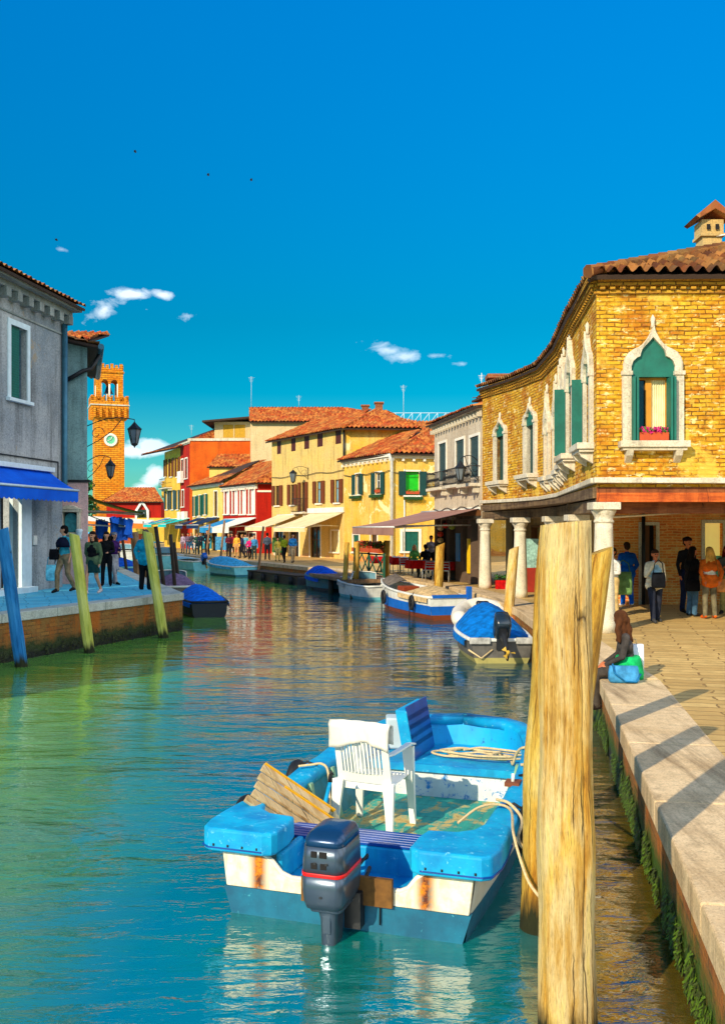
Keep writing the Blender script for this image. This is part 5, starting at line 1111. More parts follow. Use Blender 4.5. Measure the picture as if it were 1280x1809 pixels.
# lanterns on the left
lw1 = bf2[1]
lantern('larger black street lantern on a curled bracket in front of the clock tower', (-9.35, 32.6, 6.35), WP(237.5, 741, 32.6), h=.66, r=.22)
lantern('smaller black lantern hanging lower across the clock tower', (-11.3, 39.4, 5.6), WP(195, 808, 39.4), h=.62, r=.2)
# distant fill: houses on the left beyond (hidden side) and behind the canal end
for (nm, lab, pts, zt, mt) in (('ochre_house', 'ochre house with shops on the left bank behind the quay poles', [(-17.5, 49), (-13.9, 48.6), (-24, 75), (-30, 72)], 8.0, 'pl_yd'),):
    h_, _ = house(nm, lab, pts, QL, zt, MT[mt])
# ------------------------------------------------------------------ boats
MT['b_blue'] = paint('bright blue boat paint', S(0, 176, 218), wear=S(130, 214, 232), wamt=.36, col2=S(0, 132, 192), rough=.5, spec=.35)
MT['b_teal'] = paint('teal antifouling', S(0, 112, 140), wear=S(90, 190, 200), wamt=.33, col2=S(0, 84, 112), rough=.5)
MT['b_in'] = paint('turquoise inner paint', S(40, 176, 160), wear=S(150, 110, 70), wamt=.4, col2=S(20, 130, 130), rough=.5)
MT['b_white'] = paint('white hull paint', S(240, 234, 214), wear=S(200, 180, 130), wamt=.28, col2=S(226, 214, 186))
MT['rubber'] = plain('black rubber', (.012, .012, .013), .6)
MT['rope'] = plain('pale rope', S(216, 190, 140), .9, .4, 60)
MT['plastic'] = plain('white plastic', S(240, 238, 226), .35, .08, 3)
# transom paint with rust runs below the two bolts
m, t = newmat('rust streaked white transom'); ob = OBJ(t); sp = t.t.nodes.new('ShaderNodeSeparateXYZ'); t.t.links.new(ob, sp.inputs[0])
n = t.noise(ob, 14, 6, .7); ns = t.noise(t.map(ob, (9, 1, 2)), 2, 5, .6); msk = None
for x in (-.62, .58):
    d = t.math('ABSOLUTE', t.math('SUBTRACT', sp.outputs[0], x)); d = t.math('ADD', d, t.math('MULTIPLY', t.math('SUBTRACT', n, .5), .09)); k = t.ramp(d, (.02, 1.0), (.085, 0.0)); msk = k if msk is None else t.math('MAXIMUM', msk, k)
msk = t.math('MULTIPLY', msk, t.ramp(t.math('ADD', sp.outputs[2], t.math('MULTIPLY', ns, .15)), (.22, 0.0), (.3, 1.0)))
c = t.mix(t.ramp(n, (.35, 0.0), (.65, 1.0)), S(246, 238, 214), S(228, 210, 172)); c = t.mix(t.math('MULTIPLY', t.ramp(ns, (.5, 0.0), (.72, 1.0)), .5), c, S(210, 170, 100))
c = t.mix(msk, c, t.mix(t.ramp(n, (.4, 0.0), (.6, 1.0)), S(226, 130, 4), S(84, 28, 4)))
MT['b_transom'] = finish(m, t, c, .5, n, .15, .01, .4)
# deck floor: worn turquoise boards
m, t = newmat('worn turquoise deck'); uv = OBJ(t); n = t.noise(uv, 3, 7, .7, .4); n2 = t.noise(t.map(uv, (7, 1, 1), rot=(0, 0, 1.57)), 2, 6, .65)
sp = t.t.nodes.new('ShaderNodeSeparateXYZ'); t.t.links.new(uv, sp.inputs[0]); pl = t.math('FRACT', t.math('MULTIPLY', sp.outputs[1], 2.6))
c = t.mix(t.ramp(n2, (.35, 0.0), (.65, 1.0)), S(70, 176, 150), S(30, 140, 130)); c = t.mix(t.ramp(t.math('ADD', t.math('MULTIPLY', n, .7), t.math('MULTIPLY', n2, .3)), (.5, 0.0), (.56, 1.0)), c, S(206, 178, 106)); c = t.mix(t.math('MULTIPLY', t.ramp(n, (.6, 0.0), (.68, 1.0)), .7), c, S(120, 80, 40))
c = t.mix(t.ramp(pl, (0, 1.0), (.03, 0.0)), c, (.02, .05, .05)); MT['b_floor'] = finish(m, t, c, .7, n2, .3, .01, .3)
MT['b_navy'] = plain('dark blue painted slats', S(8, 70, 150), .35, .4, 5)
BO, BR = Vector((-.135, 7.01, 0)), math.atan2(-.315, .949)
BM = Matrix.Translation(BO) @ Matrix.Rotation(BR, 4, 'Z') @ Matrix.Diagonal((1.07, 1, 1, 1))
boat0 = thing('blue_motorboat', 'worn bright blue and white open motorboat with a plastic chair in it, nearest boat', 'boat', BO, BR, 'boats moored on the canal'); boat0.scale = (1.07, 1, 1)
ST = [(0, .93, .60), (.3, .95, .60), (.8, .975, .61), (1.5, .99, .625), (2.2, .98, .65), (2.9, .94, .685), (3.35, .885, .715), (3.7, .79, .74), (3.95, .64, .76), (4.1, .42, .775), (4.17, .18, .78), (4.19, .0, .78)]
def wz(y):
    for a, b in zip(ST[:-1], ST[1:]):
        if a[0] <= y <= b[0]: s = (y-a[0])/(b[0]-a[0]); return lerp(a[1], b[1], s), lerp(a[2], b[2], s)
    return ST[-1][1:]
def bpart(mb, name, mats, parent=boat0, bevel=0, seg=2): return mb.build(name, mats, parent, world=False, bevel=bevel, seg=seg)
for side in (-1, 1):
    pass
def hull_rings(prof):
    L_ = [[(-(w if w > 0 else 0)*p[0], y-(p[2] if w < .9 else 0)*0, lerp(p[1], zs, p[3])) for p in prof] for y, w, zs in ST]
    return L_
mb = MB()
# outer hull: rows at bottom, chine, paint line, mid, sheer
PR = [(.0, -.22, 0, 0), (.78, -.18, 0, 0), (.90, -.02, 0, 0), (.935, .19, 0, .0), (.965, .19, 0, .5), (.985, .0, 0, 1)]
def row(k, sgn, y, w, zs):
    a, z, _, f_ = PR[k]; rake = (max(0, y-3.2)**1.5)*.16*(1-(k/5)); return (sgn*w*a, y-rake, lerp(z, zs-.06, f_))
for sgn in (-1, 1):
    for (k0, k1, mi) in ((0, 3, 0), (3, 5, 1)):
        rings = [[row(k, sgn, y, w, zs) for k in range(k0, k1+1)] for y, w, zs in ST]
        if sgn < 0: rings = [list(reversed(r)) for r in rings]
        mb.loft(rings, mi, False, False, True)
bpart(mb, 'hull', [MT['b_teal'], MT['b_white']])
mb = MB()
TP_ = [(-.87, .2), (.87, .2), (.9, .45), (.58, .45), (.52, .41), (.46, .33), (.40, .30), (-.38, .30), (-.46, .33), (-.53, .41), (-.6, .45), (-.9, .45)]
mb.prism(TP_, (0, -.03, 0), (1, 0, 0), (0, 0, 1), (0, .07, 0)); bpart(mb, 'transom', MT['b_transom'], bevel=.008)
mb = MB(); mb.prism([(-.74, -.3), (.74, -.3), (.885, .2), (-.885, .2)], (0, -.035, 0), (1, 0, 0), (0, 0, 1), (0, .07, 0)); bpart(mb, 'transom_base', MT['b_teal'])
mb = MB(); pts = [(x, -.035, z) for x, z in TP_[2:]]; mb.tube([Vector(p)+Vector((0, .03, .005)) for p in pts], .02, 6); bpart(mb, 'transom_edge', MT['b_white'])
# inner lining
mb = MB()
for sgn in (-1, 1):
    rings = [[(sgn*max(0, w-.13-.0*k)*(1-.05*k), min(y, 4.19)-.12 if y > 4 else y+.04, lerp(zs-.04, .1, k/3)) for k in range(4)] for y, w, zs in ST]
    if sgn > 0: rings = [list(reversed(r)) for r in rings]
    mb.loft(rings, 0, False, False, True)
bpart(mb, 'lining', paint('inner side paint', S(16, 130, 150), wear=S(190, 210, 190), wamt=.34, col2=S(10, 96, 90)))
mb = MB(); mb.face([(-.83, .5, .14), (.83, .5, .14), (.86, 1.5, .14), (.84, 2.4, .14), (.8, 3.1, .14), (-.8, 3.1, .14), (-.84, 2.4, .14), (-.86, 1.5, .14)]); bpart(mb, 'deck', MT['b_floor'])
# ribs on the inside
for sgn in (-1, 1):
    for y in (1.0, 1.55, 2.1, 2.65):
        w_, z_ = wz(y); mb = MB(); mb.add([(sgn*(w_-.13), y-.03, z_-.05), (sgn*(w_-.13), y+.03, z_-.05), (sgn*(w_-.21), y+.03, .14), (sgn*(w_-.21), y-.03, .14), (sgn*(w_-.19), y-.03, z_-.05), (sgn*(w_-.19), y+.03, z_-.05), (sgn*(w_-.27), y+.03, .14), (sgn*(w_-.27), y-.03, .14)], [(0, 1, 2, 3), (7, 6, 5, 4), (0, 4, 5, 1), (1, 5, 6, 2), (3, 2, 6, 7), (0, 3, 7, 4)]); bpart(mb, 'rib', plain('pale rib paint', S(150, 190, 150), .6, .4))
# gunwale
mb = MB()
SS = []
for sgn in (1, -1):
    ys = [.35+i*(4.19-.35)/34 for i in range(35)]
    for y in (ys if sgn > 0 else reversed(ys)):
        w_, z_ = wz(y); SS.append((sgn*w_, y, z_))
rings = []
for i, (x, y, z) in enumerate(SS):
    a = Vector(SS[max(0, i-1)]); b = Vector(SS[min(len(SS)-1, i+1)]); d = (b-a); d.z = 0; d = d.normalized() if d.length > 1e-6 else Vector((-1, 0, 0)); nin = Vector((-d.y, d.x, 0)); c = Vector((x, y, z)); wob = .008*math.sin(y*9+x*3)
    rings.append([c+nin*a_+Vector((0, 0, b_)) for a_, b_ in ((-.055, -.13), (-.06, -.03+wob), (-.035, .0+wob), (.12, .005+wob), (.155, -.02), (.16, -.09), (.1, -.1), (0, -.12))])
mb.loft(rings, 0, True, True, True); g_ = bpart(mb, 'gunwale', MT['b_blue'])
# corner pads
for sgn in (-1, 1):
    mb = MB(); o_ = [(.50, -.09), (.56, -.12), (.97, -.115), (1.03, -.07), (1.06, .1), (1.06, .35), (1.045, .62), (.93, .72), (.84, .62), (.80, .48), (.70, .39), (.50, .36), (.475, .2), (.475, -.04)]
    o_ = [(sgn*x, y) for x, y in o_]
    mb.prism(o_, (0, 0, .475), (1, 0, 0), (0, 1, 0), (0, 0, .175)); bpart(mb, 'corner_pad', MT['b_blue'], bevel=.024, seg=3)
    mb = MB(); q_ = [(x*1.008, y*1.008-.001) for x, y in o_]; mb.prism(q_, (0, 0, .5), (1, 0, 0), (0, 1, 0), (0, 0, .012)); bpart(mb, 'pad_seam', MT['b_navy'])
    for k in range(4): mb = MB(); x_ = .6+.11*k; mb.lathe((sgn*x_, -.118, .52), [(.008, 0), (.008, .016)], 6); bpart(mb, 'rivet', MT['iron'])
# motor well and stern bench
mb = MB(); mb.box(-.5, .5, .04, .5, .2, .24); mb.box(-.52, -.47, .04, .5, .24, .46); mb.box(.47, .52, .04, .5, .24, .46); mb.box(-.52, .52, .46, .5, .14, .438); bpart(mb, 'motor_well', MT['b_blue'], bevel=.015)
for k in range(6): mb = MB(); mb.box(-.86, .86, .47+.055*k, .515+.055*k, .44, .465); bpart(mb, 'slat', MT['b_navy'], bevel=.004)
# bow bench
mb = MB(); mb.face([(-.82, 2.98, .47), (.82, 2.98, .47), (.72, 3.55, .47), (.48, 3.9, .47), (0, 4.05, .47), (-.48, 3.9, .47), (-.72, 3.55, .47)]); mb.box(-.83, .83, 2.95, 2.99, .40, .475); bpart(mb, 'bow_bench', MT['b_blue'])
mb = MB(); mb.box(-.8, .8, 3.0, 3.03, .14, .41); bpart(mb, 'bench_front', paint('scuffed white panel', S(236, 238, 236), wear=S(30, 130, 200), wamt=.42, scale=2))
mb = MB()
rings = [[(x, y-.1, .47), (x, y-.07, z-.03)] for (x, y, z) in [(wz(3.1+i*.1)[0]-.15, 3.1+i*.1, wz(3.1+i*.1)[1]) for i in range(10)]+[(.2, 4.08, .77), (0, 4.1, .77), (-.2, 4.08, .77)]+[(-wz(3.1+i*.1)[0]+.15, 3.1+i*.1, wz(3.1+i*.1)[1]) for i in reversed(range(10))]]
mb.loft(rings, 0, False, False, True); bpart(mb, 'bow_panel', paint('cyan bow paint', S(0, 176, 230), wear=S(0, 90, 150), wamt=.36, col2=S(20, 160, 220)))
mb = MB(); mb.box(.8, .92, 1.8, 1.95, .63, .665); bpart(mb, 'cleat_plate', plain('rusty plate', S(130, 70, 40), .8, .5)); mb = MB(); mb.tube([(.86, 1.86, .66), (.86, 1.88, .73)], .015, 6); bpart(mb, 'pin', MT['wframe'])
mb = MB(); mb.box(.1, .36, -.075, -.035, .2, .4); mb.box(-.28, .06, -.09, -.03, .18, .36); bpart(mb, 'motor_bracket_board', plain('old stained board', S(120, 80, 30), .8, .6, 14))
# outboard motor (part of the boat)
om = bpart(MB().box(-.1, .1, -.06, .0, .2, .42), 'outboard_motor', MT['iron'])
ABS[om.name] = Vector((0, 0, 0))
def rrect(cx, cy, hx, hy, z, r=.4, n=5):
    P = []
    for (sx, sy, a0) in ((1, 1, 0), (-1, 1, 90), (-1, -1, 180), (1, -1, 270)):
        for k in range(n): a = R(a0+90*k/(n-1)); P.append((cx+sx*hx*(1-r)+hx*r*math.cos(a), cy+sy*hy*(1-r)+hy*r*math.sin(a), z))
    return P
MT['cowl'] = plain('metallic grey blue cowling', S(84, 98, 112), .28, .3, 5, metal=.55, spec=.6); MT['cowl_top'] = plain('dark blue cowling top', S(22, 62, 100), .25, .2, 5, metal=.3, spec=.6)
cx = 0.0
mb = MB(); mb.loft([rrect(cx, -.33, a, b, z, .35) for a, b, z in ((.12, .2, .26), (.155, .25, .28), (.172, .27, .33), (.182, .275, .42), (.184, .275, .53))]); bpart(mb, 'lower_cowling', MT['cowl'], om)
mb = MB(); mb.loft([rrect(cx, -.33, a, b, z, .35) for a, b, z in ((.1855, .277, .525), (.1862, .278, .532), (.1862, .278, .545), (.1855, .277, .553))]); bpart(mb, 'red_stripe', plain('red stripe', S(226, 20, 20), .4), om)
mb = MB(); mb.loft([rrect(cx, -.33+o, a, b, z, .38) for a, b, z, o in ((.184, .275, .55, 0), (.18, .27, .66, 0), (.172, .262, .745, .005))]); bpart(mb, 'cowling', MT['cowl'], om)
mb = MB(); mb.loft([rrect(cx, -.33+o, a, b, z, .4) for a, b, z, o in ((.174, .264, .745, .005), (.168, .255, .79, .01), (.145, .225, .825, .02), (.1, .16, .845, .03), (.03, .05, .85, .03))]); bpart(mb, 'cowling_top', MT['cowl_top'], om)
for (x0, x1, z0, z1) in ((-.085, -.035, .67, .715), (-.015, .05, .67, .715), (-.085, -.03, .585, .63), (-.005, .05, .585, .63)):
    mb = MB(); mb.box(cx+x0, cx+x1, -.607, -.59, z0, z1); bpart(mb, 'vent', MT['dark'], om, bevel=.004)
mb = MB(); mb.loft([rrect(cx, -.3, a, b, z, .3) for a, b, z in ((.135, .22, .235), (.14, .225, .262))]); mb.loft([rrect(cx, -.33, a, b, z, .5) for a, b, z in ((.05, .11, -.45), (.06, .12, -.1), (.07, .13, .15), (.085, .16, .24))])
mb.box(cx-.035, cx+.035, -.475, -.44, .06, .2); bpart(mb, 'leg', MT['cowl'], om, bevel=.006)
mb = MB(); mb.box(cx+.06, cx+.2, -.2, -.03, .02, .3); mb.tube([(cx+.1, -.1, .3), (cx+.2, -.05, .38), (cx+.18, .12, .4)], .018, 6); mb.tube([(cx+.3, -.07, .35), (cx+.34, -.1, .3), (cx+.34, -.1, .04)], .008, 5); bpart(mb, 'clamp', MT['iron'], om)
om.scale = (.8, .84, .92); om.location = (.0, .03, .03)
for (x_, z_) in ((-.05, .62), (.05, .62), (0, .37)): mb = MB(); mb.box(cx+x_-.012, cx+x_+.012, -.612, -.60, z_, z_+.014); bpart(mb, 'screw', MT['iron'], om)
mb = MB(); mb.tube([(cx+.1, -.06, .42), (cx+.16, .12, .5), (cx+.1, .3, .42), (cx-.1, .4, .3)], .014, 6); bpart(mb, 'control_cable', MT['rubber'], om)
# fender tyres and ropes of the boat
for (y, sgn) in ((.75, -1), (1.9, -1), (1.2, 1), (2.1, 1)):
    w_, z_ = wz(y); mb = MB(); c = Vector((sgn*(w_+.09), y, z_-.16)); mb.tube([c+Vector((0, .16*math.cos(a), .16*math.sin(a))) for a in [k*math.pi/9 for k in range(19)]], .052, 8, cap=False); mb.tube([c+Vector((0, 0, .14)), c+Vector((-sgn*.1, 0, .2)), c+Vector((-sgn*.2, 0, .17))], .012, 5)
    props(bpart(mb, 'tyre_fender', MT['rubber']))
def rope(label, pts, r=.013, sub=6, name='rope', group='ropes of the blue boat'):
    P = [Vector(p) for p in pts]; Q = []
    for i in range(len(P)-1):
        p0, p1, p2, p3 = P[max(0, i-1)], P[i], P[i+1], P[min(len(P)-1, i+2)]
        for k in range(sub):
            s = k/sub; Q.append(.5*((2*p1)+(p2-p0)*s+(2*p0-5*p1+4*p2-p3)*s*s+(3*p1-p0-3*p2+p3)*s**3))
    Q.append(P[-1]); mb = MB(); mb.tube(Q, r, 6)
    return props(mb.build(name, MT['rope']), label, 'rope', group)
L2 = lambda x, y, z: BM @ Vector((x, y, z))
rr = random.Random(4); pts = []
for k in range(46):
    a = k*.62; rr_ = .26+.10*math.sin(k*.37)+rr.uniform(-.05, .05); pts.append(L2(.3+rr_*1.25*math.cos(a)+.04*math.sin(k), 3.38+rr_*.55*math.sin(a), .49+.0012*k+rr.uniform(0, .02)))
rope('untidy coil of pale rope on the bow bench of the blue boat', pts, .012)
p2 = GP(950, 1560, 0); p2 = WP(950, 1500, 7.0)
pl_ = lambda px, py, Y=6.98: WP(px, py, Y)
rope('pale rope running from the coil over the rail to the yellow pole', [L2(.62, 3.3, .5), L2(.66, 3.15, .5), L2(.7, 3.1, .62), L2(.78, 3.0, .71), L2(.9, 2.95, .7), L2(1.05, 2.3, .72), WP(945, 1330, 7.2), WP(968, 1330, 7.1)], .014)
rope('short taut rope from the rail cleat to the yellow pole', [L2(.84, 2.42, .68), L2(.98, 2.4, .69), L2(1.02, 2.0, .68), WP(938, 1382, 7.2), WP(960, 1384, 7.1)], .014)
rope('slack rope looping from the rail down past the yellow pole', [L2(.6, .9, .55), L2(.72, 1.05, .64), L2(.86, 1.1, .67), L2(.98, 1.0, .66), WP(906, 1470, 7.05), WP(916, 1510, 6.9), WP(934, 1560, 6.75), WP(962, 1596, 6.6)], .011)
rope('second slack rope knotted on the right rail of the blue boat', [L2(.84, 1.2, .68), L2(.95, 1.12, .68), L2(1.06, 1.0, .6), WP(915, 1480, 7.1), WP(928, 1500, 7.0), WP(950, 1490, 6.84)], .013)
rope('rope hanging from the left rail into the blue boat', [L2(-1.0, 1.75, .67), L2(-.9, 1.8, .68), L2(-.8, 1.82, .69), L2(-.72, 1.75, .62), L2(-.6, 1.45, .35), L2(-.55, 1.35, .2)], .012)
mb = MB()
for k in range(5): z = 1.42+k*.028; c = WP(950, 0, 6.98); mb.tube([Vector((c.x+.16*math.cos(a), 6.98+.16*math.sin(a), z+.01*math.sin(a*2+k))) for a in [j*math.pi/9 for j in range(19)]], .014, 5, cap=False)
# plastic chair
CO = BM @ Vector((0, 0, 0)); cc_ = Vector((.11, 8.84, .145)); CR = R(-25)
chair0 = thing('plastic_chair', 'white plastic garden armchair standing in the blue boat', 'chair', cc_, CR)
SC = 1.1
def cp(mb, name, mat=None, bevel=.006): return mb.build(name, mat or MT['plastic'], chair0, world=False, bevel=bevel)
for sx in (-1, 1):
    for (y0, y1, h_) in ((-.24, -.2, .44), (.25, .21, .66)):
        mb = MB(); a, b = Vector((sx*.25, y0, 0)), Vector((sx*.225, y1, h_)); 
        pr = [(-.028, -.022), (.028, -.022), (.018, .022), (-.018, .022)]
        mb.loft([[(p.x+q[0]*k, p.y+q[1]*k, p.z) for q in pr] for p, k in ((a*SC, 1.1), (lerp(a, b, .5)*SC, 1.5), (b*SC, 2.1))], smooth=False); cp(mb, 'leg')
    mb = MB(); mb.loft([[(sx*(x0+q[0]), y, z+q[1]) for q in ((-.03, 0), (.03, 0), (.03, .018), (-.03, .018))] for x0, y, z in ((.27, .28, .68*1.08), (.29, .12, .71*1.08), (.29, -.05, .7*1.08), (.26, -.2, .68*1.08), (.23, -.26, .66*1.1))], smooth=False); cp(mb, 'armrest')
mb = MB(); mb.loft([[(x*w_, y, z-.04*(1-abs(x))*1 if abs(x) < 1 else z) for x in (-1, -.6, 0, .6, 1)] for y, z, w_ in ((.25, .46, .25), (.2, .475, .26), (0, .46, .26), (-.2, .45, .24))], closed=False, cap=False); mb.box(-.26, .26, .2, .25, .42, .47); mb.box(-.25, .25, -.22, -.19, .40, .46); cp(mb, 'seat')
bk = []
mb = MB(); back = lambda x, z: (x, -.21-.12*(z-.45)/.5+.03*(1-(x/.25)**2)*-1, z)
def bar(x0, x1, z0, z1, th=.016):
    P = [back(x0, z0), back(x1, z0), back(x1, z1), back(x0, z1)]; mb.add([(p[0]*1.05, p[1], p[2]) for p in P]+[(p[0]*1.05, p[1]+th, p[2]) for p in P], [(0, 1, 2, 3), (7, 6, 5, 4), (0, 4, 5, 1), (1, 5, 6, 2), (2, 6, 7, 3), (3, 7, 4, 0)])
bar(-.25, -.19, .45, .98); bar(.19, .25, .45, .98); bar(-.19, .19, .88, 1.0); bar(-.19, .19, .47, .56)
for k in range(11): x = -.165+k*.033; bar(x-.009, x+.009, .56, .88)
cp(mb, 'backrest', bevel=0)
mb = MB(); n = 18   # towel draped over the back
rows = []
for j in range(13):
    s = j/12; r_ = []
    for i in range(n+1):
        u = i/n*2-1; wv = .012*math.sin(i*1.3+j*.4)
        if s < .55: y = -.365-.01*math.sin(i)+wv; z = lerp(.83-.03*math.sin(i*.35+1), 1.03, s/.55)
        elif s < .65: y = -.33+wv; z = 1.045
        else: y = -.27+wv; z = lerp(1.03, .86, (s-.65)/.35)
        r_.append((u*(.285+.02*s), y, z-.012*(u*u)))
    rows.append(r_)
mb.loft(rows, 0, False, False, True); o = mb.build('towel', MT['white'], None)
o.location = (0, 0, 0); o.matrix_world = Matrix.Translation(cc_) @ Matrix.Rotation(CR, 4, 'Z') @ Matrix.Translation(ABS[o.name]); props(o, 'white towel draped over the back of the plastic chair', 'towel')
so_ = o.modifiers.new('thick', 'SOLIDIFY'); so_.thickness = .012
# boards over the left rail
bl = [MT['woodb'] if 'woodb' in MT else woodmat('grey plank wood', [S(120, 84, 50), S(186, 150, 98), S(214, 184, 134), S(226, 200, 150)], knots=False)][0]
yl = plain('yellow painted edge', S(236, 176, 20), .6, .25, 12)
A_, B_ = WP(446, 1404, 7.9), WP(580, 1492, 8.1); dd = (B_-A_); wd_ = Vector((.07, .26, .10)).normalized(); up = dd.cross(wd_).normalized()
if up.z < 0: up = -up
for k in range(5):
    root = thing('plank', ['lowest and longest weathered plank across the left rail of the blue boat', 'second weathered plank from the bottom of the stack across the left rail', 'middle weathered plank of the stack across the left rail', 'fourth weathered plank, with a yellow painted edge, across the left rail', 'top plank with yellow edge stepped back in two pieces on the left rail'][k], 'plank', A_, 0, 'planks lying across the boat rail')
    o_ = A_+wd_*(.082*k-.13)+up*(.02*k)-dd*(.05-.012*((k*3) % 4)+.01*k); mb = MB(); mb.obox(o_, dd*(1.02-.03*k), wd_*.07, up*.03); mb.build('board', bl, root, bevel=.004)
    if k >= 3: mb = MB(); mb.obox(o_+wd_*.0705+dd*(.0 if k == 4 else .3), dd*(.95 if k == 4 else .66), wd_*.012, up*.045); mb.build('painted_edge', yl, root, bevel=.003)
mb = MB(); a, b = WP(567, 1448, 8.2), WP(583, 1382, 8.35); mb.tube([a-(b-a)*.3, b], [.02, .017], 8); root = thing('boat_hook', 'blue handled boat hook leaning behind the outboard motor', 'boat hook', a); mb.build('shaft', MT['b_blue'], root)
mb = MB(); mb.tube([b, b+Vector((.0, .01, .05)), b+Vector((.012, .01, .09)), b+Vector((.03, .0, .06))], [.02, .018, .014, .006], 8); mb.build('head', MT['iron'], root)
mb = MB(); c = WP(590, 1446, 8.5); mb.lathe((c.x, c.y, .15), [(.03, 0), (.05, .01), (.055, .14), (.045, .2), (.02, .23), (.02, .26)], 12); props(mb.build('float', plain('cream float', S(226, 206, 160), .6, .2)), 'small cream float behind the planks', 'float')
# blue board on the bow bench
P0, P1 = Vector((.54, 10.02, .475)), Vector((.80, 10.68, .475)); d = P1-P0; nl = Vector((-d.y, d.x, 0)).normalized()
root = thing('blue_hatch_board', 'blue slatted hatch board propped upright on the bow bench', 'board', P0)
mb = MB(); mb.obox(P0, d, nl*.09, Vector((-.09, 0, .5))); mb.build('panel', MT['b_navy'], root, bevel=.006)
mb = MB(); mb.obox(P0-d*.03-nl*.01+Vector((0, 0, -.0)), d*.03, nl*.12, Vector((-.09, 0, .52))); mb.obox(P0-nl*.01+Vector((-.09, 0, .5)), d*1.02, nl*.12, Vector((-.004, 0, .022))); mb.build('edge_trim', MT['b_blue'], root, bevel=.004)
for k in range(5): mb = MB(); mb.obox(P0-nl*.012+Vector((-.09, 0, .5))*(.06+.19*k), d*.98, nl*.012, Vector((-.027, 0, .15))); mb.build('slat', MT['b_navy'], root, bevel=.004)
mb = MB(); q = Vector((.26, 10.55, .475)); mb.box(q.x, q.x+.3, q.y, q.y+.25, q.z, q.z+.34); props(mb.build('plastic_bin', plain('pale bin plastic', S(200, 216, 216), .4, .2), bevel=.02), 'pale plastic bin behind the white chair', 'bin')
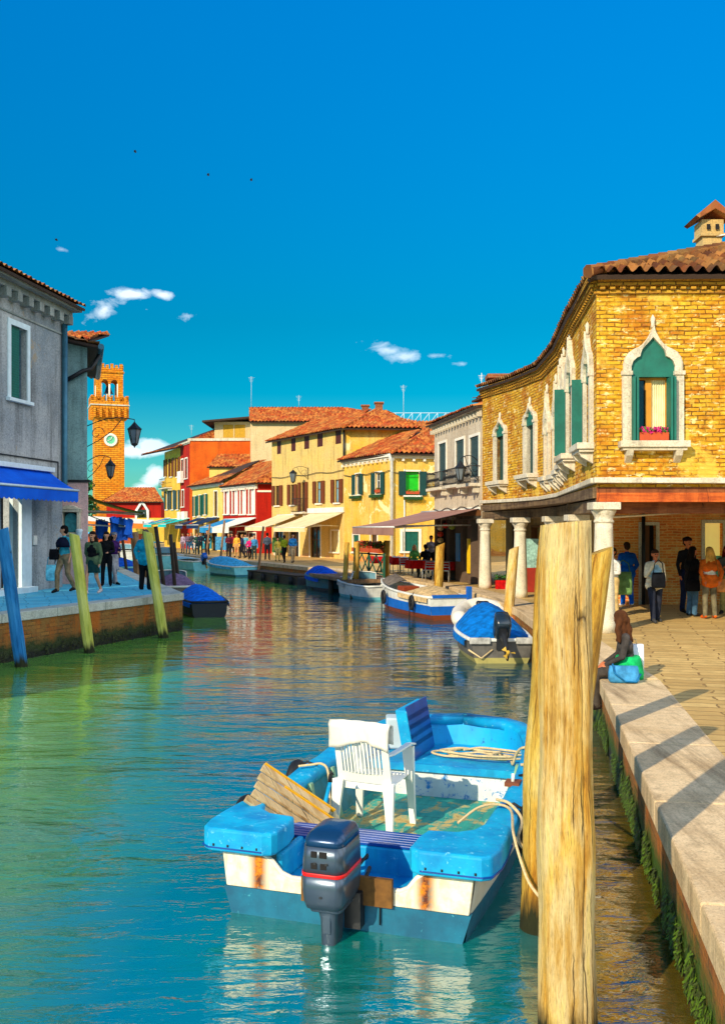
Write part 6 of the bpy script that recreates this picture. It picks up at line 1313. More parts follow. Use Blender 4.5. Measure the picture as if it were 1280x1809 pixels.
# ------------------------------------------------------------------ generic moored boats
def boat(label, stern, bow, B, H, hull, low, rim, cover=None, motor=None, inside=None, point=.55, seats=2, screen=False, domez=.45, group='boats moored on the canal', name='moored_boat', blunt=0.0, coverspan=(0.05, .95), lowz=.12, extra=None, deck=.0):
    s_, b_ = Vector((*stern, 0)), Vector((*bow, 0)); L_ = (b_-s_).length; ang = math.atan2(-(b_-s_).x, (b_-s_).y)
    root = thing(name, label, 'boat', s_, ang, group); N_ = 14; st = []
    for i in range(N_+1):
        s = i/N_; w_ = B/2*(.84+.16*math.sin(min(s/.4, 1)*math.pi/2)) if s < .4 else B/2*max(blunt, (1-((s-.4)/.6)**(2.0/point*.9)))
        st.append((s*L_, max(w_, .02), H*(1+.35*s*s)))
    P = [(0, -.2, 0), (.72, -.16, 0), (.86, lowz*.3, 0), (.92, lowz, 0), (.96, lowz, .5), (1, 0, 1)]
    for (k0, k1, nm, mt) in ((0, 3, 'hull_bottom', low), (3, 5, 'hull', hull)):
        mb = MB()
        for sg in (-1, 1):
            rings = [[(sg*w_*P[k][0], y-(max(0, y/L_-.75)*L_*.5)*(1-k/5)**1.5, lerp(P[k][1], z_, P[k][2])) for k in range(k0, k1+1)] for y, w_, z_ in st]
            if sg < 0: rings = [list(reversed(r)) for r in rings]
            mb.loft(rings, 0, False, False, True)
        w0, z0 = st[0][1], st[0][2]
        if k0: mb.face([(-w0*.92, 0, lowz), (w0*.92, 0, lowz), (w0, 0, z0), (-w0, 0, z0)])
        else: mb.face([(-w0*.72, 0, -.16), (w0*.72, 0, -.16), (w0*.92, 0, lowz), (-w0*.92, 0, lowz)])
        mb.build(nm, mt, root, world=False)
    mb = MB(); rim_pts = [(-w_, y, z_) for y, w_, z_ in st]+[(w_, y, z_) for y, w_, z_ in reversed(st)]; mb.tube([(st[0][1], 0, st[0][2]), (-st[0][1], 0, st[0][2])]+rim_pts[1:]+[(st[0][1], 0, st[0][2])], .045, 6); mb.build('rim', rim, root, world=False)
    mb = MB(); ins = inside or MT['wframe']
    for sg in (-1, 1):
        rings = [[(sg*max(0, w_-.05), y, z_-.01), (sg*max(0, w_-.1)*.9, y, H*.35)] for y, w_, z_ in st]
        if sg > 0: rings = [list(reversed(r)) for r in rings]
        mb.loft(rings, 0, False, False, True)
    mb.face([(-(w_-.1)*.9 if w_ > .1 else 0, y, H*.35) for y, w_, z_ in st]+[((w_-.1)*.9 if w_ > .1 else 0, y, H*.35) for y, w_, z_ in reversed(st)]); mb.build('lining', ins, root, world=False)
    for k in range(seats):
        y = L_*(.25+.28*k); w_ = B/2*.9; mb = MB(); mb.box(-w_+.05, w_-.05, y, y+.25, H*.62, H*.68); mb.build('thwart', ins, root, world=False, bevel=.01)
    if deck: mb = MB(); i0 = int(N_*(1-deck)); mb.loft([[(-w_+.02, y, z_+.01), (0, y, z_+.05), (w_-.02, y, z_+.01)] for y, w_, z_ in st[i0:]], 0, False, False, True); mb.build('foredeck', hull, root, world=False)
    if cover:
        mb = MB(); a, b = coverspan; rings = []; nn = 16
        for i in range(nn+1):
            s = lerp(a, b, i/nn); y = s*L_; k = min(int(s*N_), N_-1); f_ = s*N_-k; w_ = lerp(st[k][1], st[k+1][1], f_)+.05; z_ = lerp(st[k][2], st[k+1][2], f_)
            env = min(1, math.sin(math.pi*min(max(i/nn, .02), .98))**.6+.0); r_ = []
            for j in range(13):
                q = j/12*2-1; r_.append((q*w_, y, z_-.03+domez*env*(1-abs(q)**1.7)+.02*math.sin(i*1.3+j*2)*(1-abs(q))))
            rings.append(r_)
        lo = [[(-p[0]*-1 if 0 else p[0], p[1], p[2]) for p in r] for r in rings]; mb.loft(lo, 0, False, False, True)
        for e in (0, -1): rr_ = rings[e]; mb.face([rr_[0]]+[p for p in (rr_ if e else rr_)][1:]+[(rr_[-1][0], rr_[-1][1], rr_[-1][2]-.02), (rr_[0][0], rr_[0][1], rr_[0][2]-.02)])
        for sg in (0, -1): mb.loft([[r[sg] for r in rings], [(r[sg][0]*1.01, r[sg][1], r[sg][2]-.14) for r in rings]], 0, False, False, True)
        mb.build('cover', cover, root, world=False)
    if screen:
        mb = MB(); y = L_*.55; w_ = B/2*.8; z_ = H*1.1; mb.loft([[(-w_, y-.5, z_), (-w_*.8, y, z_), (0, y+.25, z_), (w_*.8, y, z_), (w_, y-.5, z_)], [(-w_*.9, y-.6, z_+.42), (-w_*.7, y-.25, z_+.45), (0, y-.05, z_+.47), (w_*.7, y-.25, z_+.45), (w_*.9, y-.6, z_+.42)]], 0, False, False, False); mb.build('windscreen', MT['glass_blue'], root, world=False)
        mb = MB(); mb.tube([(-w_*.9, y-.6, z_+.42), (-w_*.7, y-.25, z_+.45), (0, y-.05, z_+.47), (w_*.7, y-.25, z_+.45), (w_*.9, y-.6, z_+.42)], .025, 6); mb.tube([(-w_, y-.5, z_), (-w_*.9, y-.6, z_+.42)], .02, 5); mb.tube([(w_, y-.5, z_), (w_*.9, y-.6, z_+.42)], .02, 5); mb.build('screen_frame', MT['wframe'], root, world=False)
    if motor:
        mm, tilt = motor; M_ = Matrix.Translation((0, -.05, H+.02)) @ Matrix.Rotation(tilt, 4, 'X'); mb = MB()
        R_ = [[M_ @ Vector(p) for p in rrect(0, -.2, a, b, z, .4)] for a, b, z in ((.12, .2, .0), (.17, .26, .05), (.18, .27, .25), (.15, .24, .4), (.06, .1, .45))]; mb.loft(R_); q = mb.build('outboard_motor', mm, root, world=False)
        mb = MB(); mb.loft([[M_ @ Vector(p) for p in rrect(0, -.2, a, b, z, .5)] for a, b, z in ((.02, .05, -.75), (.04, .08, -.6), (.05, .1, -.2), (.09, .14, .0))]); mb.box(-.12, .12, -.06, .02, H-.2, H+.08); mb.build('leg', MT['iron'], q, world=False)
        mb = MB()
        for k in range(3):
            a = k*2.094; c_ = Vector((0, -.32, -.68)); e = Vector((math.cos(a), 0, math.sin(a))); e2 = Vector((-math.sin(a), .5, math.cos(a))); mb.face([M_ @ (c_+e*.03), M_ @ (c_+e*.15+e2*.05), M_ @ (c_+e*.15-e2*.05)])
        mb.tube([M_ @ Vector((0, -.25, -.68)), M_ @ Vector((0, -.36, -.68))], .035, 8); mb.build('propeller', plain('yellowed brass', S(200, 160, 50), .5, .4, 20), q, world=False)
    return root, st, L_
bw = lambda n, c, **k: paint(n, c, wamt=.2, **k)
H_GREY = bw('grey hull', S(104, 100, 92), col2=S(70, 66, 60)); H_WH = bw('white boat hull', S(236, 236, 226)); H_CY = bw('pale cyan hull', S(130, 208, 214), col2=S(90, 180, 196)); H_DK = bw('dark hull', S(24, 32, 40)); H_BR = bw('brown red bottom', S(130, 60, 24)); H_BL = bw('blue hull band', S(4, 104, 204)); H_TL = bw('teal hull', S(20, 110, 130)); H_MG = bw('moss stained bottom', S(170, 160, 90), wear=S(80, 90, 30))
CV_B = cloth('blue tarpaulin', S(0, 112, 196)); CV_D = cloth('deep blue tarpaulin', S(6, 84, 200)); CV_C = cloth('pale blue tarpaulin', S(70, 178, 220)); CV_T = cloth('tan canvas', S(206, 176, 126)); CV_G = cloth('grey canvas', S(120, 110, 100))
CV_L = cloth('light grey seat cover', S(170, 168, 160))
bt, st, L_ = boat('grey dinghy under a blue tarpaulin with a tilted black outboard, by the big pole', (2.98, 20.6), (2.9, 25.0), 1.55, .5, H_GREY, H_MG, H_WH, CV_B, (plain('black cowling', S(30, 42, 52), .25, .2, 4, spec=.7), R(-50)), domez=.62, coverspan=(.1, .88), point=1.0)
mb = MB(); mb.tube([(-.72, -.02, .3), (-.45, -.06, .12), (-.2, -.02, .3)], .02, 5); mb.build('stern_rope', MT['rope'], bt, world=False)
mb = MB(); mb.box(-.7, -.25, -.08, -.0, .42, .56); mb.box(.3, .66, -.08, 0, .42, .56); mb.build('stern_pad', CV_L, bt, world=False, bevel=.02)
# inflatable
root = thing('inflatable_dinghy', 'white inflatable dinghy behind the blue tarpaulin of the grey boat', 'boat', (3.25, 25.9, 0), R(-4), 'boats moored on the canal')
P = [(-.62, -.4, .45), (-.64, .6, .45), (-.6, 1.3, .5), (-.42, 1.8, .6), (0, 2.05, .68), (.42, 1.8, .6), (.6, 1.3, .5), (.64, .6, .45), (.62, -.4, .45)]
Q = []
for i in range(len(P)-1):
    for k in range(4): Q.append(lerp(Vector(P[i]), Vector(P[i+1]), k/4))
Q.append(Vector(P[-1])); mb = MB(); mb.tube(Q, [.06]+[.22]*(len(Q)-2)+[.06], 14); mb.build('tube', plain('white inflatable fabric', S(240, 232, 214), .5, .12, 3), root, world=False)
mb = MB(); mb.box(-.5, .5, -.1, 1.7, .2, .28); mb.build('floor', CV_G, root, world=False); mb = MB(); mb.box(-.2, .15, -.3, .0, .3, .95); mb.build('outboard_motor', H_DK, root, world=False, bevel=.06, seg=3); mb = MB(); mb.box(-.5, .5, .5, .8, .5, .56); mb.build('thwart', H_WH, root, world=False)
# traditional boat
bt, st, L_ = boat('white and blue wooden boat with a tan cover and black tyres hung on its side', (2.75, 30.3), (.75, 36.6), 1.6, .72, H_WH, H_BR, H_WH, CV_T, None, coverspan=(.02, .38), domez=.3, point=.9, inside=H_WH, lowz=.16)
mb = MB()
for sg in (-1, 1):
    rings = [[(sg*w_*.935, y-(max(0, y/L_-.75)*L_*.5)*.12, .165), (sg*w_*.985, y-(max(0, y/L_-.75)*L_*.5)*.06, lerp(.16, z_, .52))] for y, w_, z_ in st]; rings = [[(p[0]*1.012, p[1], p[2]) for p in r] for r in rings]
    if sg < 0: rings = [list(reversed(r)) for r in rings]
    mb.loft(rings, 0, False, False, True)
w0 = st[0][1]; mb.face([(-w0*.93, -.008, .165), (w0*.93, -.008, .165), (w0*.98, -.008, .44), (-w0*.98, -.008, .44)]); mb.build('blue_band', H_BL, bt, world=False)
mb = MB(); mb.box(-w0*.9, w0*.95, -.05, .02, .7, .8); mb.box(w0-.1, w0+.05, -.08, .05, .1, 1.05); mb.build('stern_post', H_BL, bt, world=False)
for y in (1.2, 4.0):
    mb = MB(); c = Vector((-.84, y, .48)); mb.tube([c+Vector((0, .15*math.cos(a), .2*math.sin(a))) for a in [k*math.pi/8 for k in range(17)]], .055, 7, cap=False); mb.tube([c+Vector((0, 0, .2)), c+Vector((.08, 0, .34))], .012, 5); mb.tube([c+Vector((-.05, .05, 0)), c+Vector((-.05, .05, -.5))], .02, 5); mb.build('tyre_fender', MT['rubber'], bt, world=False)
mb = MB(); mb.box(-.5, .1, 2.9, 3.5, .55, .9); mb.build('engine_box', plain('brown engine box', S(150, 60, 24), .6), bt, world=False, bevel=.02)
mb = MB(); mb.loft([[(-.55, 4.3, .85), (0, 4.3, 1.05), (.5, 4.3, .85)], [(-.5, 5.0, .95), (0, 5.1, 1.25), (.45, 5.0, .95)], [(-.25, 5.9, .95), (0, 6.0, 1.1), (.25, 5.9, .95)]], 0, False, False, True); mb.build('bow_canopy', CV_G, bt, world=False)
for i, (a, b) in enumerate(((.0, .42), (.14, .36))):
    pass
def txt(parent, s, size, M_, mat, name='lettering'):
    cu = bpy.data.curves.new(name, 'FONT'); cu.body = s; cu.size = size; cu.extrude = .004; cu.align_x = 'CENTER'; tmp = bpy.data.objects.new(name, cu); COL.objects.link(tmp); bpy.context.view_layer.update()
    me = bpy.data.meshes.new_from_object(tmp.evaluated_get(bpy.context.evaluated_depsgraph_get())); bpy.data.objects.remove(tmp)
    me.materials.clear(); me.materials.append(mat); o = bpy.data.objects.new(name, me); COL.objects.link(o); o.parent = parent; o.matrix_local = M_; return o
txt(bt, '1P', .2, Matrix.Translation((-st[1][1]-.03, .75, .5)) @ Matrix.Rotation(R(-90), 4, 'Z') @ Matrix.Rotation(R(90), 4, 'X'), MT['iron'])
boat('small white motorboat tied below the green lattice fence', (.75, 38.7), (-.9, 42.4), 1.45, .55, H_WH, H_CY, H_WH, CV_L, None, coverspan=(.5, .97), domez=.18, seats=2, screen=True)
boat('dark hulled boat under a blue tarpaulin, right of the dark pontoon', (-.95, 44.2), (-2.6, 47.6), 1.5, .55, H_TL, H_DK, H_TL, CV_D, None, coverspan=(.25, .97), domez=.5)
a_, b_ = Vector((-2.3, 49.0, 0)), Vector((-5.6, 55.6, 0)); d = (b_-a_).normalized(); n_ = Vector((-d.y, d.x, 0)); root = thing('pontoon', 'long dark floating pontoon moored under the cream awnings', 'pontoon', a_)
mb = MB(); mb.obox(a_+Vector((0, 0, -.2)), b_-a_, n_*1.1, (0, 0, .62)); mb.build('float', H_DK, root, bevel=.05); mb = MB(); mb.obox(a_+Vector((0, 0, .42)), b_-a_, n_*1.12, (0, 0, .08)); mb.build('deck', MT['pole_d'], root)
for k in range(4): mb = MB(); q = lerp(a_, b_, .1+.27*k)+n_*1.15; mb.tube([q+Vector((0, 0, .4)), q+Vector((0, 0, .0))], .13, 8); mb.build('fender', MT['rubber'], root)
boat('pale turquoise boat with a smooth light blue cover', (-6.9, 57.3), (-9.9, 62.6), 1.9, .6, H_CY, H_TL, H_WH, CV_C, None, coverspan=(.05, .98), domez=.5, point=.8)
boat('white motorboat with a blue topped outboard left of the turquoise covered boat', (-10.7, 64.8), (-13.4, 69.2), 1.8, .65, H_CY, H_CY, H_WH, None, (plain('blue cowling', S(10, 90, 190), .3), R(-35)), seats=3, inside=H_WH, deck=.4)
boat('boat under a deep blue tarpaulin beyond the left quay corner', (-4.95, 31.2), (-6.3, 35.2), 1.4, .5, H_DK, H_DK, H_DK, cloth('vivid blue tarpaulin', S(10, 120, 250)), None, coverspan=(.0, .97), domez=.42, point=.9)
boat('grey cabin boat with a curved windscreen behind the deep blue tarpaulin', (-7.1, 37.4), (-8.9, 42.6), 1.7, .62, H_GREY, H_DK, H_WH, cloth('mauve grey canvas', S(120, 100, 130)), None, coverspan=(.02, .4), domez=.5, screen=True, deck=.45)
boat('pale blue cabin boat in the middle distance by the dark poles', (-13.9, 70.5), (-16.3, 75.2), 2.0, .9, H_CY, H_CY, H_WH, None, None, seats=2, screen=True, deck=.4)
boat('white boat with an orange box farther along the canal', (-15.9, 76.5), (-18.8, 82.0), 2.0, .8, H_WH, H_CY, H_WH, plain('orange box cover', S(230, 130, 30)), None, coverspan=(.3, .6), domez=.6)
boat('bright blue boat moored at the left bank behind the laughing women', (-12.9, 52.5), (-15.0, 58.5), 2.0, .75, H_BL, H_BL, H_CY, CV_D, None, coverspan=(.3, .95), domez=.35)
boat('turquoise boat moored farther along the left bank', (-16.2, 61.5), (-18.6, 67.5), 2.0, .8, H_CY, H_TL, H_WH, CV_C, None, coverspan=(.2, .9), domez=.5)
boat('white boat near the end of the canal', (-20.6, 84.5), (-23.0, 91), 2.1, .9, H_WH, H_CY, H_WH, None, None, seats=2, screen=True, deck=.5)
# ------------------------------------------------------------------ awnings, restaurant, market
MT['aw_mauve'] = awning('mauve awning fabric', (S(178, 134, 116), S(150, 108, 96))); MT['aw_cream'] = awning('cream awning fabric', (S(240, 222, 176), S(220, 196, 146)))
MT['aw_white'] = awning('white awning fabric', (S(240, 236, 222), S(216, 210, 196))); MT['aw_azure'] = awning('azure awning fabric', (S(40, 150, 200), S(20, 110, 170))); MT['aw_teal'] = awning('teal awning fabric', (S(10, 200, 190), S(0, 160, 160))); MT['aw_navy'] = awning('navy awning fabric', (S(20, 50, 90), S(14, 34, 64)))
f = hf[0]; awn('wide mauve awning with a white scalloped valance over the restaurant tables', f, -2.3, f.L-.1, 3.62, 2.95, 3.2, .28, MT['aw_mauve'], scallop=.05, group='shop awnings')
f = if_[0]; u = [f.hit(x)[0] for x in (490, 528, 548, 606)]
awn('cream awning on the left half of the cream house', f, u[0], u[1], 3.9, 3.0, 2.7, .3, MT['aw_cream']); awn('cream awning on the right half of the cream house', f, u[2], min(u[3], f.L), 3.95, 2.95, 2.9, .3, MT['aw_cream'])
f = hf2[0]; u = [f.hit(x)[0] for x in (396, 420, 421, 452)]
awn('azure blue awning beside the white one on the low red house', f, u[0], u[1], 3.7, 3.0, 2.3, .5, MT['aw_azure']); awn('white awning on the low red house', f, u[2], u[3], 3.75, 3.0, 2.4, .5, MT['aw_white'])
f = gf[0]; u = [f.hit(x)[0] for x in (348, 362, 366, 388)]
awn('dark navy awning on the left of the low yellow house', f, u[0], u[1], 3.9, 3.2, 2.2, .35, MT['aw_navy']); awn('navy awning on the right of the low yellow house', f, u[2], u[3], 3.9, 3.2, 2.0, .35, MT['aw_navy'])
f = ef[0]; awn('bright teal awning on the narrow red house', f, .3, f.L, 3.9, 3.3, 2.4, .3, MT['aw_teal']); f = df[0]; awn('teal awning on the yellow house with deep eaves', f, 3.2, f.L-.2, 3.9, 3.3, 3.0, .3, MT['aw_teal']); awn('deep blue awning on the yellow house with deep eaves', f, .3, 3.0, 4.0, 3.4, 2.4, .3, MT['aw_azure'])
# market canopy at the canal end
root = thing('market_canopy', 'long white and orange market canopy at the end of the canal', 'canopy', (-30, 118, .9)); mb = MB(); A = (-34.5, 116, 3.6); mb.face([(-35.5, 114, 3.9), (-25.5, 114, 3.4), (-25.5, 118, 3.9), (-35.5, 118, 4.5)]); mb.face([(-35.5, 118, 4.4), (-25.5, 118, 3.8), (-25.5, 114, 3.3), (-35.5, 114, 3.8)]); mb.build('canopy', plain('white canopy cloth', S(250, 236, 214), .8), root)
mb = MB(); mb.face([(-35.5, 113.98, 3.9), (-35.5, 113.98, 3.3), (-25.5, 113.98, 2.8), (-25.5, 113.98, 3.4)]); mb.build('valance', plain('orange canopy edge', S(226, 120, 30), .8), root)
mb = MB(); mb.box(-35.5, -25.5, 116, 117, .9, 2.2); mb.build('counter', plain('market counter', S(176, 80, 40), .8, .5), root)
for x in (-35, -30.5, -26): mb = MB(); mb.tube([(x, 114.2, .8), (x, 114.2, 3.7)], .07, 6); mb.build('pole', MT['timber'], root)
mb = MB(); mb.box(-37, -28.9, 124.6, 125.2, .3, 2.1); props(mb.build('bridge_parapet', MT['stone']), 'pale stone parapet closing the far end of the canal', 'parapet')
antenna('thin antenna mast on the big beige house', (-11.2, 97, 15.2), 3.0); antenna('antenna on the roof of the cream house', (3.0, 70.5, 11.0), 2.4); antenna('antenna above the beige house roof ridge', (-6.5, 98.5, 15.3), 1.2); antenna('small antenna on the far yellow house', (-19.0, 107, 13.2), 1.2); antenna('antenna standing on the roof of the pale house', (4.6, 37.2, 8.0), .9)
# deck with fence, tables and chairs
mb = MB(); mb.obox((1.35, 40.4, .62), (-1.9, -.65, 0), (-2.0, 6.1, 0), (0, 0, .14)); root = thing('timber_deck', 'timber deck below the green lattice fence', 'deck', (0, 42, .6)); mb.build('deck', MT['pole_br'], root)
for (x, y) in ((-.4, 39.9), (-1.4, 42.9), (-2.3, 45.7)): mb = MB(); mb.tube([(x, y, -1), (x, y, .62)], .12, 8); mb.build('leg', MT['pole_d'], root)
MT['fence_g'] = plain('dark green fence paint', S(20, 86, 66), .5, .3, 8)
F0, F1 = Vector((.92, 41.2, .76)), Vector((-.35, 45.2, .76)); root = thing('lattice_fence', 'dark green lattice fence with crossed bars carrying flower boxes', 'fence', F0)
dF = F1-F0
for s in (0, .5, 1): p = F0+dF*s; mb = MB(); mb.box(p.x-.05, p.x+.05, p.y-.05, p.y+.05, .76, 1.82); mb.build('post', MT['fence_g'], root)
for z in (.9, 1.75): mb = MB(); mb.tube([F0+Vector((0, 0, z-.76)), F1+Vector((0, 0, z-.76))], .035, 6); mb.build('rail', MT['fence_g'], root)
for k in range(4):
    for s_ in (0, 1): a = F0+dF*(k*.25); b = F0+dF*((k+1)*.25); mb = MB(); mb.tube([a+Vector((0, 0, .16 if s_ else .96)), b+Vector((0, 0, .96 if s_ else .16))], .03, 6); mb.build('brace', MT['fence_g'], root)
for k, lab in enumerate(('flower box of red geraniums on the right part of the green fence', 'flower box of red geraniums in the middle of the green fence', 'flower box of orange red flowers on the left part of the green fence')):
    a = F0+dF*(.02+k*.33); b = F0+dF*(.31+k*.33); r_ = thing('flower_box', lab, 'flower box', (a+b)/2, 0, 'flower boxes on the lattice fence'); n_ = Vector((-dF.y, dF.x, 0)).normalized()*.2
    mb = MB(); mb.obox(a+Vector((0, 0, 1.06)), b-a, n_, (0, 0, .18)); mb.build('planter', MT['planter'], r_); mb = MB(); rr = random.Random(k)
    for i in range(150): clump(mb, lerp(a, b, rr.random())+Vector((0, 0, 1.28+rr.uniform(-.02, .22))), .1, .1, .1, 3, .05, [0, 0, 1, 2] if k else [1, 1, 2, 0], rr)
    mb.build('flowers', [MT['fl_r'], MT['leaf'], MT['leaf2']], r_)
MT['alu'] = plain('brushed aluminium', S(200, 204, 206), .3, .1, 5, metal=.6); MT['red'] = cloth('red tablecloth', S(196, 16, 16)); MT['wcloth'] = cloth('white tablecloth', S(240, 236, 226))
def bistro(x, y, rot, label):
    r_ = thing('bistro_chair', label, 'chair', (x, y, QR), rot, 'aluminium bistro chairs at the restaurant')
    for sx in (-.21, .21):
        for (sy, h_) in ((-.2, .82), (.2, .45)): mb = MB(); mb.tube([(sx, sy*1.15, 0), (sx, sy, .45), (sx*.95, sy-(.06 if h_ > .5 else 0), h_)], .018, 6); mb.build('leg', MT['alu'], r_, world=False)
    mb = MB(); mb.box(-.22, .22, -.2, .22, .43, .46); mb.build('seat', MT['alu'], r_, world=False, bevel=.01)
    mb = MB()
    for z in (.56, .66, .76): mb.tube([(-.21, -.22, z), (0, -.27, z), (.21, -.22, z)], .02, 6)
    mb.build('backrest', MT['alu'], r_, world=False); return r_
def table(x, y, label, top='wcloth', s=.42):
    r_ = thing('restaurant_table', label, 'table', (x, y, QR), R(12), 'restaurant tables')
    mb = MB(); mb.box(-s, s, -s, s, .7, .74); mb.build('tabletop', MT['timber'], r_, world=False)
    mb = MB(); mb.tube([(0, 0, 0), (0, 0, .7)], .04, 8); mb.box(-.22, .22, -.22, .22, 0, .03); mb.build('leg', MT['iron'], r_, world=False)
    t_ = thing('tablecloth', label.replace('table', 'tablecloth on the table'), 'tablecloth', (x, y, QR+.745), R(12), 'tablecloths'); mb = MB(); k = s+.02
    prof = []; n = 32
    for (o, z) in ((0, 0), (.0, -.02), (.035, -.34)):
        ring = []
        for i in range(n): 
            a = 2*math.pi*i/n; m_ = max(abs(math.cos(a)), abs(math.sin(a))); q = (k+o*(1+.5*math.sin(i*2.3)))/m_; ring.append((q*math.cos(a), q*math.sin(a), z))
        prof.append(ring)
    mb.loft(prof, 0, True, False, True); mb.face(prof[0]); mb.build('red_cloth', MT['red'], t_, world=False)
    mb = MB(); mb.add([(x_*.8, y_*.8, .004) for x_, y_, z_ in prof[0]], [tuple(range(n))]); mb.build('white_cloth', MT['wcloth'], t_, world=False)
bistro(2.62, 37.9, R(160), 'aluminium chair left of the broad yellow post'); bistro(3.15, 37.4, R(170), 'aluminium chair right of the broad yellow post'); bistro(1.95, 43.2, R(200), 'aluminium chair near the seated woman in green'); bistro(1.35, 44.8, R(120), 'aluminium chair by the green lattice fence')
table(2.35, 40.6, 'red clothed table beside the waiter'); table(3.0, 39.9, 'red clothed table in front of the shop doors'); table(1.75, 44.8, 'red clothed table behind the green fence'); table(.9, 46.6, 'farthest red clothed table by the fence'); table(3.25, 38.9, 'red clothed table right of the broad yellow post')
# planter and sign bits by the arcade
r_ = thing('flower_box', 'red planter of green leaves on the step between the rear columns', 'flower box', (4.9, 33.2, QR)); mb = MB(); mb.box(4.6, 5.2, 33.1, 33.4, QR, QR+.3); mb.build('planter', MT['red'], r_); mb = MB(); rr = random.Random(1)
for i in range(60): clump(mb, (rr.uniform(4.6, 5.2), 33.25, QR+.4), .1, .1, .12, 2, .05, [0, 1], rr)
mb.build('leaves', [MT['leaf'], MT['leaf2']], r_)
mb = MB(); mb.box(5.3, 6.1, 31.5, 32.4, QR, QR+.9); mb.box(5.35, 6.05, 31.55, 32.35, QR+.9, QR+1.8); root = thing('display_case', 'glass display case with a red base under the arcade', 'display case', (5.7, 32, QR)); ABS
m1 = MB(); m1.box(5.3, 6.1, 31.5, 32.4, QR, QR+.8); m1.build('base', plain('red case base', S(150, 40, 24), .5), root, bevel=.01); m1 = MB(); m1.box(5.33, 6.07, 31.53, 32.37, QR+.8, QR+1.75); m1.build('glass', plain('display glassware', S(150, 190, 180), .15, .8, 14), root)
# shop stalls dressing on the far bank
rr = random.Random(11)
def stand(x, y, label, col, w_=.9, h_=1.4):
    root = thing('postcard_rack', label, 'rack', (x, y, QR), R(rr.uniform(-30, 30)), 'souvenir racks outside the shops')
    mb = MB(); mb.tube([(0, 0, 0), (0, 0, h_)], .03, 6); mb.build('pole', MT['iron'], root, world=False)
    mb = MB(); mb.box(-w_/2, w_/2, -.12, .12, .3, h_); mb.build('rack', plain('souvenirs %s' % label[:9], col, .5, .9, 14), root, world=False)
stand(-11.6, 79, 'blue souvenir rack in front of the low red house', S(60, 150, 200)); stand(-9.0, 76.3, 'bright rack beside the door of the low red house', S(200, 180, 150)); stand(-6.2, 71.2, 'green souvenir rack under the left cream awning', S(60, 120, 60)); stand(-13.6, 84, 'teal souvenir rack before the low yellow house', S(30, 150, 170)); stand(-15.3, 88, 'pale rack before the low yellow house', S(210, 220, 220))
# ------------------------------------------------------------------ people: one continuous voxel-fused body each
SKIN = plain('skin', S(214, 150, 112), .55, .12, 20); SKIN_D = plain('warm tanned skin', S(196, 110, 66), .55, .12, 20)
def fuse(caps, vox, smooth=2):
    """caps: (p0,p1,r0,r1,label) -> mesh of the fused volume and per-face labels"""
    vs, fs = [], []
    def addc(p0, p1, r0, r1):
        d = p1-p0; L = d.length
        ax = d/L if L > 1e-5 else Vector((0, 0, 1)); a = ax.orthogonal().normalized(); b = ax.cross(a); n = 14; prof = []
        for k in range(5): t_ = math.pi/2*(k/4-1); prof.append((r0*math.cos(t_), r0*math.sin(t_)))
        for k in range(5): t_ = math.pi/2*k/4; prof.append((r1*math.cos(t_), L+r1*math.sin(t_)))
        base = len(vs)
        for rr_, h in prof:
            for j in range(n): q = p0+ax*h+(a*math.cos(2*math.pi*j/n)+b*math.sin(2*math.pi*j/n))*max(rr_, 1e-4); vs.append(tuple(q))
        for i in range(len(prof)-1):
            for j in range(n): k = (j+1) % n; fs.append((base+i*n+j, base+i*n+k, base+(i+1)*n+k, base+(i+1)*n+j))
        fs.append(tuple(base+j for j in reversed(range(n)))); fs.append(tuple(base+(len(prof)-1)*n+j for j in range(n)))
    for c in caps: addc(Vector(c[0]), Vector(c[1]), c[2], c[3])
    me = bpy.data.meshes.new('fuse'); me.from_pydata(vs, [], fs); ob_ = bpy.data.objects.new('fuse', me); COL.objects.link(ob_)
    md = ob_.modifiers.new('r', 'REMESH'); md.mode = 'VOXEL'; md.voxel_size = vox; md.use_smooth_shade = True
    if smooth: sm_ = ob_.modifiers.new('s', 'SMOOTH'); sm_.factor = .5; sm_.iterations = smooth
    bpy.context.view_layer.update(); out = bpy.data.meshes.new_from_object(ob_.evaluated_get(bpy.context.evaluated_depsgraph_get()))
    bpy.data.objects.remove(ob_); bpy.data.meshes.remove(me)
    n = len(out.polygons); ce = np.zeros(n*3); out.polygons.foreach_get('center', ce); ce = ce.reshape(-1, 3); best = np.full(n, 1e9); lab = np.zeros(n, int)
    for i, c in enumerate(caps):
        p0, p1 = np.array(c[0], float), np.array(c[1], float); d = p1-p0; L2_ = max(d @ d, 1e-9); t_ = np.clip((ce-p0) @ d/L2_, 0, 1); q = p0+t_[:, None]*d
        ds = np.linalg.norm(ce-q, axis=1)-(c[2]+(c[3]-c[2])*t_); mk = ds < best; best[mk] = ds[mk]; lab[mk] = c[4]
    return out, lab
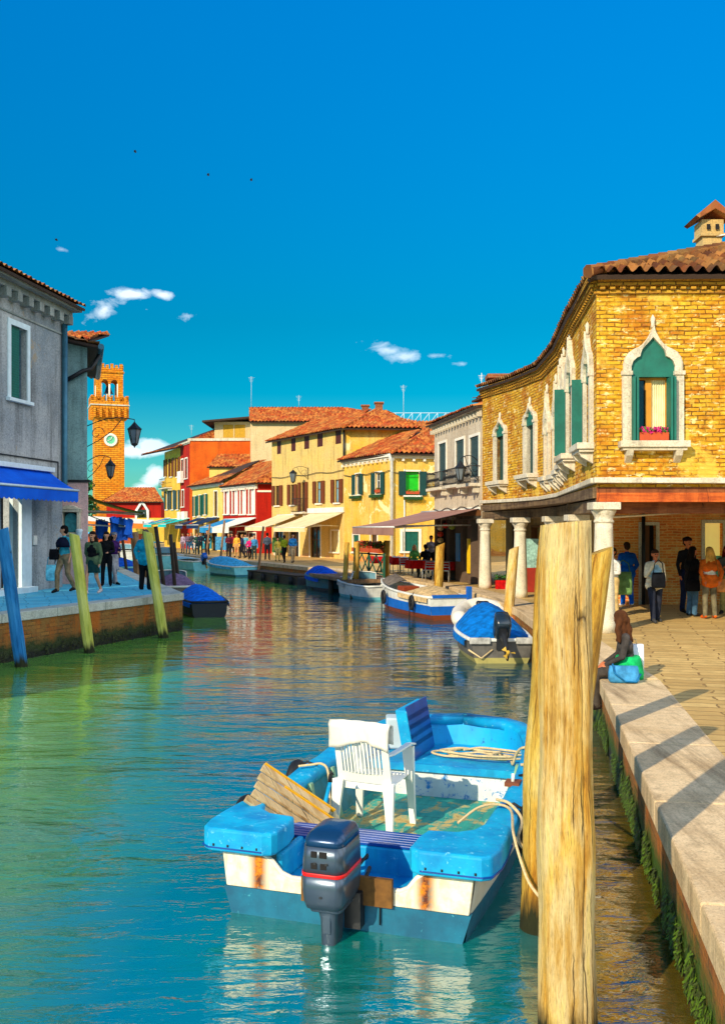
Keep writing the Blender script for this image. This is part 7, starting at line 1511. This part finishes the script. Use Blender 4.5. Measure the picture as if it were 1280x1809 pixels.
def person(label, loc, rot, H=1.7, pose='stand', top=(60, 60, 60), bottom=(40, 40, 60), shoe=(30, 26, 24), hair=(40, 26, 16), hairlen='short', arms='down', skin=None, vox=.02, skirt=None, coat=None, sleeves=True, group='people on the quays', legs='trousers', hat=None, lean=0, stripe=None, headturn=0, belly=0, bag=None, wide=1.0):
    s = H/1.75; root = thing('person', label, 'person', loc, rot, group); V = lambda x, y, z: Vector((x*s*wide if 0 else x*s, y*s, z*s))
    LB = dict(skin=0, top=1, bottom=2, shoe=3, dark=4, coat=5)
    mats = [skin or SKIN, CL(*top), CL(*bottom), CL(*shoe), MT['dark'], CL(*(coat or top))]
    C_ = []; K = wide
    def c(a, b, r0, r1, l): C_.append((V(*a), V(*b), r0*s, r1*s, LB[l]))
    if pose == 'sit': hz = .12
    else: hz = .93
    tz = hz-.93+0
    T = lambda x, y, z: (x, y+lean*max(0, z-.95), z+tz)
    sit = pose == 'sit'
    lg = 'bottom' if legs == 'trousers' else 'skin'; W_l = 1.12 if legs == 'trousers' else .9
    LG = {}
    for sx in (-1, 1):
        hip = (sx*.095, 0, hz)
        if sit: kn, an, toe = (sx*.12, .46, hz-.03), (sx*.13, .47+.03*sx, hz-.47), (sx*.13, .62+.03*sx, hz-.54)
        elif pose == 'walk': kn, an = ((.1, .16, .52), (.1, .16, .1)) if sx > 0 else ((-.1, -.02, .5), (-.1, -.26, .13)); toe = (an[0], an[1]+.16, an[2]-.07)
        elif pose == 'stride': kn, an = ((.12, .12, .52), (.16, .26, .09)) if sx > 0 else ((-.11, -.02, .5), (-.12, -.12, .09)); toe = (an[0]*1.1, an[1]+.17, .04)
        else: kn, an = (sx*.11, .02, .5), (sx*.125, -.02, .09); toe = (sx*.15, .13, .04)
        k = W_l*K; c(hip, kn, .092*k, .062*k, lg); c(kn, an, .062*k, .042*k if legs != 'trousers' else .052*k, lg); c(an, toe, .045, .036, 'shoe'); c((an[0], an[1]-.03, an[2]-.03), toe, .04, .034, 'shoe'); LG[sx] = kn
    c(T(-.06, 0, .95), T(.06, 0, .95), .115*K, .115*K, 'bottom'); c(T(-.045, 0, 1.08), T(.045, 0, 1.08), .112*K, .112*K, 'top'); c(T(-.07, 0, 1.27), T(.07, 0, 1.27), .118*K, .118*K, 'top')
    c(T(0, .0, .98), T(0, .0, 1.3), .11*K+belly, .12*K, 'top'); c(T(-.13, -.005, 1.4), T(.13, -.005, 1.4), .072*K, .072*K, 'top'); c(T(0, 0, 1.38), T(0, .01, 1.5), .07, .05, 'top'); c(T(0, .005, 1.46), T(0, .02, 1.56), .05, .048, 'skin')
    hd = Vector(T(0, .025, 1.645)); ht = Matrix.Rotation(headturn, 3, 'Z')
    def hc(a, b, r0, r1, l):
        a = hd+ht @ Vector(a); b = hd+ht @ Vector(b); c(tuple(a), tuple(b), r0, r1, l)
    hc((0, -.01, .02), (0, .0, .03), .088, .088, 'skin'); hc((0, .02, -.03), (0, .035, -.065), .07, .045, 'skin'); hc((0, .09, 0), (0, .105, -.025), .014, .018, 'skin')
    for sx in (-1, 1): hc((sx*.083, -.01, -.01), (sx*.085, -.012, .02), .018, .02, 'skin'); hc((sx*.032, .083, .012), (sx*.033, .084, .012), .011, .011, 'dark')
    hc((-.02, .083, -.05), (.02, .083, -.05), .007, .007, 'dark')
    AR = {'down': ((.24, -.03, 1.13), (.25, .07, .88)), 'phone': ((.25, .06, 1.14), (.1, .19, 1.44)), 'bag': ((.24, -.02, 1.12), (.16, .2, 1.02)), 'front': ((.24, .02, 1.13), (.1, .26, 1.1)), 'pocket': ((.27, -.06, 1.14), (.2, .06, .95)), 'fwd': ((.23, .12, 1.2), (.16, .32, 1.28)), 'lap': ((.23, .08, 1.14), (.1, .3, 1.02)), 'back': ((.27, -.1, 1.16), (.2, -.14, .94)), 'chest': ((.25, .04, 1.14), (.05, .2, 1.22))}
    am = arms if isinstance(arms, tuple) else (arms, arms); tl = 'top' if sleeves else 'skin'
    if coat: tl = 'coat'
    for sx, a_ in ((-1, am[0]), (1, am[1])):
        e, w_ = AR[a_]; sh = T(sx*.175, -.005, 1.4); e = T(sx*e[0], e[1], e[2]); w_ = T(sx*w_[0], w_[1], w_[2]); k = K*(1.15 if coat else 1)
        c(sh, e, .062*k, .047*k, 'coat' if coat else 'top') if sleeves or coat else (c(sh, lerp(Vector(sh), Vector(e), .5), .062*k, .056*k, 'top'), c(lerp(Vector(sh), Vector(e), .5), e, .045, .04, 'skin'))
        c(e, w_, .044*k if sleeves else .038, .034*k if sleeves else .026, tl); d = (Vector(w_)-Vector(e)).normalized(); hnd = Vector(w_)+d*.05; c(w_, hnd, .026, .03, 'skin')
        sd = d.cross(Vector((0, 0, 1))); sd = sd.normalized() if sd.length > .01 else Vector((1, 0, 0)); nr = d.cross(sd)
        for q, L_ in ((-.024, .065), (-.008, .078), (.008, .075), (.024, .06)): b0 = hnd+sd*q+d*.015; b1 = b0+d*L_*.55+nr*.004; c(tuple(b0), tuple(b1), .0105, .0095, 'skin'); c(tuple(b1), tuple(b1+d*L_*.35+nr*.02), .0095, .008, 'skin')
        c(tuple(hnd-d*.01), tuple(hnd+d*.03-sd*.045*sx), .012, .009, 'skin')
    if coat:
        c(T(-.07, -.01, 1.0), T(.07, -.01, 1.0), .135*K, .135*K, 'coat'); c(T(-.08, -.02, 1.28), T(.08, -.02, 1.28), .13*K, .13*K, 'coat'); c(T(-.13, -.01, 1.4), T(.13, -.01, 1.4), .08*K, .08*K, 'coat'); c(T(-.08, -.02, .9), T(.08, -.02, .9), .135*K, .14*K, 'coat')
    out, lab = fuse(C_, vox*s)
    for m_ in mats: out.materials.append(m_)
    out.polygons.foreach_set('material_index', lab.astype(np.int32)); out.polygons.foreach_set('use_smooth', [True]*len(out.polygons)); o = bpy.data.objects.new('body', out); COL.objects.link(o); o.parent = root
    # hair
    HC = []
    def h(a, b, r0, r1): a = hd+ht @ Vector(a); b = hd+ht @ Vector(b); HC.append((V(*a), V(*b), r0*s, r1*s, 0))
    if hairlen != 'bald':
        h((0, -.025, .045), (0, -.005, .05), .095, .092); h((0, -.04, .0), (0, -.03, .03), .088, .09)
        if hairlen in ('long', 'curly'):
            rr = random.Random(len(label))
            for sx in (-1, 0, 1):
                for k in range(7 if hairlen == 'curly' else 2):
                    o1 = rr.uniform(-.035, .03) if hairlen == 'curly' else rr.uniform(-.02, .02); h((sx*.07, -.045+o1, 0), (sx*.085+o1, -.075, -.14), .045, .04); h((sx*.085+o1, -.075, -.14), (sx*.09+rr.uniform(-.04, .04), -.09+o1, -.27+rr.uniform(-.05, .03)), .04, .022)
        else: h((0, -.06, -.04), (0, -.05, 0), .055, .08)
        hm, _ = fuse(HC, max(vox*.8, .012)*s, 1); hm.materials.append(CL(*hair)); hm.polygons.foreach_set('use_smooth', [True]*len(hm.polygons)); ho = bpy.data.objects.new('hair', hm); COL.objects.link(ho); ho.parent = root
    if hat:
        mb = MB(); q = V(*hd); mb.sphere(q+Vector((0, -.02*s, .065*s)), .112*s, 14, sc=(1, 1.05, .62)); o = mb.build('hat', CL(*hat), root, world=False)
    if skirt:
        z1, z0, r1, r0 = skirt; mb = MB(); n = 28; rings = []
        for i in range(7):
            t_ = i/6; z = lerp(z1, z0, t_)*s; r = lerp(r1, r0, t_)*s; rings.append([((r*1.12*math.cos(2*math.pi*j/n))*(1+.04*math.sin(j*1.8)*t_), r*.9*math.sin(2*math.pi*j/n)*(1+.05*math.cos(j*2.1)*t_), z) for j in range(n)])
        mb.loft(rings, 0, True, True, True); mb.build('skirt', CL(*bottom), root, world=False)
    if bag:
        # strap over the shoulder
        pass
    return root
def P_on(px, py, z=QR): return GP(px, py, z)
def bagthing(label, p, sz, col, name='shoulder_bag', rot=0, strap=None, mat=None):
    root = thing(name, label, 'bag', p, rot, 'bags people carry'); x, y, z = sz; mb = MB()
    mb.loft([rrect(0, 0, x/2*k, y/2*k2, zz*z, .5) for k, k2, zz in ((.9, .9, 0), (1, 1.1, .15), (1, 1, .6), (.92, .6, 1))]); mb.build('body', mat or CL(*col), root, world=False)
    mb = MB(); q = strap or [(-x*.4, 0, z), (-x*.3, 0, z+.2), (0, 0, z+.28), (x*.3, 0, z+.2), (x*.4, 0, z)]
    mb.tube(q, .012, 6); mb.build('strap', CL(*(max(c-40, 0) for c in col)), root, world=False); return root
# right quay
p = P_on(1107, 1071); person('person in a bright blue suit seen from behind, facing the brick wall', p, R(8), 1.70, 'stand', (6, 84, 176), (0, 92, 200), (230, 230, 230), (50, 30, 20), 'short', 'pocket', SKIN_D, .02, coat=(6, 84, 176), wide=1.12)
p = P_on(1156, 1099); person('person in a cream jacket with one hand raised to the mouth, holding a black bag', p, R(188), 1.6, 'stride', (150, 190, 210), (40, 44, 58), (60, 60, 60), (60, 36, 22), 'short', ('bag', 'phone'), SKIN_D, .018, coat=(236, 220, 186), wide=1.08)
bagthing('black bag held at the waist by the person in the cream jacket', p+Vector((-.0, -.27, .78)), (.3, .14, .34), (16, 18, 24), rot=R(10))
p = P_on(1222, 1089); person('person in a black jacket and blue jeans with dark curly hair', p, R(-75), 1.64, 'stand', (14, 16, 22), (70, 104, 130), (30, 24, 20), (24, 14, 10), 'long', ('front', 'lap'), SKIN_D, .018, coat=(16, 18, 24), wide=1.1)
bagthing('small black shoulder bag at the hip of the person in the black jacket', p+Vector((-.1, -.32, .62)), (.34, .12, .26), (14, 14, 18), strap=[(-.12, 0, .26), (-.05, .04, .55), (.06, .1, .8)])
p = P_on(1213, 1083); person('person in dark clothes and a dark cap behind the one in the black jacket', p, R(200), 1.86, 'stand', (24, 24, 32), (20, 30, 60), (20, 18, 18), (20, 14, 12), 'short', 'down', SKIN_D, .022, hat=(40, 20, 24))
p = P_on(1253, 1093); person('person in an orange leather jacket with long blond hair and orange boots, seen from behind', p, R(5), 1.64, 'stand', (226, 224, 210), (112, 104, 80), (220, 96, 20), (216, 164, 80), 'long', ('back', 'back'), SKIN_D, .018, coat=(206, 96, 24))
bagthing('tan shoulder bag of the person in the orange jacket', p+Vector((.27, -.02, .62)), (.26, .14, .3), (196, 130, 70), strap=[(-.05, 0, .28), (-.12, -.1, .55), (-.2, -.12, .8)])
p = P_on(1284, 1086); person('person with dark red hair at the right edge of the photo', p, R(150), 1.66, 'stand', (96, 100, 92), (160, 150, 90), (40, 30, 30), (110, 20, 24), 'long', 'chest', SKIN_D, .022)
p = P_on(1082, 1090); person('person in a white shirt half hidden behind the corner column', p, R(120), 1.62, 'stand', (238, 234, 226), (210, 180, 120), (60, 40, 30), (60, 40, 24), 'short', ('front', 'front'), SKIN_D, .022)
bagthing('green shopping bag hanging beside the corner column', P_on(1096, 1086)+Vector((0, -.2, .5)), (.42, .2, .55), (110, 150, 90), 'shopping_bag')
# seated person
sp_ = Vector((3.68, 13.35, QR+.01)); person('person with long curly brown hair sitting on the quay edge with legs over the water', sp_, R(82), 1.72, 'sit', (72, 66, 62), (70, 62, 54), (40, 30, 26), (84, 48, 24), 'curly', ('lap', 'lap'), SKIN_D, .012, lean=.12, headturn=R(-55), wide=.92)
mb = MB(); mb.lathe(sp_+Vector((.0, 0, .0)), [(.21, .0), (.215, .1), (.19, .24), (.16, .32)], 16); o = props(mb.build('jumper', CL(20, 176, 96)), 'green jumper tied round the waist of the seated person', 'jumper')
bagthing('blue messenger bag with a black strap beside the seated person', Vector((3.52, 12.98, QR+.02)), (.4, .15, .22), (70, 150, 200), 'messenger_bag', R(-6), strap=[(-.16, -.09, .26), (-.14, -.11, .14), (0, -.12, .03), (.14, -.11, .02), (.22, -.04, .12)])
root = thing('paper_bag', 'white upright paper bag behind the seated person', 'bag', Vector((3.78, 13.5, QR+.012)), R(-5), 'bags people carry'); mb = MB(); mb.loft([rrect(0, 0, a, b, z, .12, 3) for a, b, z in ((.15, .07, 0), (.15, .08, .28), (.15, .05, .46))]); mb.build('body', plain('white paper', S(232, 236, 238), .6, .1, 4), root, world=False)
mb = MB(); mb.tube([(-.06, 0, .46), (-.05, 0, .53), (.05, 0, .53), (.06, 0, .46)], .008, 5); mb.build('handle', MT['rope'], root, world=False)
# left quay
p = P_on(114, 1047, QL); person('person with dark hair in a teal shirt and khaki trousers beside the wall shrine', p, R(150), 1.9, 'walk', (60, 170, 186), (150, 124, 90), (40, 36, 34), (18, 12, 10), 'short', ('down', 'down'), None, .018, coat=None, headturn=R(-50), sleeves=False)
mb = MB(); mb.lathe(p+Vector((.0, .0, 1.42)), [(.235, -.12), (.245, 0), (.21, .09), (.12, .17)], 18); 
o = mb.build('polo_yoke', CL(16, 22, 44)); props(o, 'navy cape-like collar over the shoulders of the person in teal', 'scarf')
bagthing('black camera bag slung at the side of the person in khaki trousers', p+Vector((-.27, -.1, .95)), (.26, .18, .3), (14, 14, 18), strap=[(.05, .0, .28), (.2, .02, .5), (.3, .05, .62)])
bagthing('pale blue carrier bag held by the person in khaki trousers', p+Vector((-.36, -.06, .34)), (.3, .12, .46), (120, 214, 240), 'carrier_bag')
p = P_on(164, 1051, QL); person('person in a short black dress and a green coat walking past with bare legs', p, R(165), 1.74, 'walk', (14, 14, 18), (16, 60, 58), (214, 190, 180), (50, 26, 16), 'long', ('down', 'back'), None, .018, skirt=(1.0, .62, .13, .19), legs='bare', coat=(92, 110, 76))
p = P_on(188, 1036, QL); person('person in black clothes laughing behind the others', p, R(185), 1.72, 'stand', (16, 18, 20), (14, 14, 18), (16, 14, 14), (24, 14, 12), 'long', ('front', 'down'), None, .022)
p = P_on(201, 1033, QL); person('person in a purple top and a grey skirt with a grey beret', p, R(-120), 1.7, 'stride', (64, 28, 92), (166, 164, 166), (16, 14, 14), (20, 12, 12), 'long', ('chest', 'front'), None, .02, skirt=(1.02, .5, .14, .17), hat=(120, 124, 134))
p = P_on(257, 1043, QL); person('person in a loose teal jumper and black trousers seen from behind', p, R(-12), 1.78, 'stand', (20, 150, 176), (14, 14, 18), (16, 14, 14), (90, 70, 60), 'short', ('back', 'pocket'), None, .02, coat=(20, 150, 176), wide=1.25)
# waiter and diners
person('waiter in a grey shirt and dark trousers standing by the red tables', (3.15, 44.2, QR), R(190), 1.74, 'stand', (150, 140, 150), (20, 20, 24), (20, 20, 20), (24, 16, 12), 'short', 'bag', SKIN_D, .025, group='people at the restaurant')
person('diner in a green top seated at a red table', (2.35, 43.6, QR+.46), R(180), 1.62, 'sit', (110, 200, 110), (40, 40, 50), hair=(214, 170, 110), hairlen='long', arms='lap', vox=.025, group='people at the restaurant')
person('diner in black seated in front of the waiter', (2.75, 42.0, QR+.46), R(20), 1.7, 'sit', (20, 20, 26), (30, 30, 36), hair=(30, 20, 16), arms='lap', vox=.025, group='people at the restaurant')
person('diner in dark clothes seated right of the broad yellow post', (3.3, 39.9, QR+.46), R(40), 1.7, 'sit', (30, 24, 28), (30, 30, 36), hair=(30, 20, 16), arms='lap', vox=.03, group='people at the restaurant')
# far bank crowd
far = [(472, 990, 1.78, (70, 80, 96), (24, 26, 34), 'stand', 0, 'person in a grey shirt and dark trousers standing alone left of the cream awnings'), (490, 992, 1.5, (230, 200, 80), (210, 190, 110), 'stand', 200, 'person in a yellow top under the cream awnings'),
 (502, 995, 1.66, (150, 160, 30), (20, 20, 24), 'walk', 30, 'person in a yellow-green waistcoat and black trousers'), (517, 995, 1.76, (40, 120, 180), (190, 160, 120), 'walk', 200, 'person in a blue shirt and beige shorts'),
 (404, 985, 1.7, (90, 24, 40), (30, 30, 40), 'stand', 180, 'person in a dark red top, left of the group under the white awning'), (410, 984, 1.74, (130, 20, 50), (20, 24, 30), 'walk', 150, 'person in a crimson top under the white awning'), (418, 985, 1.68, (236, 170, 60), (200, 150, 90), 'stand', 170, 'person in a golden yellow jacket under the white awning'),
 (428, 987, 1.66, (40, 50, 100), (24, 26, 34), 'walk', 90, 'person in a navy top right of the golden jacket'), (441, 989, 1.5, (220, 30, 110), (20, 20, 26), 'walk', 200, 'child in a bright pink jacket'), (449, 989, 1.62, (60, 130, 180), (40, 60, 60), 'stand', 180, 'person in a light blue jacket beside the child in pink'), (434, 984, 1.66, (90, 160, 180), (90, 90, 100), 'stand', 150, 'person in pale blue between the navy top and the pink jacket'),
 (323, 977.5, 1.66, (170, 150, 170), (120, 100, 110), 'stand', 150, 'person in pale mauve at the left of the far crowd'), (332, 978.5, 1.7, (110, 90, 110), (60, 100, 130), 'stand', 200, 'person in a mauve grey top with jeans in the far crowd'), (338, 978.5, 1.72, (60, 60, 70), (40, 80, 110), 'walk', 160, 'person in a dark top and blue trousers in the far crowd'), (348, 979.5, 1.68, (30, 70, 60), (24, 50, 60), 'walk', 190, 'person in dark green in the far crowd'), (354, 980, 1.74, (24, 40, 60), (20, 40, 50), 'stand', 180, 'person in black-blue left of the tall dark figure'), (366, 981, 1.92, (14, 22, 34), (12, 20, 30), 'stand', 170, 'tallest figure in dark clothes in the far crowd')]
for (px, py, H_, tp_, bt_, ps, rt, lab) in far:
    person(lab, P_on(px, py), R(rt), H_, ps, tp_, bt_, vox=.035, hair=random.choice([(40, 24, 16), (90, 60, 30), (30, 20, 16), (150, 110, 60)]), group='people on the far bank', hairlen=random.choice(['short', 'long']), arms=random.choice(['down', 'front', 'pocket', 'bag']))
# more mooring poles on the far bank
for (px, y, hgt, lab) in ((387, 63, 3.4, 'thin grey pole leaning left of the group under the white awning'), (362, 69, 3.2, 'thin grey pole in front of the tall dark figure'), (455, 57.5, 3.0, 'thin slanting pole right of the child in pink')):
    x = (px-640)/FPX*y; pole(lab, (x, y, 0), (x+.35, y, hgt), .08, .07, MT['pole_br'], bend=0, n=8, ring=6, cut=0)
# trees and birds
def tree(label, x, y, z, h, cr, n, sz=.16):
    root = thing('tree', label, 'tree', (x, y, z), 0, 'trees behind the houses'); mb = MB(); mb.tube([(x, y, z), (x+.1, y, z+h*.4), (x, y, z+h*.75)], [.25, .18, .08], 8); rr = random.Random(n)
    for k in range(6): a = k*1.05; mb.tube([(x, y, z+h*(.35+.05*k)), (x+cr*.7*math.cos(a), y+cr*.7*math.sin(a), z+h*(.6+.05*k))], [.09, .03], 6)
    mb.build('trunk', MT['pole_br'], root); mb = MB(); cs = [(rr.uniform(-1, 1)*cr*.7, rr.uniform(-1, 1)*cr*.7, h*rr.uniform(.5, .95), cr*rr.uniform(.25, .5)) for _ in range(16)]
    for _ in range(n): q = rr.choice(cs); clump(mb, (x+q[0], y+q[1], z+q[2]), q[3], q[3], q[3]*.8, 3, sz, [0, 0, 1], rr)
    mb.build('crown', [MT['leaf'], MT['leaf2']], root)
tree('leafy green tree between the pink wall and the clock tower', -38.6, 130, .9, 9.0, 2.4, 1500, .22); tree('small bare looking tree right of the far chimney', -27.5, 150, .9, 8.5, 1.2, 160, .14)
for (px, py, lab) in ((238, 268, 'bird highest in the sky'), (367, 309, 'small bird in the sky right of the highest one'), (443, 318, 'bird nearest the middle of the sky'), (99, 424, 'bird low in the sky above the grey house roof')):
    q = WP(px, py, 60); mb = MB(); mb.sphere(q, .026, 8, sc=(2.2, 1, .8))
    for sg in (-1, 1): mb.add([q+Vector((-.05, 0, .02)), q+Vector((.08, 0, .02)), q+Vector((.1, sg*.14, .07)), q+Vector((.0, sg*.24, .02))], [(0, 1, 2, 3)]); mb.add([q+Vector((-.05, sg*.01, .015)), q+Vector((.08, sg*.01, .015)), q+Vector((.1, sg*.14, .065)), q+Vector((.0, sg*.24, .015))], [(3, 2, 1, 0)])
    props(mb.build('bird', MT['iron']), lab, 'bird', 'birds in the sky')

# overhead cables
for (a, b, lab) in (((-9.2, 31.9, 6.6), (-6.9, 75, 6.9), 'cable'),):
    pass
for (f, zz, u0, u1, lab) in ((if_[0], 6.85, .1, if_[0].L, 'thin black cable running along the cream house between its two window rows'), (jf[0], 6.35, .1, jf[0].L, 'thin black cable across the left face of the yellow corner house'), (jf[1], 6.2, .1, 6, 'thin black cable across the right face of the yellow corner house'), (hf[0], 3.72, .1, 6.8, 'cable above the mauve awning on the pale house')):
    mb = MB(); n = 14; mb.tube([f.pt(lerp(u0, u1, i/n), zz-.12*math.sin(i/n*math.pi*3)**2, .08) for i in range(n+1)], .022, 5); props(mb.build('cable', MT['iron']), lab, 'cable', 'cables strung along the house fronts')
lantern('small black lantern above the balcony of the cream house', if_[0].pt(if_[0].hit(545)[0], 7.2, .05), if_[0].pt(if_[0].hit(545)[0]-.3, 7.2, 1.1), h=.8, r=.26)
